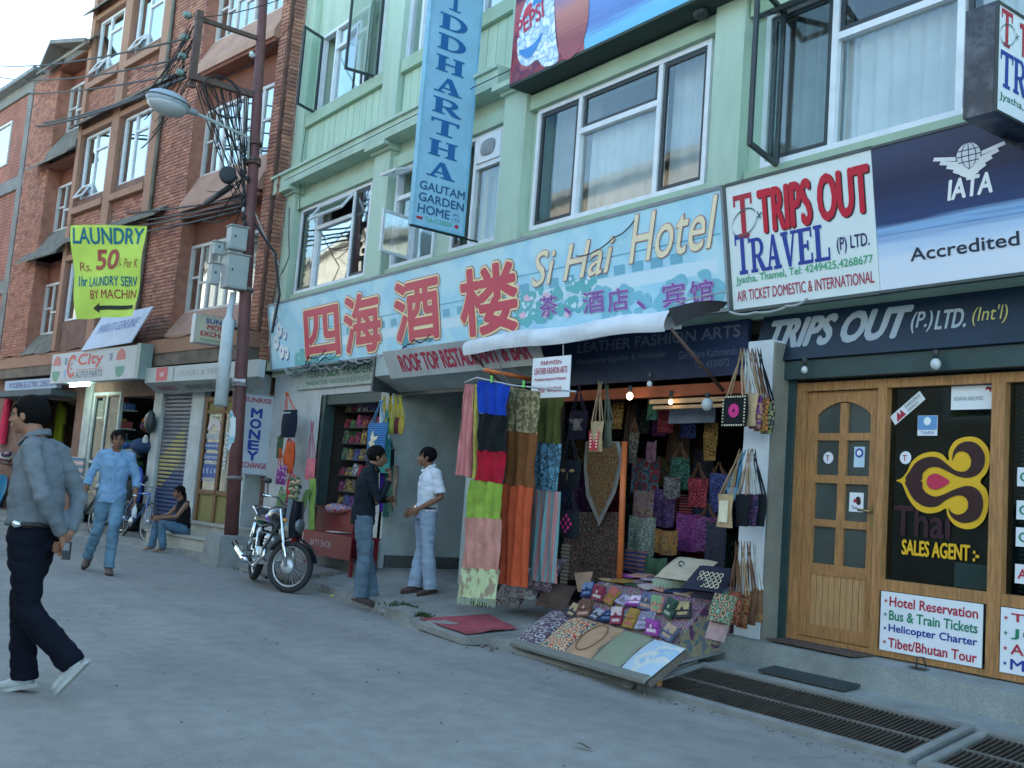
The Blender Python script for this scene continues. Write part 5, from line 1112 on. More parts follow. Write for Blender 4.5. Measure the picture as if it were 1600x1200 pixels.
# silk shop sign
ss = thing('silk_shop_sign', 'pale shop sign with green lettering over the colourful doorway', 'sign', (-13, 6.42, 2.6))
obj('board', MB().box(GF, -14.4, -11.8, 2.6, 2.9, .07, .1), pm('silk_sign', (.42, .48, .46), .6, .1, 5, dirt=.3), ss)
letters('TERI-S SILK TRADERS', GF, -14.1, 2.755, 2.1, .11, GRN, ss, d=.104, offset=.02); letters('MANUFACTURE, WHOLESALER & EXPORTER', GF, -14.05, 2.635, 1.95, .075, GRN, ss, d=.104)
# paper sign hanging from the awning
ps = thing('hanging_placard', 'white placard with red text hanging beside the blue scarf', 'sign', (-7.6, 5.9, 2.18))
FPp = Frame((-7.86, 5.88, 2.2), (1, .02, 0), (-.03, 0, 1)); obj('board', MB().box(FPp, 0, .56, 0, .385, -.006, 0), M_signw, ps)
for t, b, h_, w_ in (('PARWEEN', .31, .04, .3), ('LEATHER FASHION ARTS', .225, .06, .48), ('Manufacturer Exporter & Wholesaler', .155, .035, .46), ('Mob. 9841012345'[:9] + '2343', .05, .05, .34)): letters(t, FPp, .28 - w_ / 2, b, w_, h_, BR_, ps, offset=.012)
obj('hook', MB().tube([FPp(.45, .385, 0), FPp(.45, .5, .01)], .006, 5), M_steel, ps)
# ---- signs of the brick building
cs = thing('auto_parts_sign', 'grey white City AUTO PARTS sign box with red and green oval marks', 'sign', BF(-5.1, 2.85, .4))
FC = BF.sub(-7.0, 2.83, .55)
M_cs = pm('auto_sign_grey', (.42, .48, .52), .5, .06, 3, dirt=.3, dscale=3); obj('board', MB().box(FC, 0, 3.95, 0, .6, -.2, 0), M_cs, cs); obj('end_cap', MB().box(FC, 3.951, 4.1, -.01, .62, -.22, .01), pm('auto_sign_edge', (.25, .33, .33), .5), cs)
letters('City', FC, 1.35, .27, 1.15, .27, pm('ink_cityred', (.5, .06, .06), .5, 0), cs, offset=.03); letters('AUTO PARTS', FC, 1.3, .08, 1.25, .13, pm('ink_citygrey', (.12, .16, .2), .5, 0), cs, offset=.02); letters('c', FC, .98, .25, .12, .14, pm('ink_cityred', (.5, .06, .06), .5, 0), cs); letters('C', FC, .85, .1, .36, .44, pm('ink_cityred', (.5, .06, .06), .5, 0), cs, offset=.02)
obj('underline', MB().poly(FC, _rect(1.3, .235, 2.55, .245), .004), pm('ink_cityred', (.5, .06, .06), .5, 0), cs)
for a in (.28, 3.3):
    up = [(a + .2 * math.cos(R(t)), .36 + .2 * math.sin(R(t))) for t in range(0, 181, 15)]; dn = [(a + .2 * math.cos(R(t)), .24 + .2 * math.sin(R(t))) for t in range(180, 361, 15)]
    obj('oval_top', MB().poly(FC, up, .004), pm('ink_ovalred', (.45, .1, .1), .5, 0), cs); obj('oval_bottom', MB().poly(FC, dn, .004), pm('ink_ovalgreen', (.05, .25, .2), .5, 0), cs)
for a, c in ((.68, (.1, .2, .3)), (.68, (.2, .4, .6)), (2.8, (.1, .2, .3))): obj('small_mark', MB().poly(FC, _rect(a, .1 if c[0] == .2 else .36, a + .12, .26 if c[0] == .2 else .5), .004), pm('ink_small%d' % int(c[0] * 10), c, .5, 0), cs)
tube_ = obj('tube_light', MB().tube([BF(-6.15, 2.78, .45), BF(-5.25, 2.78, .45)], .02, 8), pm('fluorescent_tube', (.75, 1, .8), .3, 0, emit=9), label='lit greenish fluorescent tube under the auto parts sign', cat='lamp')
bl = thing('blue_shop_sign', 'pale blue shop sign low at the left edge beyond the red garment', 'sign', BF(-9, 2.8, .3)); FB_ = BF.sub(-10.3, 2.78, .33)
obj('board', MB().box(FB_, 0, 3.1, 0, .22, -.1, 0), pm('blue_sign_board', (.3, .42, .55), .6, .1, 4), bl); letters('MODERN ELECTRIC CENTRE', FB_, .3, .05, 2.6, .12, BLUE, bl, offset=.02)
obj('dark_canopy', MB().box(BF, -10.6, -7.0, 2.62, 2.74, -.1, .5), pm('canopy_dark', (.06, .09, .11), .7), bb)
wl = thing('lightbox_sign', 'white light box sign with a red square mark above the blue shutter', 'sign', BF(-1.2, 2.7, .3)); FW = BF.sub(-2.9, 2.76, .42)
obj('board', MB().box(FW, 0, 3.8, 0, .26, -.12, 0), pm('lightbox_dirty', (.45, .5, .5), .6, .1, 4, dirt=.5, dscale=4), wl)
P = [FW(0, 0, 0), FW(3.8, 0, 0), FW(3.8, -.16, -.25), FW(0, -.16, -.25)]; obj('lower_board', MB().quad(*P), pm('lightbox_dirty2', (.32, .37, .37), .7, .15, 5, dirt=.5), wl)
obj('red_square', MB().poly(FW, _rect(.42, .02, .85, .25), .003), pm('ink_sqred', (.5, .08, .1), .5, 0), wl); letters('W', FW, .55, .08, .18, .1, WHT, wl, d=.006)
FWl = Frame(FW(0, -.16, -.25), BR, (P[0] - P[3])); letters('TRAVELS', FWl, .25, .07, .7, .13, pm('ink_dullred', (.3, .1, .12), .5, 0), wl, offset=.02); letters('MONEY EXCHANGE', FWl, 1.3, .07, 1.6, .13, pm('ink_dullgrey', (.1, .13, .13), .5, 0), wl, offset=.02); letters('TOURS & TREKS', FW, 1.3, .08, 1.5, .09, pm('ink_faint', (.28, .3, .3), .5, 0), wl)
obj('seam', MB().poly(FW, _rect(1.05, 0, 1.08, .26), .004), M_back, wl)
# sunrise money exchange boxes
sx = thing('small_exchange_lightbox', 'small beige SUNRISE MONEY EXCHANGE light box projecting above the shops', 'sign', (-16.2, 5.7, 3.3)); FS = Frame((-16.15, 5.36, 3.31), (0, 1, 0), (0, 0, 1))
obj('casing', MB().box(FS, 0, .78, 0, .46, -.16, 0), M_steel, sx); obj('face', MB().box(FS, .02, .76, .015, .445, .001, .006), pm('exchange_face', (.5, .5, .38), .6, .08, 5, dirt=.3), sx)
for t, b, c, w_ in (('SUNRISE', .33, BLUE, .5), ('MONEY', .23, RED, .44), ('EXCHANGE', .12, RED, .64)): letters(t, FS, .1 + (.64 - w_) / 2, b, w_, .075, c, sx, d=.009, offset=.03)
letters('Authorised Dealer', FS, .1, .04, .62, .05, GRN, sx, d=.009)
mx_ = thing('vertical_exchange_sign', 'tall white sign with blue MONEY stacked between red SUNRISE and EXCHANGE', 'sign', (-15.3, 6.1, 1.3)); FM = Frame((-15.3, 5.93, 1.3), (0, 1, 0), (0, 0, 1))
obj('board', MB().box(FM, 0, .54, 0, 1.24, -.07, 0), pm('exchange_board', (.5, .56, .62), .6, .06, 4, dirt=.3), mx_); obj('face_rim', frame_rect(MB(), FM, -.005, .545, -.005, 1.245, .02, -.076, .006), M_steel, mx_)
letters('SUNRISE', FM, .04, 1.11, .44, .075, RED, mx_, offset=.02); letters('EXCHANGE', FM, .03, .1, .46, .085, RED, mx_, offset=.02)
for i, ch in enumerate('MONEY'): letters(ch, FM, .17, .88 - i * .165, .17, .135, BLUE, mx_, offset=.05)
# laundry banner strung out over the street
A = V((-18.2, 3.78, 5.2)); B = V((-17.05, 4.68, 5.2)); r_ = (B - A).normalized(); wd = (B - A).length; nn = V((r_.y, -r_.x, 0))
M_ban = pm('banner_yellow', (.56, .74, .12), .75, .1, 3, bump=.2, bscale=8)
ban = thing('laundry_banner', 'bright yellow green cloth banner advertising laundry with an arrow', 'banner', (A + B) / 2 - V((0, 0, 1.6)))
def bfold(a, b): return .035 * math.sin(a * 7 + b * 2) * (b / 1.6) + .03 * math.sin(b * 6 + a * 3) - .05 * max(0, a - .9) * b
def bpt(a, b, d=0):       # a along the top edge, b down
    t = b / 1.6; left = .35 * t; right = wd - .05 * t
    x = left + (right - left) * a / wd; return A + r_ * x + V((0, 0, -b * (1 - .05 * a / wd))) + nn * (bfold(a, b) + d)
obj('cloth', MB().grid(lambda u, v: bpt(u * wd, v * 1.58), 24, 24), M_ban, ban)
class BanF:
    def __call__(s, a, b, d=0): return bpt(a, 1.6 - b, d)
BN = BanF()
def bl_(t, a, b, w, h, c, **k): letters(t, BN, a, b, w, h, c, ban, d=.008, **k)
TEAL = pm('ink_banteal', (.01, .16, .22), .6, 0); BRN = pm('ink_banbrown', (.35, .08, .05), .6, 0)
bl_('LAUNDRY', .06, 1.28, 1.36, .27, TEAL, offset=.02); bl_('50', .5, .84, .5, .34, BRN, offset=.03); bl_('Rs.', .14, .82, .24, .15, BRN); bl_('/- Per K', 1.02, .86, .38, .16, BRN)
bl_('1hr', .12, .56, .18, .17, TEAL, offset=.02); bl_('LAUNDRY SERV', .36, .55, 1.04, .16, TEAL, offset=.012); bl_('BY MACHIN', .38, .34, 1.02, .15, BRN, offset=.01)
mb = MB()
for i in range(10): mb.add([BN(.6 + i * .08, b, .009) for b in (.15, .22)] + [BN(.68 + i * .08, b, .009) for b in (.2 - .05, .22)], [(0, 2, 3, 1)])
mb.add([BN(.42, .185, .0095), BN(.6, .1, .0095), BN(.6, .27, .0095)], [(0, 1, 2)]); obj('arrow', mb, pm('ink_banblack', (.015, .03, .02), .6, 0), ban)
wire([A - r_ * .1, B + r_ * .8], .005, M_wire, 'thin cord holding the top of the yellow banner')
# tilted pale board standing on the ledge below the banner
F4 = Frame(BF(-5.45, 3.43, .6), BR + V((0, 0, .02)), BF.u * .7 + BR * .2 - BF.n * .25)
tb = thing('leaning_board', 'pale blue and white board leaning on the ledge behind the yellow banner', 'board', BF(-4.3, 3.5, .5))
obj('board', MB().box(F4, 0, 2.2, 0, .75, -.02, 0), pm('leaning_board_print', (.5, .57, .68), .6, .08, 4, dirt=.25), tb)
letters('MARUTI GENUINE', F4, .25, .35, 1.7, .2, pm('ink_fadedblue', (.2, .28, .5), .6, 0), tb, offset=.02)

# ================================================================== POLE WITH STREET LAMP, ARMS, METERS, CABLES
M_pole = pm('pole_maroon_paint', (.13, .05, .048), .6, .2, 5, bump=.2, dirt=.5, dscale=3, dcol=(.12, .09, .08))
PB, PT = V((-14.38, 5.62, .42)), V((-15.4, 5.6, 9.3))
def pp(z): t = (z - .42) / 8.88; return PB.lerp(PT, t)
po = thing('utility_pole', 'leaning dark red utility pole with crossarms and meter boxes', 'utility pole', (-14.38, 5.62, 0))
obj('shaft', MB().tube([pp(.42), pp(2.2), pp(4), pp(5), pp(7), pp(9.3)], [.1, .095, .09, .085, .078, .065], 14), M_pole, po)
mb = MB(); mb.hexa([(-14.72, 5.33, -.02), (-14.05, 5.33, -.02), (-14.05, 5.9, -.02), (-14.72, 5.9, -.02)], [(-14.66, 5.36, .42), (-14.1, 5.36, .42), (-14.1, 5.86, .42), (-14.66, 5.86, .42)]); obj('plinth', mb, M_conc2, po)
for z in (1.2, 2.55, 4.0, 6.32, 6.05, 6.0): obj('collar', MB().lathe(pp(z), PT - PB, [(0, .1), (0, .115), (.05, .115), (.05, .1)], 12, False), M_arm if z > 4 else pm('collar_grey', (.2, .18, .17), .7), po)
# torn blue-white poster remnants on the pole
def wrap(z0, z1, a0, a1, m, name, par, rr=.118):
    mb = MB(); rg = random.Random(z0)
    mb.grid(lambda u, v: pp(z0 + (z1 - z0) * v) + V((math.cos(a0 + (a1 - a0) * u * (.6 + .4 * math.sin(v * 3))), math.sin(a0 + (a1 - a0) * u), 0)) * (rr - .006 * v), 8, 8); return obj(name, mb, m, par)
wrap(1.62, 2.2, -2.6, -.6, pattern('poster_remnant', [(.1, .4, .55), (.55, .65, .7), (.65, .7, .72), (.25, .5, .6)], 'noise', 6), 'poster_remnant', po)
wrap(2.6, 2.68, -2.8, .3, pm('tied_rag', (.5, .5, .52), .9), 'tied_rag', po, .122)
AY = pp(8.1).y
obj('crossarm', MB().box(Frame((pp(8.1).x, 0, 8.1), (0, 1, 0), (0, 0, 1)), 4.55, AY, -.03, .03, -.03, .03), M_arm, po); obj('crossarm', MB().box(Frame((pp(7.15).x, 0, 7.15), (0, 1, 0), (0, 0, 1)), 4.55, AY, -.055, .04, -.04, .04), M_arm, po)
xv = -15.22; obj('upright', MB().box(Frame((xv, 4.6, 0), (1, 0, 0), (0, 0, 1)), -.045, .045, 7.0, 8.2, -.05, .05), M_arm, po)
M_ins = pm('insulator_porcelain', (.14, .2, .17), .2, .2, 10, spec=.6)
for z in (7.2, 7.45, 7.75, 8.1): obj('insulator', MB().lathe((xv - .06, 4.5, z), (-.3, -1, .1), [(0, .03), (.03, .06), (.05, .05), (.07, .06), (.1, .05), (.13, .03)], 10), M_ins, po)
obj('insulator', MB().lathe(pp(7.75) + V((.02, -.12, 0)), (.6, -.5, .3), [(0, .02), (.04, .05), (.1, .03)], 8), pm('insulator_white', (.55, .6, .58), .3), po)
# street lamp
sl = thing('street_lamp', 'grey street lamp head on a thin arm over the road', 'street lamp', (-15.0, 4.4, 6.4))
LA, LB = V((-15.05, 5.5, 6.42)), V((-15.0, 4.62, 6.55))
obj('arm', MB().tube([pp(6.05) + V((.08, -.12, 0)), LA, LB], .025, 8), pm('lamp_arm_grey', (.3, .34, .32), .5), sl)
ax = (V((-15.0, 4.02, 6.6)) - LB).normalized(); mid = V((-15.0, 4.22, 6.6))
hm = Matrix((V((1, 0, 0)), ax, V((1, 0, 0)).cross(ax))).transposed()
mb = MB().ball(mid, .21, .32, .16, 18, 12, hm); vsn = []
obj('shell', mb, pm('lamp_shell_grey', (.32, .37, .42), .4, .08, 6, spec=.5), sl)
obj('lens', MB().ball(mid - V((0, 0, .055)), .2, .295, .155, 18, 12, hm), pm('lamp_lens', (.4, .43, .44), .2, .05, spec=.6), sl)
obj('rim', MB().tube([mid + hm @ V((.215 * math.cos(t * .3142), .325 * math.sin(t * .3142), -.018)) for t in range(20)], .012, 5, close=True), pm('lamp_rim', (.12, .14, .15), .5), sl)
obj('neck', MB().tube([LB + V((0, .03, 0)), LB.lerp(mid, .5)], [.045, .07], 10), pm('lamp_neck', (.28, .32, .36), .4), sl)
for dx in (-.21, .21): obj('latch', MB().ball(mid + hm @ V((dx, 0, -.0)), .018), M_steel, sl)
# meter boxes on the pole
M_box = pm('meter_box_pale', (.36, .4, .39), .5, .08, 5, dirt=.4, dscale=5, dcol=(.25, .28, .26))
def mbox(x0, x1, y0, y1, z0, z1, label):
    t = thing('meter_box', label, 'meter box', ((x0 + x1) / 2, (y0 + y1) / 2, z0)); obj('body', MB().wbox(x0, x1, y0, y1, z0, z1), M_box, t)
    obj('door', MB().wbox(x1 + .001, x1 + .009, y0 + .02, y1 - .02, z0 + .02, z1 - .02), M_box, t); obj('canopy', MB().wbox(x0 - .02, x1 + .03, y0 - .02, y1 + .02, z1 + .001, z1 + .015), M_box, t)
    obj('latch', MB().wbox(x1 + .01, x1 + .022, y0 + .05, y0 + .07, (z0 + z1) / 2, (z0 + z1) / 2 + .03), M_bframe, t); return t
px_ = pp(4.4).x
mbox(px_ - .05, px_ + .2, 5.25, 5.56, 4.0, 4.5, 'larger pale meter box fixed low on the leaning pole'); mbox(px_ - .02, px_ + .18, 5.25, 5.5, 4.58, 4.92, 'smaller upper meter box on the leaning pole')
mbox(px_ - .18, px_ - .06, 5.1, 5.24, 4.05, 4.36, 'meter box with a small window left of the larger box'); mbox(px_ - .14, px_ - .03, 5.1, 5.24, 4.5, 4.68, 'topmost left meter box behind the smaller upper box')
# white rolled tarp / pipe hanging along the pole
tb_ = MB(); A1, B1 = pp(3.95) + V((-.05, -.2, 0)), pp(2.25) + V((.02, -.28, 0)); tb_.tube([A1 + V((.02, .02, 0)), A1.lerp(B1, .22), A1.lerp(B1, .26), B1], [.045, .05, .09, .1], 10); obj('plastic_sleeve', tb_, pm('sleeve_white', (.5, .58, .6), .5, .1, 5, dirt=.3), label='long pale plastic sleeve tied beside the dark red pole', cat='sleeve')
wg = 'overhead cables strung from the utility pole'
rg = random.Random(21)
P0 = V((-15.2, 4.55, 7.12))
for i, (px, py) in enumerate(((0, 103), (0, 121), (0, 144), (0, 196), (0, 190), (0, 325), (0, 343), (0, 352), (0, 362))):
    E_ = WY(px, py, 4.3 + .1 * i) if i < 5 else WY(px, py, 5.2)
    S_ = V((xv, 4.5, [7.75, 7.45, 7.2, 7.12, 7.15][i])) if i < 5 else pp(5.75 - .06 * i) + V((0, -.1, 0))
    wire([S_, E_], .017 if i != 3 else .026, M_wire, ['topmost cable running left from the insulators', 'second cable running left from the insulators', 'third cable running left from the insulators', 'thick bundled cable sagging left from the lower crossarm', 'cable doubled along the thick bundled one', 'upper service cable crossing above the yellow banner', 'service cable just above the yellow banner', 'third service cable beside the yellow banner top', 'lowest service cable running left past the yellow banner'][i], sag=[.15, .2, .15, .3, .32, .25, .3, .3, .35][i], group=wg)
wire([V((xv, 4.6, 8.1)), WY(480, -20, 6.2)], .008, M_wire, 'cable rising right from the top of the crossarm upright', sag=.1)
wire([V((xv, 4.6, 7.1)), WY(470, 20, 6.3)], .007, M_wire, 'cable crossing from the lower crossarm to the green building', sag=.35)
wire([WY(478, 200, 6.35), WY(470, 260, 6.3), WY(468, 330, 6.4)], .006, M_wire, 'thin cable down the left corner of the green building', sag=0)
wire([pp(5.2), WY(430, 395, 5.9), WY(437, 460, 6.0), WY(425, 520, 6.0)], .02, M_wire, 'thick black cable dropping from the pole towards the hotel sign', sag=.02)
wire([pp(5.4), WY(440, 420, 6.0), WY(420, 540, 6.1)], .01, M_wireg, 'grey cable dropping beside the thick black one', sag=.04)
wire([WY(452, 325, 6.3), WY(452, 400, 6.1), WY(432, 440, 6.1), WY(420, 500, 6.1)], .008, M_wire, 'thin cable looping at the green building corner', sag=.05)
wire([WY(445, 282, 6.17), WY(652, 178, 6.17), WY(800, 108, 6.17)], .006, M_wire, 'dark cable lying along the green cornice', sag=.0)
tg = thing('cable_tangle', 'dense tangle of black cables and loops around the pole and crossarm', 'cables', (-15.2, 5, 6)); 
def loop(c, r, par, ny=V((1, 0, 0)), th=.012, sq=1.2, ph=0):
    y = ny.orthogonal().normalized(); z = ny.cross(y); obj('loop', MB().tube([V(c) + y * r * math.cos(t * .3 + ph) + z * r * sq * math.sin(t * .3 + ph) for t in range(21)], th, 5, close=True), M_wire, par)
loop(V((-15.1, 5.05, 6.95)), .28, tg, V((1, .1, 0))); loop(V((-15.12, 5.1, 7.05)), .2, tg, V((1, -.2, .1)), .01); loop(V((-15.1, 4.85, 6.9)), .15, tg, V((1, .4, 0)), .008)
for i in range(60):
    if i < 22: a = V((xv + rg.uniform(-.1, .1), 4.5 + rg.uniform(-.1, .15), rg.uniform(7.1, 8.1))); b = a + V((rg.uniform(-2.2, -.2), rg.uniform(-.3, .1), rg.uniform(-1.0, .1)))
    elif i < 34: a = pp(rg.uniform(5.2, 6.0)) + V((.0, -.12, 0)); b = a + V((rg.uniform(-1.6, -.2), rg.uniform(-.2, .2), rg.uniform(-.6, .2)))
    else: a = V((xv, rg.uniform(4.6, 5.5), 7.1)); b = pp(rg.uniform(5, 6.2)) + V((0, -.1, 0))
    obj('strand', MB().tube([a.lerp(b, t / 8) - V((0, 0, .3 * (a - b).length * .5 * (t / 8) * (1 - t / 8) * 2)) for t in range(9)], rg.choice((.005, .007, .01)), 4), M_wire, tg)
obj('junction_box', MB().lathe(pp(5.75) + V((-.1, -.35, 0)), (1, -.4, 0), [(0, .12), (.12, .13), (.14, .1)], 14), pm('junction_black', (.03, .035, .04), .6), tg)
obj('splice', MB().tube([pp(5.6) + V((-.1, -.3, 0)), pp(5.6) + V((-1.0, -.35, -.1))], .045, 8), M_wire, tg)
for k in range(9): obj('clamp', MB().ball(pp(4.9 + k * .12) + V((rg.uniform(-.05, .1), -.11, 0)), rg.uniform(.02, .05), .03, .05, 6, 4), M_wire if k % 3 else M_steel, tg)
# cable bundle at left edge
lt = thing('left_cable_bundle', 'drooping cable bundle at the left edge in front of the brick pier', 'cables', WY(15, 370, 5.3))
for i in range(9):
    c0 = [(18 - i, 335), (12 + i * 1.2, 370 + i * 4), (45 + 2 * i, 415 + i * 2.6), (80 + 3 * i, 412 + i * 2.0), (118, 378 + i * 2)]; P = [WY(x, y, 5.1) for x, y in c0]
    Q = catmull([(p.x, p.z) for p in P], 6, False); obj('strand', MB().tube([V((x, 5.1 + .02 * i, z)) for x, z in Q], .012, 4), M_wire if i % 3 else M_wireg, lt)
obj('clamp', MB().wbox(*[v for v in (WY(20, 350, 5.1).x - .06, WY(20, 350, 5.1).x + .06)], 5.05, 5.2, WY(20, 380, 5.1).z, WY(20, 335, 5.1).z), M_wire, lt)

# ================================================================== MOTORCYCLE
M_tyre = pm('tyre_rubber', (.035, .037, .04), .85, .15, 20, bump=.3); M_chrome = pm('chrome', (.75, .8, .82), .12, 0, metal=1); M_alu = pm('aluminium', (.5, .53, .54), .35, .08, 8, metal=.8)
M_bpaint = pm('bike_black_paint', (.012, .016, .022), .18, 0, coat=.8); M_bgreen = pm('bike_green_tail', (.02, .16, .13), .2, 0, coat=.6); M_seatv = pm('seat_vinyl', (.02, .022, .026), .5, .1); M_purple = pm('bike_purple_decal', (.2, .08, .4), .25, 0, coat=.5)
def wheel(par, c, ax, r, rt, spokes=18, disc=False, name='wheel', tm=None, rimm=None):
    c = V(c); ax = V(ax).normalized(); x = ax.orthogonal().normalized(); y = ax.cross(x)
    w = obj(name, MB().tube([c + (x * math.cos(t * .2618) + y * math.sin(t * .2618)) * (r - rt) for t in range(24)], rt, 8, close=True), tm or M_tyre, par)
    obj('rim', MB().tube([c + (x * math.cos(t * .2618) + y * math.sin(t * .2618)) * (r - rt * 1.9) for t in range(24)], rt * .42, 6, close=True), rimm or M_alu, w)
    mb = MB()
    for k in range(spokes):
        t = k * 6.2832 / spokes; e = c + (x * math.cos(t) + y * math.sin(t)) * (r - rt * 2); t2 = t + (.5 if k % 2 else -.5)
        mb.tube([c + (x * math.cos(t2) + y * math.sin(t2)) * .035 + ax * (.02 if k % 2 else -.02), e], .0022 if r > .28 else .002, 4)
    obj('spokes', mb, M_alu, w, kind='stuff')
    obj('hub', MB().lathe(c - ax * .05, ax, [(0, .02), (.01, .045), (.09, .045), (.1, .02)], 12), M_alu, w)
    if disc: obj('drum', MB().lathe(c + ax * .0, ax, [(.05, .085), (.07, .085), (.085, .03)], 16), pm('drum_pale', (.6, .64, .66), .35, .05, metal=.5), w)
    return w
mc = thing('motorcycle', 'black motorcycle with purple tank stripe parked with its front wheel turned to the shops', 'motorcycle', (0, 0, 0))
# local frame: x forward, y left, z up; front fork steered by st
st_ = R(44); hd = V((1.28, 0, .295)); kin = V((1.06, 0, .82)); sx_ = V((math.cos(st_), math.sin(st_), 0)); sy_ = V((-math.sin(st_), math.cos(st_), 0))
wheel(mc, (0, 0, .29), (0, 1, 0), .29, .045, 24); axf = V((1.02, 0, .74)); fc = axf + sx_ * .2 + V((0, 0, -.445))
wheel(mc, fc, -sy_, .3, .038, 28, True)
top = axf + V((-.06, 0, .16))
for s_ in (-1, 1):
    o_ = sy_ * (.085 * s_)
    obj('fork_leg', MB().tube([fc + o_, fc.lerp(top + sx_ * .0, .42) + o_, fc.lerp(top, .43) + o_, top + o_ + V((0, 0, .02))], [.026, .026, .017, .017], 8), M_chrome if s_ < 0 else M_alu, mc)
def fpt(a, r_, off=0): return fc + sx_ * (math.cos(a) * r_) + V((0, 0, math.sin(a) * r_)) + sy_ * off
mb = MB(); mb.grid(lambda u, v: fpt(R(15 + 140 * u), .325 + .012 * math.sin(v * math.pi), (v - .5) * .12), 12, 4); obj('front_mudguard', mb, M_bpaint, mc)
mb = MB(); mb.grid(lambda u, v: V((math.cos(R(10 + 150 * u)) * (.34) , (v - .5) * .14, .29 + math.sin(R(10 + 150 * u)) * .34)), 12, 4); obj('rear_mudguard', mb, M_bpaint, mc)
tk = MB(); tk.ball((.74, 0, .83), .27, .14, .13, 16, 10); obj('tank', tk, M_bpaint, mc)
obj('tank_stripe', MB().ball((.68, -.02, .8), .2, .135, .085, 14, 8), M_purple, mc)
mb = MB(); mb.grid(lambda u, v: V((-.2 + .78 * u, (v - .5) * (.26 - .06 * u), .80 + .05 * math.cos((v - .5) * 3) + .03 * math.sin(u * 3.14 * 1) * -1 + .04 * (u < .4))), 14, 6); mb.box(Frame((0, 0, 0), (1, 0, 0), (0, 0, 1)), -.2, .56, .74, .81, -.1, .1); obj('seat', mb, M_seatv, mc)
obj('tail_cowl', MB().ball((-.14, 0, .74), .24, .11, .1, 12, 8), M_bgreen, mc); obj('tail_light', MB().ball((-.38, 0, .74), .03, .06, .04, 8, 6), pm('lamp_red', (.5, .02, .02), .2), mc)
obj('grab_rail', MB().tube([V((.1, -.13, .8)), V((-.15, -.15, .9)), V((-.35, -.1, .9)), V((-.35, .1, .9)), V((-.15, .15, .9)), V((.1, .13, .8))], .012, 8), M_chrome, mc)
mb = MB()
for s_ in (-1, 1):
    mb.tube([V((.95, .03 * s_, .8)), V((.85, .1 * s_, .5)), V((.5, .12 * s_, .3)), V((.15, .11 * s_, .33)), V((0, .1 * s_, .29))], .016, 6).tube([V((.9, .05 * s_, .75)), V((.4, .1 * s_, .68)), V((-.2, .1 * s_, .7))], .014, 6)
obj('frame', mb, M_bframe, mc)
mb = MB(); mb.lathe((.6, 0, .42), (.3, 0, 1), [(0, .09), (.05, .09), (.06, .105), (.08, .09), (.1, .105), (.12, .09), (.14, .105), (.16, .09), (.2, .08)], 12); mb.wbox(.38, .72, -.13, .13, .25, .44); obj('engine', mb, M_alu, mc)
obj('engine_cover', MB().lathe((.5, -.1, .34), (0, -1, 0), [(0, .11), (.05, .1), (.07, .04)], 14), M_chrome, mc)
mb = MB().tube([V((.72, -.06, .5)), V((.85, -.12, .35)), V((.7, -.17, .22)), V((.3, -.19, .24))], .02, 8); mb.tube([V((.35, -.19, .24)), V((.28, -.2, .25)), V((-.12, -.22, .34)), V((-.42, -.22, .39))], [.025, .05, .055, .048], 12); obj('exhaust', mb, M_chrome, mc)
mb = MB()
for s_ in (-1, 1):
    y = .22 * s_; mb.tube([V((.72, .05 * s_, .62)), V((.8, y, .62)), V((.82, y, .36)), V((.74, .05 * s_, .3))], .013, 6).tube([V((.8, y, .54)), V((.62, y, .52)), V((.6, y, .4)), V((.81, y, .4))], .011, 6)
obj('crash_guard', mb, M_chrome, mc)
obj('shock_absorber', MB().tube([V((-.02, -.12, .34)), V((.08, -.12, .7))], .028, 8), M_chrome, mc); obj('shock_absorber', MB().tube([V((-.02, .12, .34)), V((.08, .12, .7))], .028, 8), M_chrome, mc)
hc = top + V((0, 0, .08))
obj('handlebar', MB().tube([hc + sy_ * .36 - sx_ * .1 + V((0, 0, .06)), hc + sy_ * .2 + V((0, 0, .06)), hc + sy_ * .08, hc - sy_ * .08, hc - sy_ * .2 + V((0, 0, .06)), hc - sy_ * .36 - sx_ * .1 + V((0, 0, .06))], .013, 8), M_chrome, mc)
for s_ in (-1, 1):
    g_ = hc + sy_ * (.36 * s_) - sx_ * .1 + V((0, 0, .06)); obj('grip', MB().tube([g_, g_ - sy_ * (.11 * s_)], .02, 8), M_seatv, mc)
    m_ = g_ - sy_ * (.1 * s_); obj('mirror', MB().tube([m_, m_ + V((0, 0, .14)) + sy_ * (.05 * s_)], .007, 5).ball(m_ + V((0, 0, .17)) + sy_ * (.06 * s_), .05, .05, .035, 10, 6), M_bframe, mc)
    q_ = axf + sx_ * .12 + sy_ * (.17 * s_) + V((0, 0, .06)); obj('indicator', MB().tube([q_ - sy_ * (.07 * s_), q_], .01, 5).ball(q_, .025, .03, .025, 8, 6), pm('indicator_orange', (.6, .25, .04), .25), mc)
mb = MB(); mb.grid(lambda u, v: axf + sx_ * (.1 + .14 * math.cos((u - .5) * 2.4) - .06 * (v)) + sy_ * (.19 * math.sin((u - .5) * 2.4) * (1.05 - .3 * abs(v - .3))) + V((0, 0, -.12 + .42 * v)), 12, 8); obj('front_fairing', mb, M_bpaint, mc)
hl = axf + sx_ * .2 + V((0, 0, .02)); obj('headlight', MB().lathe(hl, sx_, [(-.06, .06), (0, .085), (.035, .08), (.05, .04)], 14), pm('headlight_glass', (.12, .14, .15), .1, 0, spec=.8), mc)
obj('side_stand', MB().tube([V((.45, .1, .25)), V((.5, .22, .015))], .012, 6), M_bframe, mc)
obj('footrest', MB().tube([V((.42, -.28, .3)), V((.42, .28, .3))], .014, 6), M_bframe, mc)
obj('number_plate', MB().box(Frame(axf + sx_ * .2 + V((0, 0, -.12)), sy_, (0, 0, 1)), -.09, .09, -.05, .03, 0, .004), pm('plate_red', (.4, .03, .03), .4), mc)
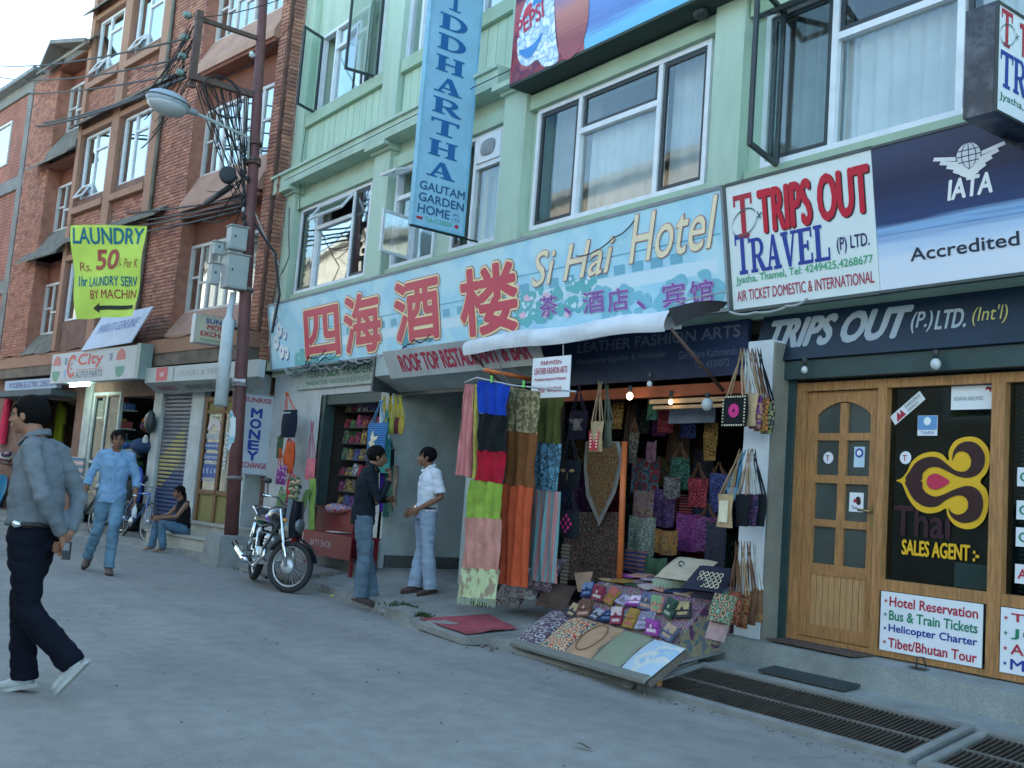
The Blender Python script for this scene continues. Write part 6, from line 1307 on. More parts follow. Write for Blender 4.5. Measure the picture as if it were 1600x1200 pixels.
obj('side_cover', MB().ball((.3, -.09, .58), .16, .04, .1, 12, 6), M_bpaint, mc); obj('side_cover', MB().ball((.3, .09, .58), .16, .04, .1, 12, 6), M_bpaint, mc)
mc.location = (-12.32, 5.15, .0); mc.rotation_euler = (R(-6), 0, R(-11))
# garland-like bundle of flower scarves on the handlebar
gl = thing('garland', 'cream and green knotted garland hung on the motorcycle handlebar', 'garland', (-11.35, 5.2, 1.0))
for i in range(9):
    c = V((-11.42 + .03 * math.sin(i * 2), 5.16, 1.3 - i * .04)); obj('strand', MB().tube([c + V((.06 * math.cos(t * .5) + .02 * i * .4, .05 * math.sin(t * .5), -.035 * math.sin(t * .25))) for t in range(12)], .014, 5), pm('garland_cream', (.55, .48, .3), .9) if i % 2 else pm('garland_green', (.12, .2, .12), .9), gl)

# ================================================================== BICYCLES
def bicycle(par_label, M, fm, group=None):
    t = thing('bicycle', par_label, 'bicycle', (0, 0, 0), group); W_ = [wheel(t, (x, 0, .33), (0, 1, 0), .33, .018, 20) for x in (0, 1.04)]
    f = MB(); bbp, seat, head, hb_ = V((.42, 0, .28)), V((.28, 0, .78)), V((.86, 0, .8)), V((.88, 0, .68))
    for a, b in ((bbp, seat), (seat, head), (bbp, hb_), (head, hb_)): f.tube([a, b], .017, 7)
    for s_ in (-1, 1): f.tube([bbp + V((0, .03 * s_, 0)), V((0, .05 * s_, .33))], .009, 5).tube([seat + V((0, .02 * s_, -.04)), V((0, .05 * s_, .33))], .008, 5)
    obj('frame', f, fm, t); g_ = MB()
    for s_ in (-1, 1): g_.tube([hb_ + V((0, .03 * s_, -.02)), V((1.04, .05 * s_, .33))], .011, 5)
    obj('fork', g_, fm, t); obj('handlebar', MB().tube([V((.86, 0, .82)), V((.86, 0, .92))], .012, 6).tube([V((.8, -.28, .96)), V((.88, -.1, .92)), V((.88, .1, .92)), V((.8, .28, .96))], .012, 6), M_alu, t)
    obj('saddle', MB().ball((.26, 0, .88), .13, .07, .035, 10, 6).tube([seat, V((.27, 0, .87))], .012, 6), M_seatv, t); obj('chainring', MB().lathe((.42, -.05, .28), (0, -1, 0), [(0, .085), (.006, .085)], 16), M_alu, t)
    obj('crank', MB().tube([V((.42, -.07, .28)), V((.36, -.08, .13))], .01, 5).wbox(.31, .4, -.16, -.08, .11, .13), M_alu, t); obj('mudguard', MB().grid(lambda u, v: V((math.cos(R(20 + 150 * u)) * .365, (v - .5) * .05, .33 + math.sin(R(20 + 150 * u)) * .365)), 10, 2), M_bframe, t)
    t.matrix_basis = M; return t
M_bkb = pm('bike_blue', (.03, .14, .4), .3, .1, 8, coat=.4)
def gm(x, y, a, lean=0): return Matrix.Translation((x, y, .05)) @ Matrix.Rotation(a, 4, 'Z') @ Matrix.Rotation(lean, 4, 'X')
_q = BF(-3.25, 0, .38); bicycle('blue bicycle parked before the blue shutter behind the walking man', gm(_q.x, _q.y, R(6), R(-6)), M_bkb)
_q = BF(-4.75, 0, .62); bicycle('dark old bicycle parked behind the walking man in the blue shirt', gm(_q.x, _q.y, R(4), R(-5)), M_bframe)
# ---- goods in front of the auto shop
def tyre(c, ax, r, rt, label): obj('tyre', MB().tube([V(c) + (lambda x, y: x * math.cos(t * .3142) + y * math.sin(t * .3142))(V(ax).orthogonal().normalized(), V(ax).cross(V(ax).orthogonal().normalized())) * (r - rt) for t in range(20)], rt, 8, close=True), M_tyre, label=label, cat='tyre', group='tyres stacked outside the auto parts shop')
nms = ['lowest', 'second from the bottom', 'third from the bottom', 'fourth from the bottom', 'fifth from the bottom', 'sixth from the bottom', 'seventh from the bottom', 'topmost']
for i in range(8): c = BF(-3.95 + .01 * (i % 3), .2 + i * .13, .0); tyre(c, (0, 0, 1), .31, .065, 'black tyre stacked outside the auto shop, %s of the stack' % nms[i])
for i in range(2): tyre(BF(-3.35 + i * .12, .85, .05), BR, .3, .05, ('upright black tyre leaning right of the tyre stack', 'second upright tyre leaning right of the tyre stack')[i])
obj('blue_hose_coil', MB().tube([BF(-3.32, .95, .15) + BF.u * (.3 * math.sin(t * .3142)) + BR * (.12 * math.cos(t * .3142)) for t in range(20)], .045, 7, close=True), pm('hose_blue', (.04, .1, .5), .5, .1), label='glossy blue tube coil hanging beside the tyres', cat='coil')
def lump(c, rx, ry, rz, m, name, label, cat, seed=0):
    mb = MB(); c = V(c); n, k = 16, 10
    mb.ball(c, rx, ry, rz, n, k)
    for i, v in enumerate(mb.v):
        d = v - c; mb.v[i] = c + d * (1 + .28 * mnoise.noise(d * (3 / max(rx, .05)) * .4 + V((seed, 0, 0))))
    return obj(name, mb, m, label=label, cat=cat)
_u = lambda s, z, d: BF(-s, z, d)
lump(_u(4.0, 1.32, 0), .4, .25, .13, cloth('dark_green_cover', (.03, .06, .03)), 'bundle', 'dark bundle lying on top of the tyre stack', 'bundle', 1)
lump(_u(4.15, 1.5, .02), .42, .25, .1, pattern('white_sack', [(.3, .34, .36), (.5, .55, .55), (.2, .25, .25)], 'noise', 6), 'sack', 'pale printed sack on the goods beside the auto shop', 'sack', 2)
lump(_u(3.55, 1.68, .0), .35, .2, .14, cloth('navy_cover', (.03, .06, .13)), 'bundle', 'navy blue covered bundle high beside the shutter post', 'bundle', 3)
lump(_u(4.45, 1.68, .0), .22, .15, .07, cloth('blue_bundle', (.05, .12, .35)), 'bundle', 'bright blue bundle behind the walking man', 'bundle', 4)
lump(_u(3.7, 1.42, .12), .09, .05, .05, cloth('lime_item', (.1, .4, .12)), 'bundle', 'small lime green bundle among the dark goods', 'bundle', 5)
lump(_u(3.32, 2.05, .1), .12, .1, .14, pattern('red_helmets', [(.35, .02, .05), (.08, .02, .08), (.02, .02, .03), (.3, .1, .02)], 'noise', 9), 'hanging_gloves', 'red and purple goods hanging at the shutter post', 'goods', 6)
lump(_u(3.1, 2.1, .14), .13, .1, .2, M_bframe, 'hanging_gloves', 'black gloves hanging left of the blue shutter', 'goods', 7)
lump(_u(3.3, 1.75, .1), .05, .05, .12, cloth('white_item', (.5, .52, .5)), 'hanging_gloves', 'small white goods hanging below the red ones', 'goods', 8)
# shelf goods behind the auto shop glass
cols_ = [(.3, .06, .05), (.05, .12, .3), (.4, .4, .42), (.05, .2, .15), (.35, .3, .08), (.12, .12, .14)]
rg = random.Random(8); cnm = ['red', 'blue', 'white', 'green', 'yellow', 'dark']
for r_i in range(6):
    obj('shelf', MB().box(BF, -6.0, -4.86, .55 + r_i * .36, .57 + r_i * .36, -.4, -.12), M_paleposts, bb)
    for k in range(7):
        a = -5.95 + k * .155; ci = rg.randrange(6); h_ = rg.uniform(.12, .3); obj('parts_box', MB().box(BF, a, a + rg.uniform(.08, .14), .571 + r_i * .36, .571 + r_i * .36 + h_, -.36, -.16), pm('box_' + cnm[ci], cols_[ci], .6, .2, 9), label='%s goods box %s from the left on the %s shelf of the auto shop' % (cnm[ci], ['first', 'second', 'third', 'fourth', 'fifth', 'sixth', 'last'][k], ['lowest', 'low second', 'third', 'fourth', 'fifth', 'highest'][r_i]), cat='box', group='goods boxes on the auto shop shelves')
# poster board and far left clothes
obj('poster_board', MB().box(BF, -6.9, -6.05, .75, 1.4, .03, .06), pattern('poster_redwhite', [(.55, .55, .55), (.45, .08, .1), (.6, .6, .6), (.1, .2, .3)], 'Z', 2.2), label='red and white notice board on the post behind the walking man', cat='board')
def garment(px, py, Y, w, h, m, label, sleeves=True, lean=0):
    c = WY(px, py, Y); mb = MB()
    def fn(u, v):
        a = u * 6.2832; ww = w * (.32 + .16 * v) * (1 if v > .08 else .35 + 8 * v); return c + V((math.cos(a) * ww + lean * v, math.sin(a) * .07 * (1 + .5 * v) + .02 * math.sin(a * 5) * v, -h * v))
    mb.grid(fn, 22, 10)
    if sleeves:
        for s_ in (-1, 1): mb.tube([c + V((s_ * w * .2, 0, -.05)), c + V((s_ * w * .48, 0, -h * .25)), c + V((s_ * w * .55, 0, -h * .5))], [.07, .06, .055], 8)
    t = obj('garment', mb, m, label=label, cat='clothing'); return t
garment(98, 628, 5.6, .62, 1.05, cloth('olive_green_dress', (.2, .24, .02)), 'olive green dress hanging behind the near man'); garment(14, 620, 4.6, .42, 1.1, cloth('magenta_dress', (.6, .04, .1)), 'bright pink red garment hanging at the left edge', False, -.12)
garment(20, 680, 4.9, .7, .7, pattern('yellow_black_print', [(.5, .28, .03), (.03, .03, .03), (.4, .3, .1)], 'voronoi', 7), 'yellow and black printed clothes at the left edge', False); garment(100, 735, 5.7, .5, .6, cloth('black_trousers', (.02, .02, .03)), 'black clothes hanging below the olive green dress', False)
garment(112, 700, 5.65, .16, .5, cloth('white_cloth', (.5, .55, .55)), 'narrow white cloth beside the olive green dress', False)
obj('blue_tarp', MB().grid(lambda u, v: WY(-10, 740, 4.6) + V((.0 + 1.2 * u, .1 * math.sin(u * 7 + v * 3), -.75 * v)), 14, 8), pm('tarp_blue', (.02, .22, .42), .5, .1, 4), label='bright blue tarp over a stall at the left edge', cat='tarp')
lump(WY(12, 715, 4.65), .3, .2, .16, pattern('stall_heap', [(.5, .4, .3), (.2, .05, .1), (.02, .05, .1), (.5, .45, .35)], 'voronoi', 9), 'clothes_heap', 'heap of coloured cloth on the stall at the left edge', 'cloth', 9)

# ================================================================== BAG SHOP GOODS
def scarf(q, Y, m, label, folds=3, amp=.02, name='scarf', tassel=None, d0=0, cat='scarf'):
    """q: the four photo corners (top left, top right, bottom right, bottom left) met on the vertical plane Y"""
    P = [WY(x, y, Y) for x, y in q]; mb = MB(); ph = q[0][0]
    def fn(u, v): p = P[0].lerp(P[1], u).lerp(P[3].lerp(P[2], u), v); q_ = mnoise.noise(V((u * 3 + ph, v * 1.2, 0))); return p + V((.012 * mnoise.noise(V((v * 3, ph, u * .5))), -d0 - amp * math.sin(u * folds * 6.28 + ph + .5 * math.sin(v * 4) + 2.2 * q_) * (.6 + .8 * abs(q_)) - .008 * math.sin(u * 23 + v * 5 + q_ * 4), -.012 * mnoise.noise(V((u * 4, ph, v)))))
    mb.grid(fn, 28, 8)
    if not tassel: return obj(name, mb, m, label=label, cat=cat)
    t = thing(name, label, cat, (P[2] + P[3]) / 2); obj('cloth', mb, m, t); tb = MB()
    for i in range(30):
        p = fn(i / 29, 1); tb.tube([p, p - V((random.uniform(-.006, .006), 0, .06 + random.uniform(0, .02)))], .0035, 3)
    obj('tassels', tb, tassel, t, kind='stuff'); return t
rail = thing('scarf_rail', 'dark metal rail with curled ends holding the hanging scarves', 'rail', WY(770, 600, 5.5))
obj('rod', MB().tube([WY(726, 598, 5.5), WY(745, 590, 5.5), WY(800, 602, 5.5), WY(900, 612, 5.5)], .009, 6), M_steel, rail); obj('hook', MB().tube([WY(800, 602, 5.5), WY(785, 585, 5.5), WY(780, 560, 5.6)], .006, 5), M_arm, rail)
GP = pm('green_peg', (.15, .6, .1), .4, 0)
for i, (x, y) in enumerate(((768, 592), (818, 600))): obj('peg', MB().tube([WY(x, y - 5, 5.48), WY(x, y + 6, 5.48)], .011, 5), GP, label='bright green clip on the scarf rail above the %s' % ('blue scarf', 'gold patterned scarf')[i], cat='clip')
Yc = 5.5
scarf([(748, 594), (797, 600), (791, 650), (746, 645)], Yc, cloth('royal_blue', (.01, .05, .38)), 'royal blue scarf at the top of the front column')
scarf([(746, 645), (791, 650), (789, 707), (745, 703)], Yc, cloth('black_cloth', (.008, .012, .014)), 'black scarf pinned below the royal blue one', 2, .012)
scarf([(745, 703), (789, 706), (786, 756), (741, 750)], Yc, cloth('crimson', (.36, .01, .03)), 'crimson red scarf pinned below the black one', 2)
scarf([(735, 749), (785, 756), (782, 812), (726, 808)], Yc, cloth('lime_green', (.25, .38, .06)), 'lime green scarf below the crimson one', 4, .016)
scarf([(726, 808), (782, 811), (780, 892), (721, 888)], Yc, cloth('pale_salmon', (.5, .24, .2)), 'pale salmon scarf below the lime green one', 4, .016)
M_flor = pattern('pale_green_floral', [(.5, .62, .35), (.55, .66, .4), (.5, .62, .36), (.35, .3, .22)], 'noise', 11)
scarf([(721, 886), (780, 890), (774, 936), (713, 932)], Yc, M_flor, 'pale green floral scarf with tassels nearly touching the walkway', 2, .01, tassel=pm('tassel_green', (.4, .5, .32), .9))
scarf([(730, 600), (742, 602), (737, 745), (712, 742)], Yc, cloth('dusty_pink', (.52, .2, .2)), 'dusty pink gathered scarf at the left end of the rail', 3, .03)
scarf([(742, 600), (749, 602), (744, 748), (733, 748)], Yc + .03, cloth('mustard_yellow', (.5, .45, .12)), 'narrow mustard scarf between the pink and blue scarves', 2, .02)
scarf([(797, 604), (842, 612), (838, 678), (791, 672)], Yc + .15, pattern('gold_brocade', [(.22, .18, .08), (.1, .09, .05), (.3, .25, .14)], 'noise', 30), 'dull gold brocade scarf at the top of the second column', 4)
scarf([(791, 672), (838, 678), (835, 762), (787, 756)], Yc + .15, cloth('snuff_brown', (.17, .07, .025)), 'brown scarf in the middle of the second column')
scarf([(785, 756), (833, 762), (824, 918), (777, 912)], Yc + .15, cloth('burnt_orange', (.45, .085, .035)), 'long burnt orange scarf at the bottom of the second column', 4, .024)
scarf([(842, 622), (882, 622), (876, 694), (838, 690)], Yc + .3, cloth('dark_olive', (.07, .075, .02)), 'dark olive scarf below the white placard')
scarf([(838, 690), (878, 694), (872, 768), (834, 764)], Yc + .3, pattern('ink_blue_print', [(.02, .04, .06), (.12, .28, .38), (.03, .06, .08), (.08, .18, .25)], 'noise', 16), 'blue and black printed scarf in the third column')
scarf([(834, 764), (874, 768), (868, 912), (827, 906)], Yc + .3, pattern('candy_stripe', [(.42, .14, .13), (.22, .26, .28), (.4, .12, .12), (.12, .3, .32)], 'X', 5.5), 'pink and grey vertically striped scarf in the third column', 3, .02)
def bag(px, py, w, h, Y, top, m, label, motif=None, strap=None, dep=.05, yaw=0, sep=None, name='shoulder_bag', cat='bag'):
    """px, py: photo point of the bag body's centre; top: photo point the straps hang from"""
    c = WY(px, py, Y); r = V((math.cos(yaw), math.sin(yaw), 0)); F = Frame(c - r * w / 2 - V((0, 0, h / 2)), r, (0, 0, 1)); t = thing(name, label, cat, c - V((0, 0, h / 2))); mb = MB()
    def prof(u, v): b = math.sin(math.pi * min(1, max(0, u))) ** .5 * math.sin(math.pi * (.08 + .84 * v)) ** .6; return b
    for s_ in (-1, 1): mb.grid(lambda u, v: F(w * u + .012 * math.sin(v * 5 + px) * (1 if u > .5 else -1) * (.2 + abs(u - .5)), h * v * (1 if True else 0), s_ * dep * .5 * prof(u, v) + .0), 10, 8)
    obj('pouch', mb, m, t); tp = WY(*top, Y); sm = strap or m; a = .22 * w if sep is None else sep
    for k, off in enumerate((.018, -.018)): obj('strap', MB().tube([F(w * .5 - a - .1 * w, h * .97, off), tp.lerp(F(w * .5 - a, h, off), .5) + V((0, -.01, 0)), tp + V((0, off, 0)), tp.lerp(F(w * .5 + a, h, off), .5), F(w * .5 + a + .1 * w, h * .97, off)], .008, 4), sm, t)
    if motif: motif(F.sub(0, 0, dep * .5 + .004), w, h, t)
    return t
def m_disc(c, c2, rr=.22):
    def f(F, w, h, t):
        obj('motif', MB().poly(F, [(w / 2 + w * rr * math.cos(i * .3927), h / 2 + w * rr * math.sin(i * .3927)) for i in range(16)], 0), c, t); obj('motif_eye', MB().poly(F, [(w / 2 + w * .05 * math.cos(i * .7854), h / 2 + w * .05 * math.sin(i * .7854)) for i in range(8)], .002), c2, t)
    return f
def m_border(c, n=9):
    def f(F, w, h, t):
        mb = MB()
        for i in range(n):
            for (a, b) in ((w * (.06 + .88 * i / (n - 1)), h * .05), (w * (.06 + .88 * i / (n - 1)), h * .93), (w * .05, h * (.06 + .87 * i / (n - 1))), (w * .94, h * (.06 + .87 * i / (n - 1)))): mb.poly(F, _rect(a - .007, b - .005, a + .007, b + .006), .001)
        obj('bead_border', mb, c, t, kind='stuff')
    return f
def m_rect(c, x0=.2, x1=.8, y0=.15, y1=.8): return lambda F, w, h, t: obj('panel', MB().poly(F, _rect(w * x0, h * y0, w * x1, h * y1), .002), c, t)
def m_knot(c):
    def f(F, w, h, t):
        mb = MB()
        for i in range(4):
            for s_ in (1, -1):
                o = (-.18 + .12 * i) * w; mb.poly(F, [(w * .5 + o - s_ * w * .2, h * .5 - h * .2 + 0), (w * .5 + o - s_ * w * .2 + .01, h * .5 - h * .2), (w * .5 + o + s_ * w * .2 + .01, h * .5 + h * .2), (w * .5 + o + s_ * w * .2, h * .5 + h * .2)], .002 + i * .0003 + (.001 if s_ > 0 else 0))
        obj('knot_motif', mb, c, t)
    return f
def m_diamond(c):
    def f(F, w, h, t):
        mb = MB()
        for a in range(-2, 3):
            for b in range(-2, 3):
                if abs(a) + abs(b) <= 2 and (a + b) % 2 == 0: mb.poly(F, [(w * .5 + a * w * .12 + w * .06 * math.cos(k * .7854), h * .5 + b * w * .12 + w * .06 * math.sin(k * .7854)) for k in range(8)], .002)
        obj('flower_motif', mb, c, t)
    return f
def m_both(*fs):
    def f(F, w, h, t):
        for q in fs: q(F, w, h, t)
    return f
def m_eyes(c):
    def f(F, w, h, t):
        mb = MB()
        for s_ in (-1, 1): mb.poly(F, catmull([(w * (.5 + s_ * .08), h * .62), (w * (.5 + s_ * .2), h * .7), (w * (.5 + s_ * .34), h * .64), (w * (.5 + s_ * .2), h * .58)], 3), .001)
        mb.poly(F, _rect(w * .49, h * .3, w * .52, h * .56), .001); obj('eye_motif', mb, c, t)
    return f
def m_wings(c, c2):
    def f(F, w, h, t):
        mb = MB(); m2 = MB()
        for s_ in (-1, 1):
            mb.poly(F, catmull([(w * (.5 + s_ * .04), h * .3), (w * (.5 + s_ * .4), h * .72), (w * (.5 + s_ * .36), h * .3), (w * (.5 + s_ * .3), h * .06), (w * (.5 + s_ * .05), h * .06)], 3), .001 + (s_ > 0) * .0004)
            for k in range(5): m2.poly(F, _rect(w * (.5 + s_ * .24) - .012, h * (.12 + .1 * k), w * (.5 + s_ * .24) + .012, h * (.17 + .1 * k)), .0025)
        obj('wing_motif', mb, c, t); obj('wing_feathers', m2, c2, t)
    return f
C = lambda n, c: cloth('c_' + n, c)
TAN, CRM, BLKC, BRW, PNK = C('tan', (.42, .3, .17)), C('cream', (.62, .58, .42)), C('bag_black', (.012, .014, .018)), C('brown', (.14, .07, .04)), pm('motif_pink', (.55, .03, .2), .8, 0)
STR = C('strap_tan', (.3, .2, .12)); STRW = C('strap_pale', (.45, .45, .42))
pt = lambda n, cs, k='voronoi', s=24, sd=0: pattern('p_' + n, cs, k, s * (2.4 if k == 'voronoi' else 1), .9, sd)
bag(1149, 642, .24, .245, 5.95, (1160, 545), BLKC, 'black square bag with pink round medallion and pearl border hanging by the column', m_both(m_disc(PNK, BLKC), m_border(CRM, 10)), STR, .03)
for i, (px, m_, lb, tp) in enumerate(((1172, TAN, 'tan beaded bag directly behind the pink medallion bag', 1165), (1180, pt('purpletan', [(.2, .05, .2), (.4, .25, .12), (.1, .02, .1)]), 'purple and tan bag third in the upper cluster by the column', 1172), (1190, pt('orangebrown', [(.4, .16, .05), (.15, .05, .03), (.3, .2, .05)]), 'orange brown bag fourth in the upper cluster by the column', 1178), (1199, pt('darkgreenb', [(.05, .06, .03), (.25, .25, .12), (.03, .02, .05)]), 'dark dotted bag hanging last at the right of the upper cluster', 1186))): bag(px, 640 + i * 4, .13, .25, 6.0 + i * .04, (tp, 545), m_, lb, strap=(STRW, STR, BRW, BLKC)[i])
bag(1133, 798, .15, .25, 5.95, (1158, 702), TAN, 'tan bag with pale cream panel hanging halfway down the column', m_rect(CRM, .2, .8, .15, .8), STR, .03)
bag(1146, 772, .14, .1, 6.05, (1163, 702), C('sky', (.12, .3, .45)), 'small light blue bag peeping over the tan bag'); 
for i, (px, lb) in enumerate(((1160, 'black bag next to the tan cream panel bag'), (1173, 'black embroidered bag in the middle of the middle cluster'), (1186, 'black bag nearest the white column in the middle cluster'))): bag(px, 797, .13, .24, 6.0 + i * .05, (1172 + i * 3, 702), (BLKC, pt('nightbeads', [(.01, .01, .02), (.02, .02, .03), (.15, .05, .12), (.02, .03, .08)], 'voronoi', 40), BLKC)[i], lb, strap=(STR, STRW, BLKC)[i])
for i, (px, py, m_, lb) in enumerate(((1148, 950, pt('redbrown', [(.2, .03, .03), (.1, .05, .03), (.3, .12, .06)]), 'red brown bag at the left of the lowest cluster'), (1160, 955, pt('rustbeads', [(.25, .1, .03), (.08, .04, .02), (.3, .05, .03), (.2, .18, .1)]), 'rust beaded bag with red base in the lowest cluster'), (1172, 950, BRW, 'plain brown bag in the lowest cluster by the column'), (1182, 946, pt('caramel', [(.3, .18, .08), (.2, .1, .05)], 'noise'), 'caramel bag nearest the column in the lowest cluster'))): bag(px, py, .12, .24, 5.9 + i * .06, (1152 + i * 9, 846), m_, lb, strap=(BRW, STR, BRW, STRW)[i])
bag(932, 682, .17, .27, 6.0, (938, 596), TAN, 'tan bag with red winged print hanging in the shop opening', m_wings(pm('motif_red', (.5, .03, .06), .8, 0), CRM), STR, .05)
bag(950, 678, .1, .24, 6.1, (948, 600), C('greygreen', (.1, .11, .08)), 'grey green bag just right of the red winged bag')
bag(890, 742, .3, .27, 6.0, (892, 660), BLKC, 'large black bag with a pair of gold eyes', m_eyes(pm('motif_gold', (.35, .24, .1), .8, 0)))
bag(888, 818, .29, .26, 5.95, (893, 760), BLKC, 'large black bag with pink petal diamond', m_diamond(PNK))
bag(903, 664, .26, .27, 6.15, (905, 600), C('plum_dark', (.02, .015, .03)), 'dark plum bag with pale endless knot pattern', m_knot(pm('motif_pale', (.42, .34, .28), .8, 0)))
bag(862, 700, .2, .25, 6.2, (868, 640), C('ink_dark', (.01, .015, .02)), 'dark bag with blue fringe half hidden by the scarves')
# pointed wall hanging, carpet, pole
def rn(q, Y, m, name, label, cat): P = [WY(x, y, Y) for x, y in q]; return obj(name, MB().add([p for p in P] + [p + V((0, .012, 0)) for p in P], [list(range(len(P)))] + [[len(P) + i for i in range(len(P) - 1, -1, -1)]] + [(i, (i + 1) % len(P), len(P) + (i + 1) % len(P), len(P) + i) for i in range(len(P))]), m, label=label, cat=cat)
wr = thing('wall_hanging', 'pointed ochre table runner with grey border hanging behind the orange pole', 'wall hanging', WY(945, 820, 6.5))
def rnp(n, q, Y, m, par): P = [WY(x, y, Y) for x, y in q]; return obj(n, MB().add(P, [list(range(len(P)))]), m, par)
rnp('border', [(915, 690), (968, 690), (974, 720), (962, 770), (936, 822), (916, 775), (912, 730)], 6.48, C('border_grey', (.3, .28, .26)), wr); rnp('runner', [(918, 692), (962, 692), (967, 720), (955, 768), (936, 808), (921, 770), (917, 730)], 6.47, pt('ochre_floral', [(.32, .16, .05), (.1, .06, .03), (.25, .1, .04), (.3, .2, .08), (.08, .08, .06)], 'voronoi', 20), wr)
rn([(884, 800), (975, 800), (966, 912), (878, 905)], 6.55, pt('carpet', [(.05, .035, .03), (.12, .08, .06), (.1, .02, .02), (.2, .16, .12), (.04, .04, .03)], 'voronoi', 15), 'carpet', 'dark patterned carpet hung behind the pointed runner', 'carpet')
rn([(878, 850), (890, 850), (884, 925), (874, 922)], 6.4, pt('carpet_edge', [(.2, .15, .1), (.4, .36, .3), (.1, .08, .06)], 'Z', 9), 'rug_roll', 'narrow pale edged rug standing left of the carpet', 'rug')
obj('orange_pole', MB().tube([WY(976, 690, 6.3), WY(968, 910, 6.3)], .028, 10), M_orng, label='bright orange wooden pole standing in the bag shop opening', cat='pole')
# goods hung inside, each its own piece
ins = [((1018, 704), .14, .2, 7.0, pt('leaf', [(.12, .05, .1), (.2, .1, .14)], 'noise'), 'purple leaf shaped pouch hanging inside the shop'), ((1008, 742), .38, .36, 7.1, pt('darkteal', [(.04, .07, .09), (.2, .03, .04), (.1, .14, .16)], 'voronoi', 9), 'teal and dark red embroidered cushion cover hanging inside'), ((1060, 690), .34, .4, 7.4, pt('dimbrown', [(.08, .06, .03), (.14, .06, .05), (.05, .06, .05)]), 'dim brown floral cloth at the back of the shop'), ((1005, 792), .3, .34, 6.95, pt('goldpurple', [(.28, .2, .06), (.2, .1, .25), (.3, .25, .12), (.12, .04, .12)]), 'gold and purple cushion cover beside the orange pole'), ((1038, 792), .26, .36, 7.1, pt('plum', [(.1, .05, .16), (.05, .03, .1), (.18, .1, .2)]), 'plum coloured cushion cover right of the gold one'), ((1072, 790), .34, .24, 7.2, pt('redstripe', [(.25, .02, .04), (.25, .03, .04), (.35, .35, .3), (.2, .02, .04)], 'Z', 6), 'red cloth with one pale stripe inside the shop'), ((1002, 836), .36, .36, 6.85, pt('sagegrid', [(.2, .25, .22), (.1, .12, .1), (.28, .3, .25)], 'voronoi', 26), 'sage grey patterned cushion cover low beside the orange pole'), ((1040, 845), .3, .22, 6.8, pt('orangebit', [(.3, .12, .03), (.12, .08, .05), (.25, .16, .06)]), 'orange patterned folded cloth inside the shop'), ((1075, 830), .3, .34, 7.0, pt('violet', [(.16, .04, .18), (.28, .06, .2), (.08, .03, .1)]), 'violet and pink embroidered cover inside the shop'), ((1040, 735), .3, .3, 7.5, pt('mossy', [(.06, .08, .03), (.14, .08, .05), (.03, .03, .03)]), 'moss green patterned cloth deep inside the shop'), ((1098, 740), .3, .5, 7.4, pt('midnight', [(.02, .03, .05), (.05, .06, .07), (.03, .02, .03)]), 'midnight blue hanging cloth deep at the right'), ((1100, 810), .3, .4, 7.2, pt('indigo', [(.03, .05, .12), (.06, .02, .05), (.02, .06, .07)]), 'indigo patterned cloth right of the red stripe'), ((994, 875), .3, .2, 6.75, pt('bluefold', [(.03, .06, .2), (.02, .03, .1), (.25, .12, .1)], 'Z', 8), 'stack of folded blue cloth at the foot of the orange pole'), ((1025, 885), .26, .18, 6.7, C('forest', (.05, .1, .06)), 'forest green bundle behind the purse table'), ((985, 660), .2, .4, 6.9, pt('duskstripe', [(.06, .03, .02), (.1, .06, .04), (.02, .02, .02)], 'X', 9), 'dusky striped cloth high in the left of the shop'), ((1003, 655), .26, .26, 7.3, pt('diamondgreen', [(.04, .06, .06), (.02, .03, .03), (.08, .1, .1)]), 'dark green cover with diamond high in the shop'), ((1088, 705), .2, .3, 7.6, pt('rustdark', [(.12, .05, .02), (.06, .03, .02)]), 'rust coloured cloth under the pale banner inside'), ((1050, 760), .2, .2, 6.9, pt('greypat', [(.12, .13, .13), (.2, .2, .18), (.08, .05, .05)]), 'small grey patterned pouch inside the shop'), ((1118, 850), .25, .4, 6.7, pt('navyfold', [(.02, .03, .06), (.05, .04, .05)]), 'navy folded shawls at the right inside the shop')]
for (px, py), w, h, Y, m_, lb in ins:
    c = WY(px, py, Y); mb = MB(); ph = px
    for s_ in (0, 1): mb.grid(lambda u, v: c + V(((u - .5) * w, (.03 if s_ else -.03) * math.sin(math.pi * u) * math.sin(math.pi * v) - .015 * math.sin(u * 9 + ph), (v - .5) * h - .02 * math.sin(u * 3.1))), 10, 8)
    obj('cushion_cover', mb, m_, label=lb, cat='textile')
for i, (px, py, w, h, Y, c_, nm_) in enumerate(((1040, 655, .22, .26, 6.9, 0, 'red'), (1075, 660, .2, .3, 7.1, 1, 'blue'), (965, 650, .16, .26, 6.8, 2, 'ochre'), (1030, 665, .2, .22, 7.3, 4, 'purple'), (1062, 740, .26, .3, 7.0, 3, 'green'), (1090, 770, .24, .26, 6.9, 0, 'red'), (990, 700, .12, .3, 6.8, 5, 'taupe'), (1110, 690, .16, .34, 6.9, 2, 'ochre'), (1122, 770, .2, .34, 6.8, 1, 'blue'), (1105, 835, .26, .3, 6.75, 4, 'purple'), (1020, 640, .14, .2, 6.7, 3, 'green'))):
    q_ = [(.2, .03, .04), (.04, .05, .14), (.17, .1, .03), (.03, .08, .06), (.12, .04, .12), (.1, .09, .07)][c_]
    bag(px, py, w, h, Y, (px + 2, py - 48), pt('dimbag%d' % c_, [q_, tuple(v * .4 for v in q_), tuple(v * 1.8 for v in q_)]), 'dim %s bag hung inside the shop, %s' % (nm_, ['near the top centre', 'below the pale battens', 'left of the orange pole top', 'behind the top centre goods', 'right of the teal and red cover', 'above the red striped cloth', 'just right of the orange pole top', 'high near the column', 'halfway up near the column', 'low near the column', 'highest right of the pole'][i]), None, BRW, .08)
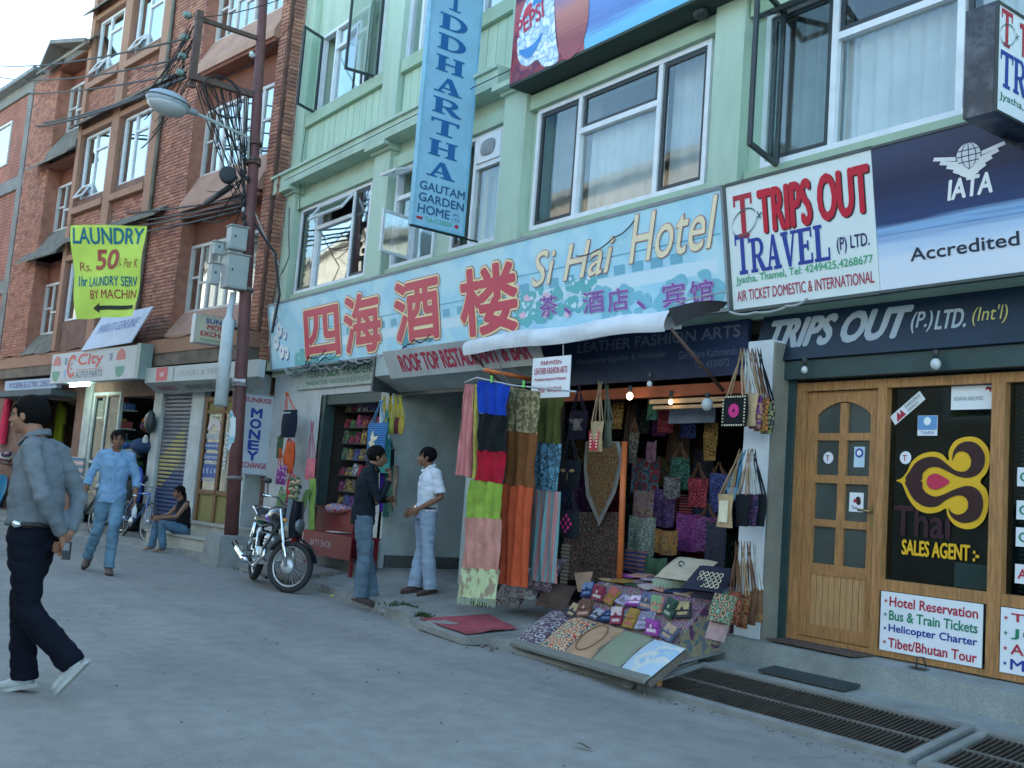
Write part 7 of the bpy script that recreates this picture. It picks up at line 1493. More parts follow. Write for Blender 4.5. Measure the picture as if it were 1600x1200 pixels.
# back wall filled with hanging cloth in three rows
rg = random.Random(4); pal = [(.25, .04, .05), (.05, .07, .18), (.2, .12, .04), (.04, .1, .08), (.16, .05, .15), (.12, .1, .08), (.05, .05, .06)]
rows_n = ['top', 'middle', 'bottom']; colr = ['red', 'blue', 'ochre', 'green', 'purple', 'taupe', 'charcoal']; od = ['leftmost', 'second', 'third', 'fourth', 'fifth', 'sixth', 'seventh', 'last']
for r_ in range(3):
    for k in range(8):
        ci = (k * 3 + r_ * 2) % 7; c_ = pal[ci]; x = -9.4 + k * .43; z = 2.0 - r_ * .62
        m_ = pattern('backcloth_%d' % ci, [c_, tuple(q * .4 for q in c_), tuple(min(1, q * 1.5 + .05) for q in c_), tuple(q * .7 for q in c_)], 'voronoi', 34)
        obj('hanging_cloth', MB().grid(lambda u, v: V((x + .38 * u, 9.2 + .02 * math.sin(u * 8 + k), z - .54 * v + .27)), 8, 3), m_, label='%s patterned cloth, %s in the %s row on the shop back wall' % (colr[ci], od[k], rows_n[r_]), cat='textile', group='cloths on the back wall of the bag shop')
        if k < 6: obj('hanging_cloth', MB().grid(lambda u, v: V((-9.56 - 0.0 + .02 * math.sin(u * 8), 6.62 + k * .42 + .38 * u, z - .54 * v + .27)), 6, 3), m_, label='%s patterned cloth, %s in the %s row on the left shop wall' % (colr[ci], od[k], rows_n[r_]), cat='textile', group='cloths on the left wall of the bag shop')
rn([(1047, 636), (1118, 636), (1116, 660), (1044, 662)], 6.7, pm('dull_blue_banner', (.12, .15, .2), .8, .2, 6), 'inner_banner', 'dull blue banner with a gold star inside the shop top', 'banner')
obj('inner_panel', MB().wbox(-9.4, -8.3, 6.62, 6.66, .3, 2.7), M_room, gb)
bulb(WY(984, 619, 6.4), 'lit warm bulb glowing at the top left of the bag shop', 1, .03); bulb(WY(1015, 600, 6.2), 'clear unlit bulb before the rust beam', 0, .025); bulb(WY(1048, 628, 6.5), 'faintly lit spotlight under the pale battens', 1, .02); bulb(WY(1105, 632, 6.4), 'white frosted spot lamp under the pale battens', 0, .05)
# purse table
tb = thing('purse_table', 'cloth covered sloping table crowded with small purses in front of the bag shop', 'table', (-6.5, 6.1, .2))
PT0, PT1 = WY(905, 918, 6.0), WY(1128, 965, 5.85)
T = lambda a, b, d=0: V((-6.98 + 1.42 * a, 5.76 - .1 * a + .32 * b + (0 if b <= 1 else .0), .27 + .3 * min(b, 1) + (b - 1) * .06 * (b > 1))) + V((0, -.7, .72)) * d
M_pw = pt('patchwork', [(.28, .1, .12), (.2, .06, .2), (.35, .3, .25), (.06, .06, .12), (.3, .2, .08), (.12, .2, .25)], 'voronoi', 13)
obj('table_cloth', MB().grid(lambda u, v: T(u, v * 2.6, .004 * math.sin(u * 40) * math.sin(v * 20)), 30, 12), M_pw, tb); obj('table_front', MB().quad(T(0, 0), T(1, 0), T(1, 0) - V((0, -.03, .14)), T(0, 0) - V((0, -.03, .14))), pt('patchwork2', [(.25, .12, .2), (.1, .15, .18), (.3, .25, .15), (.1, .04, .1)], 'noise', 9), tb)
obj('table_side', MB().quad(T(1, 0), T(1, 1), T(1, 2.6), T(1, 2.6) - V((0, 0, .4)), T(1, 0) - V((0, 0, .14))), pt('patchwork2', [(.25, .12, .2)]), tb)
pcol = [('black floral', (.04, .04, .05), (.4, .3, .15)), ('brown and tan', (.12, .06, .04), (.45, .25, .2)), ('slate grey', (.06, .06, .09), (.3, .3, .35)), ('navy striped', (.02, .04, .12), (.12, .18, .3)), ('maroon', (.22, .03, .06), (.5, .4, .4)), ('gold flowered', (.3, .18, .04), (.4, .1, .08)), ('silver lilac', (.36, .32, .42), (.2, .18, .25)), ('bright purple', (.3, .06, .32), (.7, .55, .65)), ('blue and tan', (.1, .12, .2), (.4, .28, .2)), ('peach', (.55, .28, .2), (.2, .35, .2)), ('dark green', (.03, .07, .05), (.3, .35, .25))]
for r_ in range(2):
    for k in range(9):
        nm_, c1, c2 = pcol[(k + r_ * 3) % 11] if r_ else pcol[k]; a0 = .015 + k * .108; w_ = .15; h_ = .125; b0 = .04 + r_ * .5
        ja = rg.uniform(-.009, .009); w_ = .15 * rg.uniform(.8, 1.1); h_ = .13 * rg.uniform(.8, 1.25); o_ = T(a0, b0 + rg.uniform(-.03, .03), rg.uniform(.01, .025)); F = Frame(o_, T(a0 + .01, b0 + ja) - T(a0, b0), T(a0 - ja * .8, b0 + .1) - T(a0, b0) + V((0, rg.uniform(-.03, .02), 0))); F.n = -F.n if F.n.y > 0 else F.n
        t = thing('purse', '%s purse, %s from the left in the %s row of the sloping table' % (nm_, ['first', 'second', 'third', 'fourth', 'fifth', 'sixth', 'seventh', 'eighth', 'last'][k], ('lower', 'upper')[r_]), 'purse', o_, 'small embroidered purses on the sloping table')
        m1 = pm('purse_%s' % nm_, c1, .85, .3, 30, bump=.3); m2 = pm('purse_trim_%s' % nm_, c2, .8, .2, 30)
        obj('body', MB().box(F, 0, w_, 0, h_, 0, .022), m1, t); obj('flap', MB().box(F, .006, w_ - .006, h_ * .5, h_ + .003, .0225, .03), m1 if k % 2 else m2, t)
        obj('button', MB().poly(F, [(w_ / 2 + .016 * math.cos(q * .7854), h_ * .55 + .016 * math.sin(q * .7854)) for q in range(8)], .034), m2 if k % 2 else m1, t); obj('trim', MB().poly(F, _rect(.02, .02, w_ - .02, .045), .0235), m2, t)
rg = random.Random(12)
for k in range(16):
    a = .0 + .94 * (k % 8) / 8 + rg.uniform(-.02, .02); b = 1.15 + .65 * (k // 8); nm_, c1, c2 = pcol[(k * 5) % 11]; p = T(a, b, .01); ang = rg.uniform(-.5, .5); F = Frame(p + V((0, 0, rg.uniform(0, .015))), (math.cos(ang), math.sin(ang), rg.uniform(-.06, .06)), (-math.sin(ang), math.cos(ang), rg.uniform(0, .2)))
    obj('flat_pouch', MB().box(F, 0, .2, 0, .12, 0, .015), pm('purse_%s' % nm_, c1, .85, .3, 30, bump=.3) if k % 3 else pm('purse_trim_%s' % nm_, c2, .8, .2, 30), label='flat %s pouch, %s in the %s line on the table top' % (nm_, od[k % 8], ('front', 'rear')[k // 8]), cat='pouch', group='flat pouches lying on the table top')
# framed bags at the right end of the table
for (px, py), w, h, m_, lb in (((1125, 950), .2, .2, pt('beadedgreen', [(.06, .1, .05), (.5, .28, .2), (.04, .06, .04), (.2, .35, .25)], 'voronoi', 18), 'dark bag with peach panel leaning at the right end of the table'), ((1118, 985), .16, .14, C('dusty_mauve', (.4, .27, .27)), 'dusty mauve pouch below the peach panelled bag')):
    c = WY(px, py, 5.62); obj('leaning_bag', MB().box(Frame(c - V((w / 2, 0, h / 2)), (1, -.1, 0), (0, .35, 1)), 0, w, 0, h, -.02, .02), m_, label=lb, cat='bag')
def pillow(c, w, l, th, ax, m, label, name='cushion', cat='cushion', seed=0, tilt=0):
    c = V(c); r = V((math.cos(ax), math.sin(ax), 0)); u = V((-math.sin(ax), math.cos(ax), tilt)).normalized(); n = r.cross(u); mb = MB()
    for s_ in (-1, 1): mb.grid(lambda a, b: c + r * (a - .5) * w * (1 - .04 * math.sin(b * 3.14)) + u * (b - .5) * l * (1 - .04 * math.sin(a * 3.14)) + n * (s_ * th * .5 * (math.sin(math.pi * a) * math.sin(math.pi * b)) ** .42 + .006 * mnoise.noise(V((a * 5 + seed, b * 5, 0)))), 14, 14)
    return obj(name, mb, m, label=label, cat=cat)
pillow(WY(1072, 890, 6.15), .42, .32, .12, .1, pt('creamcush', [(.45, .38, .28), (.42, .35, .26), (.46, .4, .3)], 'noise', 5), 'cream cushion with a black swirl behind the purse table', tilt=.6)
_c = WY(1068, 882, 6.08); obj('swirl', MB().tube([_c + V((.04 * math.cos(t * .5) * (1 - t / 16), -.03, .03 * math.sin(t * .5) * (1 - t / 16))) for t in range(12)], .006, 4), M_bframe, label='black swirl embroidered on the cream cushion', cat='embroidery')
bk = pillow(WY(1110, 905, 6.0), .36, .3, .12, .2, C('ink_cush', (.03, .03, .05)), 'dark cushion with cream knot pattern at the right behind the purse table', tilt=.7)
mb = MB(); _f = Frame(WY(1110, 905, 5.92), (1, .1, 0), (0, .5, .9))
for i in range(5):
    for j in range(3): mb.tube([_f(-.1 + i * .045 + .018 * math.cos(q * .8), -.05 + j * .045 + .018 * math.sin(q * .8), 0) for q in range(8)], .004, 3, close=True)
obj('knot_embroidery', mb, CRM, bk, kind='stuff')
obj('fringe', MB().grid(lambda u, v: WY(1022, 903, 6.2) + V((.38 * u, -.03 * v, -.07 * v * (1 + .25 * math.sin(u * 60)))), 40, 2), pt('fringe_pale', [(.5, .55, .42), (.2, .3, .2)], 'X', 16), label='pale fringed cloth lying before the cream cushion', cat='cloth')
# board with five covers leaning at the road edge
BB = [WZ(802, 1006, .06), WZ(1012, 1066, .09), WZ(1074, 1016, .30), WZ(866, 953, .28)]
bo = thing('cushion_board', 'low sloping wooden board at the road edge holding five cushion covers', 'display board', (-6.1, 5.2, 0)); dn = V((0, .03, -.04))
obj('board', MB().hexa([p + dn for p in BB], BB), pm('weathered_board', (.14, .12, .1), .85, .3, 6, stretch=(2, 12, 8)), bo); obj('fringed_cloth', MB().hexa([BB[0] + V((0, -.04, -.01)), BB[1] + V((0, -.04, -.01)), BB[1] + V((0, .02, .03)), BB[0] + V((0, .02, .03))], [BB[0] + V((0, -.04, .012)), BB[1] + V((0, -.04, .012)), BB[1] + V((0, .02, .045)), BB[0] + V((0, .02, .045))]), pt('fringe_dirty', [(.3, .32, .3), (.12, .12, .1)], 'X', 22), bo)
for i, u_ in enumerate((.08, .5, .9)): q_ = BB[0].lerp(BB[1], u_).lerp(BB[3].lerp(BB[2], u_), .55); obj('support', MB().wbox(q_.x, q_.x + .05, q_.y, q_.y + .05, -.02, q_.z - .05), M_wood, bo)
cv = [('dark mauve cushion cover with white flowers, leftmost on the sloping board', pt('mauveflower', [(.12, .08, .11), (.1, .07, .1), (.14, .1, .13), (.5, .5, .48)], 'voronoi', 16)), ('red and cream patchwork cover, second on the sloping board', pt('redcream', [(.45, .06, .04), (.55, .45, .28), (.1, .12, .14), (.5, .42, .25)], 'voronoi', 13)), ('tan cover with an oval line, third on the sloping board', C('tan_cover', (.42, .26, .16))), ('sage green cover, fourth on the sloping board', pt('sage', [(.2, .24, .16), (.23, .27, .18), (.24, .25, .18)], 'noise', 4)), ('pale blue and white cover, rightmost on the sloping board', pt('bluewhite', [(.5, .55, .52), (.3, .45, .6), (.6, .6, .52), (.4, .52, .62)], 'noise', 5))]
for i, (lb, m_) in enumerate(cv):
    a0, a1 = i / 5 + .004, (i + 1) / 5 - .004; nn = (BB[1] - BB[0]).cross(BB[3] - BB[0]).normalized(); mb = MB()
    q = lambda u, v: (BB[0].lerp(BB[1], a0 + (a1 - a0) * u)).lerp(BB[3].lerp(BB[2], a0 + (a1 - a0) * u), v)
    mb.grid(lambda u, v: q(u, .03 + .96 * v) + nn * (.012 + .045 * (max(0, math.sin(math.pi * u)) * max(0, math.sin(math.pi * v))) ** .35 + .004 * mnoise.noise(V((u * 4 + i, v * 4, 0)))), 16, 14)
    o_ = obj('cushion_cover', mb, m_, label=lb, cat='cushion cover')
    if i == 2: obj('oval_line', MB().tube([q(.5 + .34 * math.cos(t * .3142), .5 + .36 * math.sin(t * .3142)) + nn * .054 for t in range(20)], .004, 4, close=True), C('tan_dark', (.22, .11, .06)), o_)
# cushions and pouches left of the table
for (px, py), w, l, m_, lb in (((800, 930), .34, .3, pt('greyflor', [(.28, .27, .25), (.2, .18, .18), (.35, .33, .3), (.15, .08, .1)], 'voronoi', 12), 'grey floral cushion on the walkway at the foot of the scarves'), ((826, 915), .34, .34, pt('palemirror', [(.35, .33, .3), (.2, .15, .2), (.4, .38, .34)], 'voronoi', 12), 'pale mirrored cushion beside the grey floral one'), ((850, 900), .34, .36, pt('plumround', [(.16, .1, .14), (.3, .24, .26), (.12, .08, .1)], 'voronoi', 12), 'plum round patterned cushion behind the pale one'), ((868, 935), .36, .26, C('brown_pouf', (.09, .06, .05)), 'dark brown pouf between the cushions and the purse table')):
    pillow(WY(px, py, 5.95) + V((0, 0, .02)), w, l, .14, .2, m_, lb, tilt=1.4)
rn([(897, 895), (925, 893), (918, 925), (903, 925)], 6.0, C('tan_paper', (.35, .24, .17)), 'folded_cloth', 'small tan folded cloth propped behind the brown pouf', 'cloth')

# ================================================================== SILK SHOP GOODS
Ys = 6.35
O_ = C('orange_bag', (.5, .09, .03)); G_ = C('leaf_green', (.12, .22, .08)); RD = C('red_bag', (.42, .03, .04))
bag(452, 662, .5, .4, 6.2, (448, 612), C('navy_bag', (.012, .018, .035)), 'black and navy bag with white trim on the shop wall, highest left', m_rect(pm('motif_white', (.5, .55, .55), .8, 0), .2, .8, .86, .9), O_, .12)
bag(452, 715, .3, .45, 6.2, (452, 685), O_, 'orange red bag hanging in the middle of the left wall', None, RD, .12); bag(440, 742, .34, .28, 6.15, (438, 700), pt('purpledot', [(.2, .04, .2), (.2, .04, .2), (.45, .35, .4)], 'voronoi', 9), 'purple bag with pale dots low on the left wall', None, O_, .1)
bag(456, 768, .34, .36, 6.15, (455, 735), RD, 'bright red bag below the orange red one', None, RD, .1); bag(440, 790, .3, .34, 6.1, (440, 760), G_, 'leaf green bag at the bottom of the wall cluster', None, G_, .1); bag(452, 795, .26, .3, 6.05, (452, 770), C('plum_bag', (.15, .02, .09)), 'plum bag lowest on the left wall cluster', None, RD, .1)
bag(437, 700, .2, .3, 6.2, (440, 680), C('moss_bag', (.05, .09, .05)), 'moss green bag left of the orange red one'); bag(485, 733, .3, .3, 6.3, (488, 658), C('pink_bag', (.55, .16, .2)), 'pink shoulder bag with long strap left of the doorway', None, C('pink_strap', (.4, .14, .2)), .08)
scarf([(478, 765), (486, 765), (470, 815), (460, 812)], 6.2, G_, 'green sash hanging left of the doorway', 1, .01, cat='sash'); scarf([(484, 748), (493, 748), (492, 840), (482, 840)], 6.25, C('lime_sash', (.2, .32, .08)), 'lime green sash beside the pink bag', 1, .01, cat='sash')
bag(588, 688, .46, .42, 6.05, (596, 625), pt('bluezig', [(.03, .12, .35), (.12, .32, .5), (.02, .08, .25)], 'Z', 11), 'blue patterned bag with a white bird hanging before the doorway', lambda F, w, h, t: obj('bird_motif', MB().poly(F, catmull([(w * .3, h * .55), (w * .42, h * .78), (w * .5, h * .6), (w * .72, h * .62), (w * .55, h * .48)], 3), .001).poly(F, catmull([(w * .22, h * .42), (w * .4, h * .5), (w * .6, h * .34), (w * .4, h * .28)], 3), .0014), CRM, t), C('blue_strap', (.1, .25, .4)), .06)
bag(597, 712, .42, .42, 6.2, (606, 640), C('teal_bag', (.06, .3, .3)), 'teal bag behind the blue patterned bag', None, C('teal_bag', (.06, .3, .3)), .08)
for i, (px, c_, lb) in enumerate(((602, (.4, .32, .03), 'yellow strapped bag left of its pair at the doorway top'), (612, (.28, .33, .06), 'olive strapped bag at the doorway top'), (620, (.12, .03, .03), 'maroon bag with yellow strap at the doorway top right'), (627, (.35, .26, .05), 'ochre bag hanging against the passage wall corner'))): bag(px, 665, .12, .2, 6.25 - .03 * i, (px - 2, 618), C('hs%d' % i, c_), lb, strap=C('yl', (.45, .36, .04)), sep=.03)
for i, (px, w, c_, y1, lb) in enumerate(((590, 8, (.2, .3, .12), 770, 'pale green scarf in the doorway bunch'), (598, 7, (.05, .02, .2), 800, 'purple blue scarf in the doorway bunch'), (606, 7, (.03, .09, .07), 808, 'bottle green scarf in the doorway bunch'), (613, 7, (.08, .14, .1), 800, 'dark sage scarf in the doorway bunch'), (620, 5, (.25, .2, .15), 790, 'beige scarf at the right of the doorway bunch'))): scarf([(px - w / 2, 728), (px + w / 2, 728), (px + w / 2 - 3, y1), (px - w / 2 - 3, y1)], 6.3, C('db%d' % i, c_), lb, 2, .02)
bag(610, 715, .18, .2, 6.28, (611, 690), C('black_small', (.02, .02, .03)), 'small black bag right of the teal bag'); obj('tube_light', MB().tube([WY(553, 632, 6.75), WY(612, 629, 6.75)], .02, 8), pm('dead_tube', (.5, .55, .55), .3, 0), label='unlit white fluorescent tube over the silk shop doorway', cat='lamp')
# shelves of bright packets in the doorway
M_redp = pm('red_painted_wood', (.17, .012, .018), .45, .12, 5, dirt=.3, dcol=(.15, .02, .02)); shv = thing('display_shelf', 'dark glass fronted shelf full of bright scarves in the silk shop doorway', 'shelf', (-12.9, 6.75, .3))
for k in range(7): obj('shelf_board', MB().wbox(-13.42, -12.3, 6.72, 7.0, .92 + k * .225, .935 + k * .225), M_bframe, shv)
obj('shelf_back', MB().wbox(-13.44, -11.84, 7.0, 7.02, .3, 2.4), M_dark, shv)
rg = random.Random(30); pc = [('orange', (.5, .12, .03)), ('pink', (.5, .08, .2)), ('green', (.1, .25, .08)), ('blue', (.08, .15, .4)), ('yellow', (.45, .35, .05)), ('red', (.4, .03, .04)), ('violet', (.2, .06, .3)), ('white', (.5, .52, .5))]
sn = ['lowest', 'second', 'third', 'fourth', 'fifth', 'sixth', 'top']; on = ['first', 'second', 'third', 'fourth', 'fifth', 'last']
for r_ in range(7):
    for k in range(6):
        ci = rg.randrange(8); x = -13.4 + k * .182; h_ = rg.uniform(.1, .215); z = .936 + r_ * .225
        obj('scarf_pile', MB().hexa([(x + rg.uniform(-.02, .01), 6.73, z), (x + .15, 6.73, z), (x + .15, 6.97, z), (x, 6.97, z)], [(x + .02, 6.75, z + h_), (x + .12, 6.76, z + h_ * .8), (x + .14, 6.95, z + h_), (x + .01, 6.95, z + h_ * .9)]), pattern('pile_' + pc[ci][0], [tuple(q * .6 for q in pc[ci][1]), tuple(q * .25 for q in pc[ci][1]), (.12, .08, .12), tuple(q * .9 for q in pc[ci][1])], 'noise', 22), label='%s pile %s from the left on the %s shelf of the silk shop' % (pc[ci][0], on[k], sn[r_]), cat='textile', group='bright scarf piles on the silk shop shelves')
for k in range(7):
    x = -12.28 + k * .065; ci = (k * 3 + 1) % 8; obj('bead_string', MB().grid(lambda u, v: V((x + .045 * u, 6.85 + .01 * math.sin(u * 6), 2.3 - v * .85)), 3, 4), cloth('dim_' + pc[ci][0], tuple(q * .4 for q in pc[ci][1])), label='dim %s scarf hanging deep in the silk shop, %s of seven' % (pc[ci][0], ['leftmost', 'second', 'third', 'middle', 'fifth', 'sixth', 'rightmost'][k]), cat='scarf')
rc = thing('red_counter', 'red painted counter box standing in the silk shop doorway', 'counter', (-12.9, 6.5, .3)); obj('panel', MB().wbox(-13.42, -12.3, 6.45, 6.7, .3, .92), M_redp, rc); obj('top', MB().wbox(-13.44, -12.28, 6.42, 6.72, .921, .94), M_redp, rc)
lump(WY(530, 795, 6.45), .3, .12, .07, pt('counterheap', [(.1, .12, .35), (.5, .3, .08), (.4, .06, .15), (.3, .3, .3)], 'voronoi', 9), 'scarf_heap', 'heap of blue and yellow scarves on the red counter', 'textile', 4)
rt = thing('red_table', 'low red metal table with worn white lettering in front of the silk shop', 'table', (-12, 6.1, .2)); A_ = WY(505, 885, 6.15).x; B_ = WY(600, 885, 6.15).x
obj('top', MB().wbox(-12.75, -11.35, 5.95, 6.35, .6, .63), M_redp, rt); obj('front', MB().wbox(-12.73, -11.37, 5.96, 5.975, .34, .599), M_redp, rt)
for x in (-12.7, -11.42): 
    for y in (5.98, 6.3): obj('leg', MB().wbox(x, x + .04, y, y + .04, .15, .34 if y < 6.1 else .6), M_redp, rt)
letters('BATA SHOE', Frame((-12.5, 5.958, .45), (1, 0, 0), (0, 0, 1)), 0, 0, .6, .08, pm('worn_white', (.45, .42, .42), .8, .4, 20), rt, d=.002)
obj('white_plate', MB().lathe((-12.1, 6.15, .632), (0, 0, 1), [(0, .08), (.012, .15), (.016, .17)], 20), M_signw, label='white oval dish on the low red table', cat='dish')
obj('ramp_plank', MB().hexa([(-13.5, 5.5, .02), (-12.0, 5.45, .02), (-11.7, 6.0, .1), (-13.3, 6.0, .1)], [(-13.5, 5.5, .05), (-12.0, 5.45, .05), (-11.7, 6.0, .2), (-13.3, 6.0, .2)]), pm('plank_grey', (.16, .15, .135), .9, .3, 8, stretch=(8, 2, 2)), label='grey boards laid as a ramp from road to the silk shop', cat='ramp')
obj('step_ledge', MB().wbox(-13.6, -11.6, 6.2, 6.46, .1, .3), M_conc, gb)

# ================================================================== PEOPLE
def fuse(name, mb, mat, vox, sm, parent, wrinkle=0, wf=(9, 9, 16), post=None):
    me = bpy.data.meshes.new('tmp'); me.from_pydata([v[:] for v in mb.v], [], mb.f); o = bpy.data.objects.new('tmp', me); COL.objects.link(o)
    r = o.modifiers.new('r', 'REMESH'); r.mode = 'VOXEL'; r.voxel_size = vox; r.use_smooth_shade = True
    if sm: q = o.modifiers.new('s', 'SMOOTH'); q.factor = .5; q.iterations = sm
    bpy.context.view_layer.update(); dg = bpy.context.evaluated_depsgraph_get(); nm = bpy.data.meshes.new_from_object(o.evaluated_get(dg)); bpy.data.objects.remove(o); bpy.data.meshes.remove(me)
    if wrinkle:
        ns = [v.normal.copy() for v in nm.vertices]
        for v, n in zip(nm.vertices, ns):
            p = V((v.co.x * wf[0], v.co.y * wf[1], v.co.z * wf[2])); k = mnoise.noise(p) + .5 * mnoise.noise(p * 2.3 + V((5, 1, 2))); v.co += n * wrinkle * (k - .15)
    for p in nm.polygons: p.use_smooth = True
    nm.name = name; nm.materials.clear(); nm.materials.append(mat)
    ob = bpy.data.objects.new(name, nm); COL.objects.link(ob); ob.parent = parent; return ob
def limb(mb, pts, rad, side=V((1, 0, 0)), n=14):
    """closed loft; rad: (r along side, r across)"""
    pts = [V(p) for p in pts]; k = len(pts); vs = []
    for i, p in enumerate(pts):
        t = (pts[min(i + 1, k - 1)] - pts[max(i - 1, 0)]).normalized(); s = side - t * side.dot(t)
        s = s.normalized() if s.length > 1e-4 else t.orthogonal().normalized(); u = t.cross(s); ra, rb = rad[i] if isinstance(rad[i], tuple) else (rad[i], rad[i])
        for j in range(n): a = 6.28318 * j / n; vs.append(p + s * (ra * math.cos(a)) + u * (rb * math.sin(a)))
    fs = [(i * n + j, i * n + (j + 1) % n, (i + 1) * n + (j + 1) % n, (i + 1) * n + j) for i in range(k - 1) for j in range(n)] + [list(range(n - 1, -1, -1)), [(k - 1) * n + j for j in range(n)]]
    mb.add(vs, fs)
def hand(mb, w, d, pn, thumb, curl=.5):
    """w wrist point, d direction to the fingers, pn palm normal (the side fingers curl to), thumb +-1 along d x pn"""
    d = V(d).normalized(); pn = V(pn); pn = (pn - d * pn.dot(d)).normalized(); s = d.cross(pn) * thumb
    limb(mb, [w - d * .02, w + d * .02, w + d * .055, w + d * .09], [(.026, .021), (.034, .018), (.041, .016), (.038, .013)], s, 10)
    for i, (o, L) in enumerate(((.03, .068), (.01, .078), (-.011, .072), (-.03, .056))):
        p = w + d * .082 + s * o; c = curl * (.8 + .12 * i); a1, a2, a3 = c * .7, c * 1.7, c * 2.5
        P = [p]; 
        for a, f in ((a1, .42), (a2, .33), (a3, .25)): P.append(P[-1] + (d * math.cos(a) + pn * math.sin(a)) * L * f)
        limb(mb, P, [.0098, .0092, .0085, .007], s, 8)
    p = w + d * .02 + s * .026; q = p + (d * .55 + s * .7 + pn * .35).normalized() * .04; limb(mb, [p, q, q + (d * .9 + s * .12 + pn * .5 * curl).normalized() * .035, q + (d * .85 - s * .05 + pn * curl).normalized() * .055], [.014, .012, .0105, .008], pn, 8)
def person(label, base, face, J, look=0, tilt=0, skin=(.25, .125, .075), shirt=None, trouser=None, sleeve='long', girth=1.0, scale=1.0, shoes=(.1, .06, .04), hair='short', open_jacket=False, belt=True, collar=True, group=None, hem=.88, untucked=False, hands=None, female=False, sole=None, flare=1.0):
    t = thing('person', label, 'person', (0, 0, 0), group); F_ = V((face[0], face[1], 0)).normalized(); X_ = V((F_.y, -F_.x, 0))
    g = girth; sk = pm('skin_%02d' % int(skin[0] * 100), skin, .55, .1, 14, spec=.4); hp = V(J.get('pelvis', (0, 0, .92))); ch = V(J.get('chest', (0, 0, 1.28))); nk = V(J.get('neck', (0, .0, 1.46))); hd = V(J.get('head', (0, .02, 1.585)))
    W = V((1, 0, 0)); body = MB(); sw = .155 if female else .165
    sh = {s: V(J.get('sh' + s, (ch.x + (sw if s == 'R' else -sw), ch.y - .01, nk.z - .055))) for s in 'LR'}
    el = {s: V(J['el' + s]) for s in 'LR'}; wr = {s: V(J['wr' + s]) for s in 'LR'}; kn = {s: V(J['kn' + s]) for s in 'LR'}; an = {s: V(J['an' + s]) for s in 'LR'}; hi = {s: hp + V((.085 if s == 'R' else -.085, 0, -.03)) for s in 'LR'}
    tor = [hp + V((0, 0, -.08)), hp, hp.lerp(ch, .35), hp.lerp(ch, .7), ch, ch.lerp(nk, .55), nk - V((0, 0, .02))]
    trad = [(.13 * g, .1 * g), (.15 * g, .105 * g), (.13 * g, .1 * g * g), (.145 * g, .105 * g), (.155, .105), (.14, .085), (.06, .055)]
    limb(body, tor, trad, W, 20); limb(body, [nk - V((0, 0, .05)), nk.lerp(hd, .35), nk.lerp(hd, .75)], [.06, .053, .05], W)
    for s in 'LR':
        limb(body, [sh[s], sh[s].lerp(el[s], .5), el[s], el[s].lerp(wr[s], .35), wr[s]], [.048, .042, .036, .036, .025], W); limb(body, [hi[s], hi[s].lerp(kn[s], .5), kn[s], kn[s].lerp(an[s], .35), an[s]], [.085, .07, .052, .052, .036], W)
        dflt = ((wr[s] - el[s]).normalized(), V((-1 if s == 'R' else 1, 0, 0)), 1 if s == 'R' else 1); hh = (hands or {}).get(s, dflt); ext = hh[3] if len(hh) > 3 else .45
        hand(body, wr[s], hh[0], hh[1], hh[2], ext)
    # head
    hm = Matrix.Rotation(look, 3, 'Z') @ Matrix.Rotation(tilt, 3, 'X'); h_ = lambda x, y, z: hd + hm @ V((x, y, z)); ball = lambda c, *r: body.ball(h_(*c), *r, 14, 10, hm)
    ball((0, -.012, .028), .074, .093, .086); ball((0, .02, -.035), .058, .066, .07); ball((0, .05, -.085), .03, .027, .023); ball((.036, .042, -.03), .027, .03, .032); ball((-.036, .042, -.03), .027, .03, .032); ball((0, .072, .02), .048, .018, .013); ball((0, .05, -.06), .042, .036, .03)
    limb(body, [h_(0, .078, .014), h_(0, .094, -.01), h_(0, .104, -.03), h_(0, .085, -.036)], [.0085, .01, .014, .01], W, 8)
    ball((.012, .088, -.031), .009, .011, .007); ball((-.012, .088, -.031), .009, .011, .007); ball((0, .083, -.056), .023, .012, .007); ball((0, .081, -.067), .019, .012, .0075)
    for s in (-1, 1): ball((s * .077, -.008, -.008), .011, .019, .031); ball((s * .07, -.002, -.02), .012, .012, .02)
    fuse('body', body, sk, .0068, 2, t)
    for s in (-1, 1):
        e = obj('eye', MB().ball(h_(s * .029, .0755, .0), .0105, .0085, .0055, 10, 6, hm), pm('eye_white', (.38, .34, .31), .5), t); obj('iris', MB().ball(h_(s * .029, .082, .0), .0055, .003, .0052, 8, 6, hm), pm('iris_dark', (.02, .012, .01), .2), e)
        obj('eyebrow', MB().tube([h_(s * .012, .091, .019), h_(s * .03, .09, .026), h_(s * .048, .078, .02)], [.0035, .005, .003], 6), M_hair, t); obj('eyelid', MB().tube([h_(s * .016, .084, .006), h_(s * .029, .087, .01), h_(s * .043, .078, .005)], .003, 5), sk, t)
    obj('lips', MB().tube([h_(-.021, .087, -.061), h_(-.008, .095, -.058), h_(.008, .095, -.058), h_(.021, .087, -.061)], [.003, .006, .006, .003], 6), pm('lips_%02d' % int(skin[0] * 100), (skin[0] * .8, skin[1] * .55, skin[2] * .6), .5, 0), t)
    hb = MB(); seed = hash(label) % 97; HB = []
    n, k = 30, 20; vs = []
    for i in range(k + 1):
        th = math.pi * i / k
        for j in range(n):
            a = 6.28318 * j / n; d = V((math.sin(th) * math.cos(a), math.sin(th) * math.sin(a), math.cos(th))); r = 1.02 + .09 * mnoise.noise(d * 3.2 + V((len(label), 0, 0))) + .05 * mnoise.noise(d * 8) + (.06 * max(0, d.y) * max(0, d.z) if not female else 0)
            c = V((0, -.022, .032)); vs.append((c + V((d.x * .086, d.y * .1, d.z * .094)) * r, d))
    fs = []
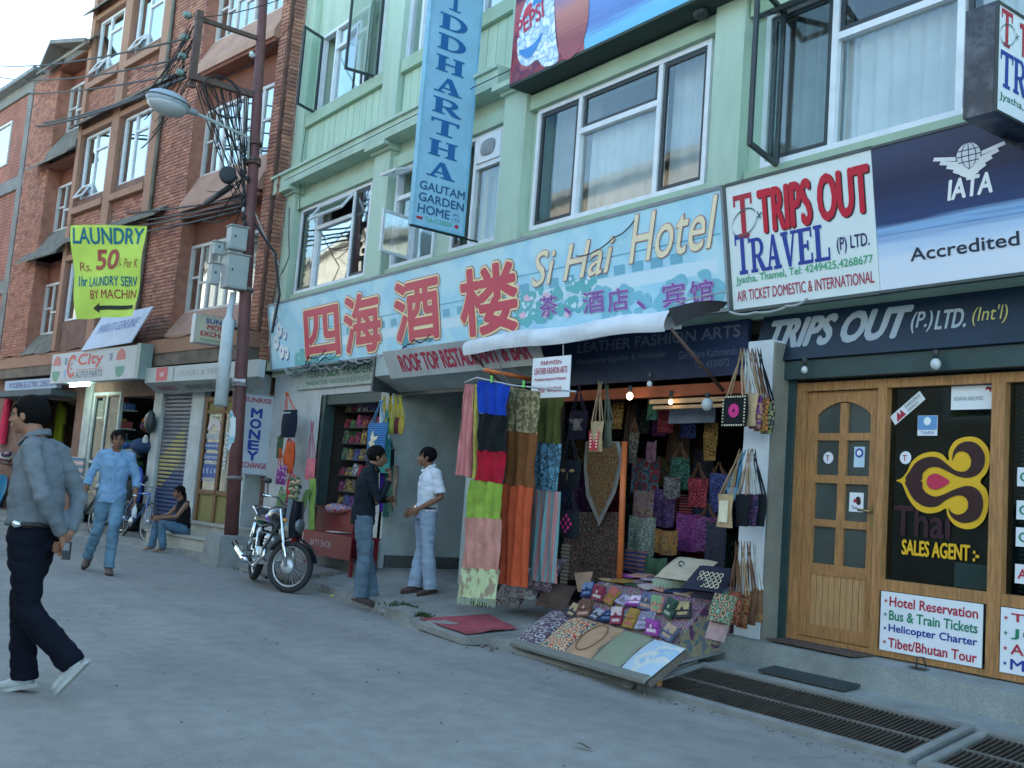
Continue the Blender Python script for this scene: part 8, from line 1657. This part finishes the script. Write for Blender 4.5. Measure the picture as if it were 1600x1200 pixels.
    for i in range(k):
        for j in range(n):
            q = [i * n + j, (i + 1) * n + j, (i + 1) * n + (j + 1) % n, i * n + (j + 1) % n]; c = sum((vs[m_][0] for m_ in q), V()) / 4
            jag = .014 * mnoise.noise(V((c.x * 70, c.y * 70, 3)))
            front = c.y > .035 and c.z < .056 + jag; side = c.z < -.012 + jag + (.0 if c.y > .0 else 0) and c.y > -.012; low = c.z < (-.055 if not female else -.03) + jag
            if not (front or side or low): fs.append(q)
    hb.smooth = True; hb.add([hd + hm @ v[0] for v in vs], fs)
    hm_ = hb.mesh('hair', [M_hair]); bmm = bmesh.new(); bmm.from_mesh(hm_); bmesh.ops.delete(bmm, geom=[v for v in bmm.verts if not v.link_faces], context='VERTS'); bmm.to_mesh(hm_); bmm.free()
    ho = bpy.data.objects.new('hair', hm_); COL.objects.link(ho); ho.parent = t; md = ho.modifiers.new('thick', 'SOLIDIFY'); md.thickness = .016; md.offset = -1
    tuft = MB(); rg = random.Random(len(label))
    for i in range(160):
        a = rg.uniform(0, 6.28); th = rg.uniform(.1, 1.35); d = V((math.sin(th) * math.cos(a), math.sin(th) * math.sin(a), math.cos(th))); p = V((0, -.022, .032)) + V((d.x * .084, d.y * .098, d.z * .092)); q = p + d * .002 + V((d.x * .006 + rg.uniform(-.008, .008), d.y * .008 + .006, -.03 * math.sin(th)))
        tuft.tube([hd + hm @ (p - d * .004), hd + hm @ q], [.008, .004], 4)
    obj('hair_tufts', tuft, M_hair, ho, kind='stuff')
    if hair == 'long': lb = MB(); limb(lb, [h_(0, -.07, .04), h_(0, -.1, -.03), h_(.0, -.11, -.12), h_(0, -.1, -.2)], [(.06, .03), (.07, .035), (.05, .03), (.02, .012)], W, 10); fuse('hair_bun', lb, M_hair, .008, 2, t, .004)
    # shirt
    if shirt:
        m_, = shirt[:1]; c = MB(); hz = hem; low = hp.lerp(ch, 0) + V((0, 0, hz - hp.z)) if not J.get('sit') else hp + V((0, 0, .0))
        tp = [low, hp.lerp(ch, .12), hp.lerp(ch, .35), hp.lerp(ch, .7), ch, ch.lerp(nk, .5), nk - V((0, 0, .012))]; e = .02
        tr = [(.165 * g + (.01 if untucked else -.01), .125 * g * g + (.01 if untucked else -.005)), (.16 * g + .006, .125 * g * g + .004), (.155 * g, .12 * g * g), (.168 * g, .128 * g), (.178, .127), (.16, .105), (.068, .064)]
        limb(c, tp, tr, W, 24)
        for s in 'LR':
            a, b, w_ = sh[s], el[s], wr[s]; inn = a + V((-.05 if s == 'R' else .05, 0, .0))
            if sleeve == 'long': limb(c, [inn, a, a.lerp(b, .5), b, b.lerp(w_, .5), b.lerp(w_, .93)], [.058, .058, .058, .052, .047, .038], W)
            elif sleeve == 'roll': limb(c, [inn, a, a.lerp(b, .5), b, b.lerp(w_, .42), b.lerp(w_, .5)], [.058, .058, .058, .054, .052, .057], W)
            elif sleeve == 'short': limb(c, [inn, a, a.lerp(b, .5), a.lerp(b, .86)], [.06, .061, .068, .077], W)
            limb(c, [nk + V((0, -.005, -.03)), a + V((0, 0, .0))], [.055, .056 if sleeve != 'none' else .03], W)
            if sleeve == 'none': limb(c, [inn, a.lerp(inn, .4)], [.05, .045], W)
        fuse('shirt' if len(shirt) < 2 else shirt[1], c, m_, .0115, 3, t, .012 if sleeve != 'none' else .004, (10, 10, 15))
        if collar:
            cb = MB()
            for s in (-1, 1):
                P = [nk + V((s * .002, .075, -.055)), nk + V((s * .05, .085, -.05)), nk + V((s * .074, .03, .0)), nk + V((s * .06, -.055, .02)), nk + V((0, -.075, .028))]
                Q = [p + V((0, 0, .035)) * (.9 if i else .5) + V((-s * .012 * (i < 3), -.012 if i < 3 else .006, 0)) for i, p in enumerate(P)]
                for i in range(4): cb.quad(P[i], P[i + 1], Q[i + 1], Q[i])
            o = obj('collar', cb, m_ if len(shirt) < 3 else shirt[2], t); md = o.modifiers.new('thick', 'SOLIDIFY'); md.thickness = .006
            pk = MB(); pk.box(Frame(ch + V((0, .125 * (g if g > 1 else 1) + .006, -.28)), (-1, 0, 0), (0, -.0, 1)), -.014, .014, 0, .36, -.01, .002) if not open_jacket else None
            if pk.v: obj('placket', pk, m_, t)
    if trouser:
        c = MB(); limb(c, [hp + V((0, 0, .04)), hp, hp - V((0, 0, .09))], [(.152 * g, .115 * g), (.165 * g, .125 * g), (.15 * g, .12 * g)], W, 20)
        for s in 'LR':
            h, k_, a = hi[s], kn[s], an[s]; dd = (a - k_).normalized(); end = a + dd * .035
            limb(c, [h + V((0, 0, .02)), h.lerp(k_, .35), h.lerp(k_, .75), k_, k_.lerp(a, .4), k_.lerp(a, .8), end], [(.098 * g, .105 * g), (.094, .1), (.078, .082), (.07, .075), (.066 * flare, .073 * flare), (.064 * flare, .074 * flare), (.062 * flare, .076 * flare)], W, 18)
        fuse('trousers', c, trouser, .0115, 3, t, .011, (9, 9, 20))
        if belt: 
            bl = hp + V((0, 0, .045)); obj('belt', MB().tube([bl + V((.157 * g * math.cos(a * .3142), .119 * g * math.sin(a * .3142), 0)) for a in range(20)], .015, 6, close=True), M_seatv, t); obj('buckle', MB().box(Frame(bl + V((0, .13 * g, 0)), (-1, 0, 0), (0, 0, 1)), -.022, .022, -.018, .018, 0, .008), M_chrome, t)
    for s in 'LR':
        a = an[s]; tp_ = J.get('toe' + s); fd = V(tp_) - a if tp_ else V((.02 if s == 'R' else -.02, .17, -.045)); d = V((fd.x, fd.y, fd.z)).normalized(); dn_ = V((0, 0, -1)); dn_ = (dn_ - d * dn_.dot(d)).normalized()
        c = MB(); heel = a + dn_ * .045 - d * .045
        if shoes != 'bare':
            limb(c, [a - dn_ * .01, a + dn_ * .04 - d * .01], [(.042, .045), (.045, .055)], W, 12); limb(c, [heel, heel + d * .06, heel + d * .14, heel + d * .195, heel + d * .23], [(.034, .032), (.04, .042), (.046, .032), (.042, .024), (.024, .016)], W, 14)
            fuse('shoe', c, pm('shoe_%02d' % int(shoes[0] * 100), shoes, .55, .15, 12), .009, 2, t)
            f = Frame(heel + dn_ * .026, d, -W if abs(d.x) < .8 else V((0, 1, 0))); so = MB(); so.prism(f, catmull([(-.035, 0), (-.02, .034), (.08, .036), (.15, .044), (.21, .03), (.236, 0), (.21, -.03), (.15, -.044), (.08, -.036), (-.02, -.034)], 2), -.01 if f.n.dot(dn_) > 0 else -.012, .012 if f.n.dot(dn_) > 0 else .01)
            obj('sole', so, pm('sole_pale', (.4, .42, .42), .7) if sole else pm('sole_dark', (.05, .04, .035), .8), t)
        else:
            limb(c, [a, a + dn_ * .03], [(.034, .036), (.036, .045)], W, 12); limb(c, [heel, heel + d * .06, heel + d * .15, heel + d * .22], [(.028, .026), (.032, .034), (.04, .022), (.036, .012)], W, 12); fuse('foot', c, sk, .008, 1, t)
    M4 = Matrix.Translation(base) @ Matrix((X_, F_, V((0, 0, 1)))).transposed().to_4x4() @ Matrix.Scale(scale, 4); t.matrix_basis = M4
    return t
M_hair = pm('hair_black', (.006, .0055, .006), .75, .3, 40, bump=.6, bscale=160, spec=.1)
cl = lambda k, c, **q: pm('wear_' + k, c, .9, .1, 5, bump=.35, bscale=45, spec=.12, **q)
IR = V((.584, .812, 0)); IFw = V((-.812, .584, 0))       # picture right and away, on the ground
up_ = lambda v: v
# 1. near man, walking to the left
J1 = dict(pelvis=(0, -.07, .91), chest=(0, -.045, 1.27), neck=(0, -.01, 1.45), head=(0, .055, 1.575), shL=(-.17, -.07, 1.385), shR=(.17, -.07, 1.385), elL=(-.24, -.2, 1.12), elR=(.235, -.2, 1.12), wrL=(-.07, -.27, .9), wrR=(.06, -.25, .9), knL=(-.09, -.13, .47), knR=(.09, -.0, .49), anL=(-.09, -.41, .21), anR=(.09, -.07, .085), toeL=(-.09, -.29, .065), toeR=(.1, .1, .04))
p1 = person('man in grey shirt and dark trousers walking left in the foreground, hands behind his back', WZ(4, 1079, 0), -IR + IFw * .04, J1, look=R(0), tilt=R(-2), skin=(.3, .15, .095), shirt=(cl('greyblue', (.15, .175, .2)),), trouser=cl('ink_trouser', (.006, .008, .016)), girth=1.12, scale=.952, shoes=(.36, .39, .4), sole=1, hem=.975, hands={'L': ((.5, -.15, -1), (0, 1, 0), 1, .7), 'R': ((-.7, .0, -.6), (0, 1, 0), 1, .7)}, flare=1.05)
_w = p1.matrix_basis @ V((-.19, -.06, .955)); obj('belt_clip', MB().ball(_w, .02, .03, .022, 10, 6), M_chrome, label='shiny clip on the belt of the man in the grey shirt', cat='belt clip')
_w = p1.matrix_basis @ V((-.06, -.3, .82)); ph = thing('phone', 'small dark phone held behind the back of the man in the grey shirt', 'phone', _w)
obj('body', MB().box(Frame(_w, IR, (0, 0, 1)), -.02, .02, -.05, .045, -.01, .01), M_bframe, ph); obj('face', MB().box(Frame(_w, IR, (0, 0, 1)), -.016, .016, -.0, .04, .0105, .012), pm('phone_grey', (.2, .22, .25), .3), ph)
# 2. man in light blue shirt, walking towards the camera
J2 = dict(pelvis=(0, 0, .93), chest=(0, .01, 1.28), neck=(0, .02, 1.455), head=(0, .05, 1.58), elL=(-.26, -.02, 1.13), elR=(.27, -.04, 1.13), wrL=(-.27, .12, .9), wrR=(.31, .05, .89), knL=(-.07, .16, .5), knR=(.11, -.04, .5), anL=(-.07, .2, .1), anR=(.2, -.3, .17), toeL=(-.1, .37, .055), toeR=(.24, -.15, .06))
p2 = person('man in light blue shirt and faded jeans walking towards the camera', WZ(140, 893, 0) + V((0, .15, 0)), V((.95, -.3, 0)), J2, look=R(8), skin=(.2, .1, .06), shirt=(cl('skyblue', (.2, .35, .54)),), trouser=pm('wear_jeans_faded', (.12, .22, .31), .9, .35, 5, bump=.3, spec=.12), sleeve='roll', untucked=True, hem=.82, scale=1.0, belt=False, shoes=(.1, .07, .055))
_w = p2.matrix_basis @ V((-.28, .17, .76)); obj('bottle', MB().lathe(_w - V((0, 0, .09)), (0, 0, 1), [(0, .03), (.11, .032), (.14, .015), (.17, .014)], 10), pm('bottle_white', (.6, .65, .7), .3), label='small white bottle held by the man in the light blue shirt', cat='bottle')
_w = p2.matrix_basis @ V((-.268, .1, .93)); obj('wrist_watch', MB().lathe(_w - V((0, 0, .012)), (.05, .2, 1), [(0, .032), (.022, .032)], 12), M_chrome, label='metal watch on the wrist of the man in the light blue shirt', cat='watch')
# 3. man in black jacket, back three quarters
b3 = WZ(558, 940, .06); J3 = dict(pelvis=(0, -.02, .92), chest=(0, -.01, 1.27), neck=(0, .03, 1.45), head=(0, .08, 1.565), elL=(-.22, .12, 1.1), elR=(.23, .1, 1.08), wrL=(-.0, .25, 1.12), wrR=(.1, .22, 1.33), knL=(-.1, .07, .48), knR=(.1, .02, .48), anL=(-.13, .16, .085), anR=(.11, .02, .085))
person('young man in black jacket and grey jeans standing at the kerb, hand at his chin', b3, IR + IFw * .25, J3, look=R(0), skin=(.2, .1, .065), shirt=(cl('black_jacket', (.012, .018, .026)), 'jacket'), trouser=pm('wear_jeans_grey', (.1, .15, .2), .9, .3, 5, bump=.3, spec=.12), untucked=True, hem=.82, belt=False, open_jacket=True, scale=.965, shoes=(.06, .04, .035), hands={'R': ((-.3, -.0, .9), (0, -1, 0), 1, .9)}, flare=1.12)
# 4. man in white shirt facing left
b4 = WZ(661, 926, .17); J4 = dict(pelvis=(0, .05, .94), chest=(0, .03, 1.28), neck=(0, .05, 1.46), head=(0, .1, 1.58), elL=(-.24, -.03, 1.12), elR=(.22, -.03, 1.12), wrL=(-.14, .2, .97), wrR=(.2, .15, .95), knL=(-.1, .02, .5), knR=(.1, .02, .5), anL=(-.12, -.04, .085), anR=(.13, .06, .085))
person('young man in white short sleeved shirt and pale trousers standing on the walkway', b4, -IR - IFw * .45, J4, look=R(-20), skin=(.23, .11, .065), shirt=(cl('white_shirt', (.62, .68, .76)),), trouser=cl('pale_blue_trouser', (.3, .38, .5)), sleeve='short', scale=.915, shoes=(.07, .035, .03), hem=.9, flare=1.2)
# 5. woman sitting on the step
b5 = WZ(250, 862, 0) + V((0, .0, .02)); J5 = dict(sit=1, pelvis=(0, -.38, .4), chest=(0, -.34, .74), neck=(0, -.28, .93), head=(0, -.22, 1.05), elL=(-.2, -.16, .62), elR=(.2, -.14, .62), wrL=(-.1, .08, .58), wrR=(.12, .1, .58), knL=(-.1, .06, .5), knR=(.1, .08, .5), anL=(-.1, .0, .08), anR=(.12, .12, .08))
person('woman in black sleeveless top and blue jeans sitting on the stone steps', b5, -IR * .8 - IFw * .6, J5, look=R(-8), tilt=R(-6), skin=(.22, .11, .07), shirt=(cl('black_top', (.012, .013, .016)), 'top'), trouser=pm('wear_jeans_blue', (.08, .16, .24), .9, .3, 5, bump=.3), sleeve='none', collar=False, belt=False, female=True, hair='long', shoes='bare', scale=.87)
_w = WY(262, 806, 5.75); obj('paper_slip', MB().box(Frame(_w, IR, (0, .3, 1)), -.05, .05, -.03, .04, 0, .003), M_signw, label='white slip of paper in the hands of the sitting woman', cat='paper')
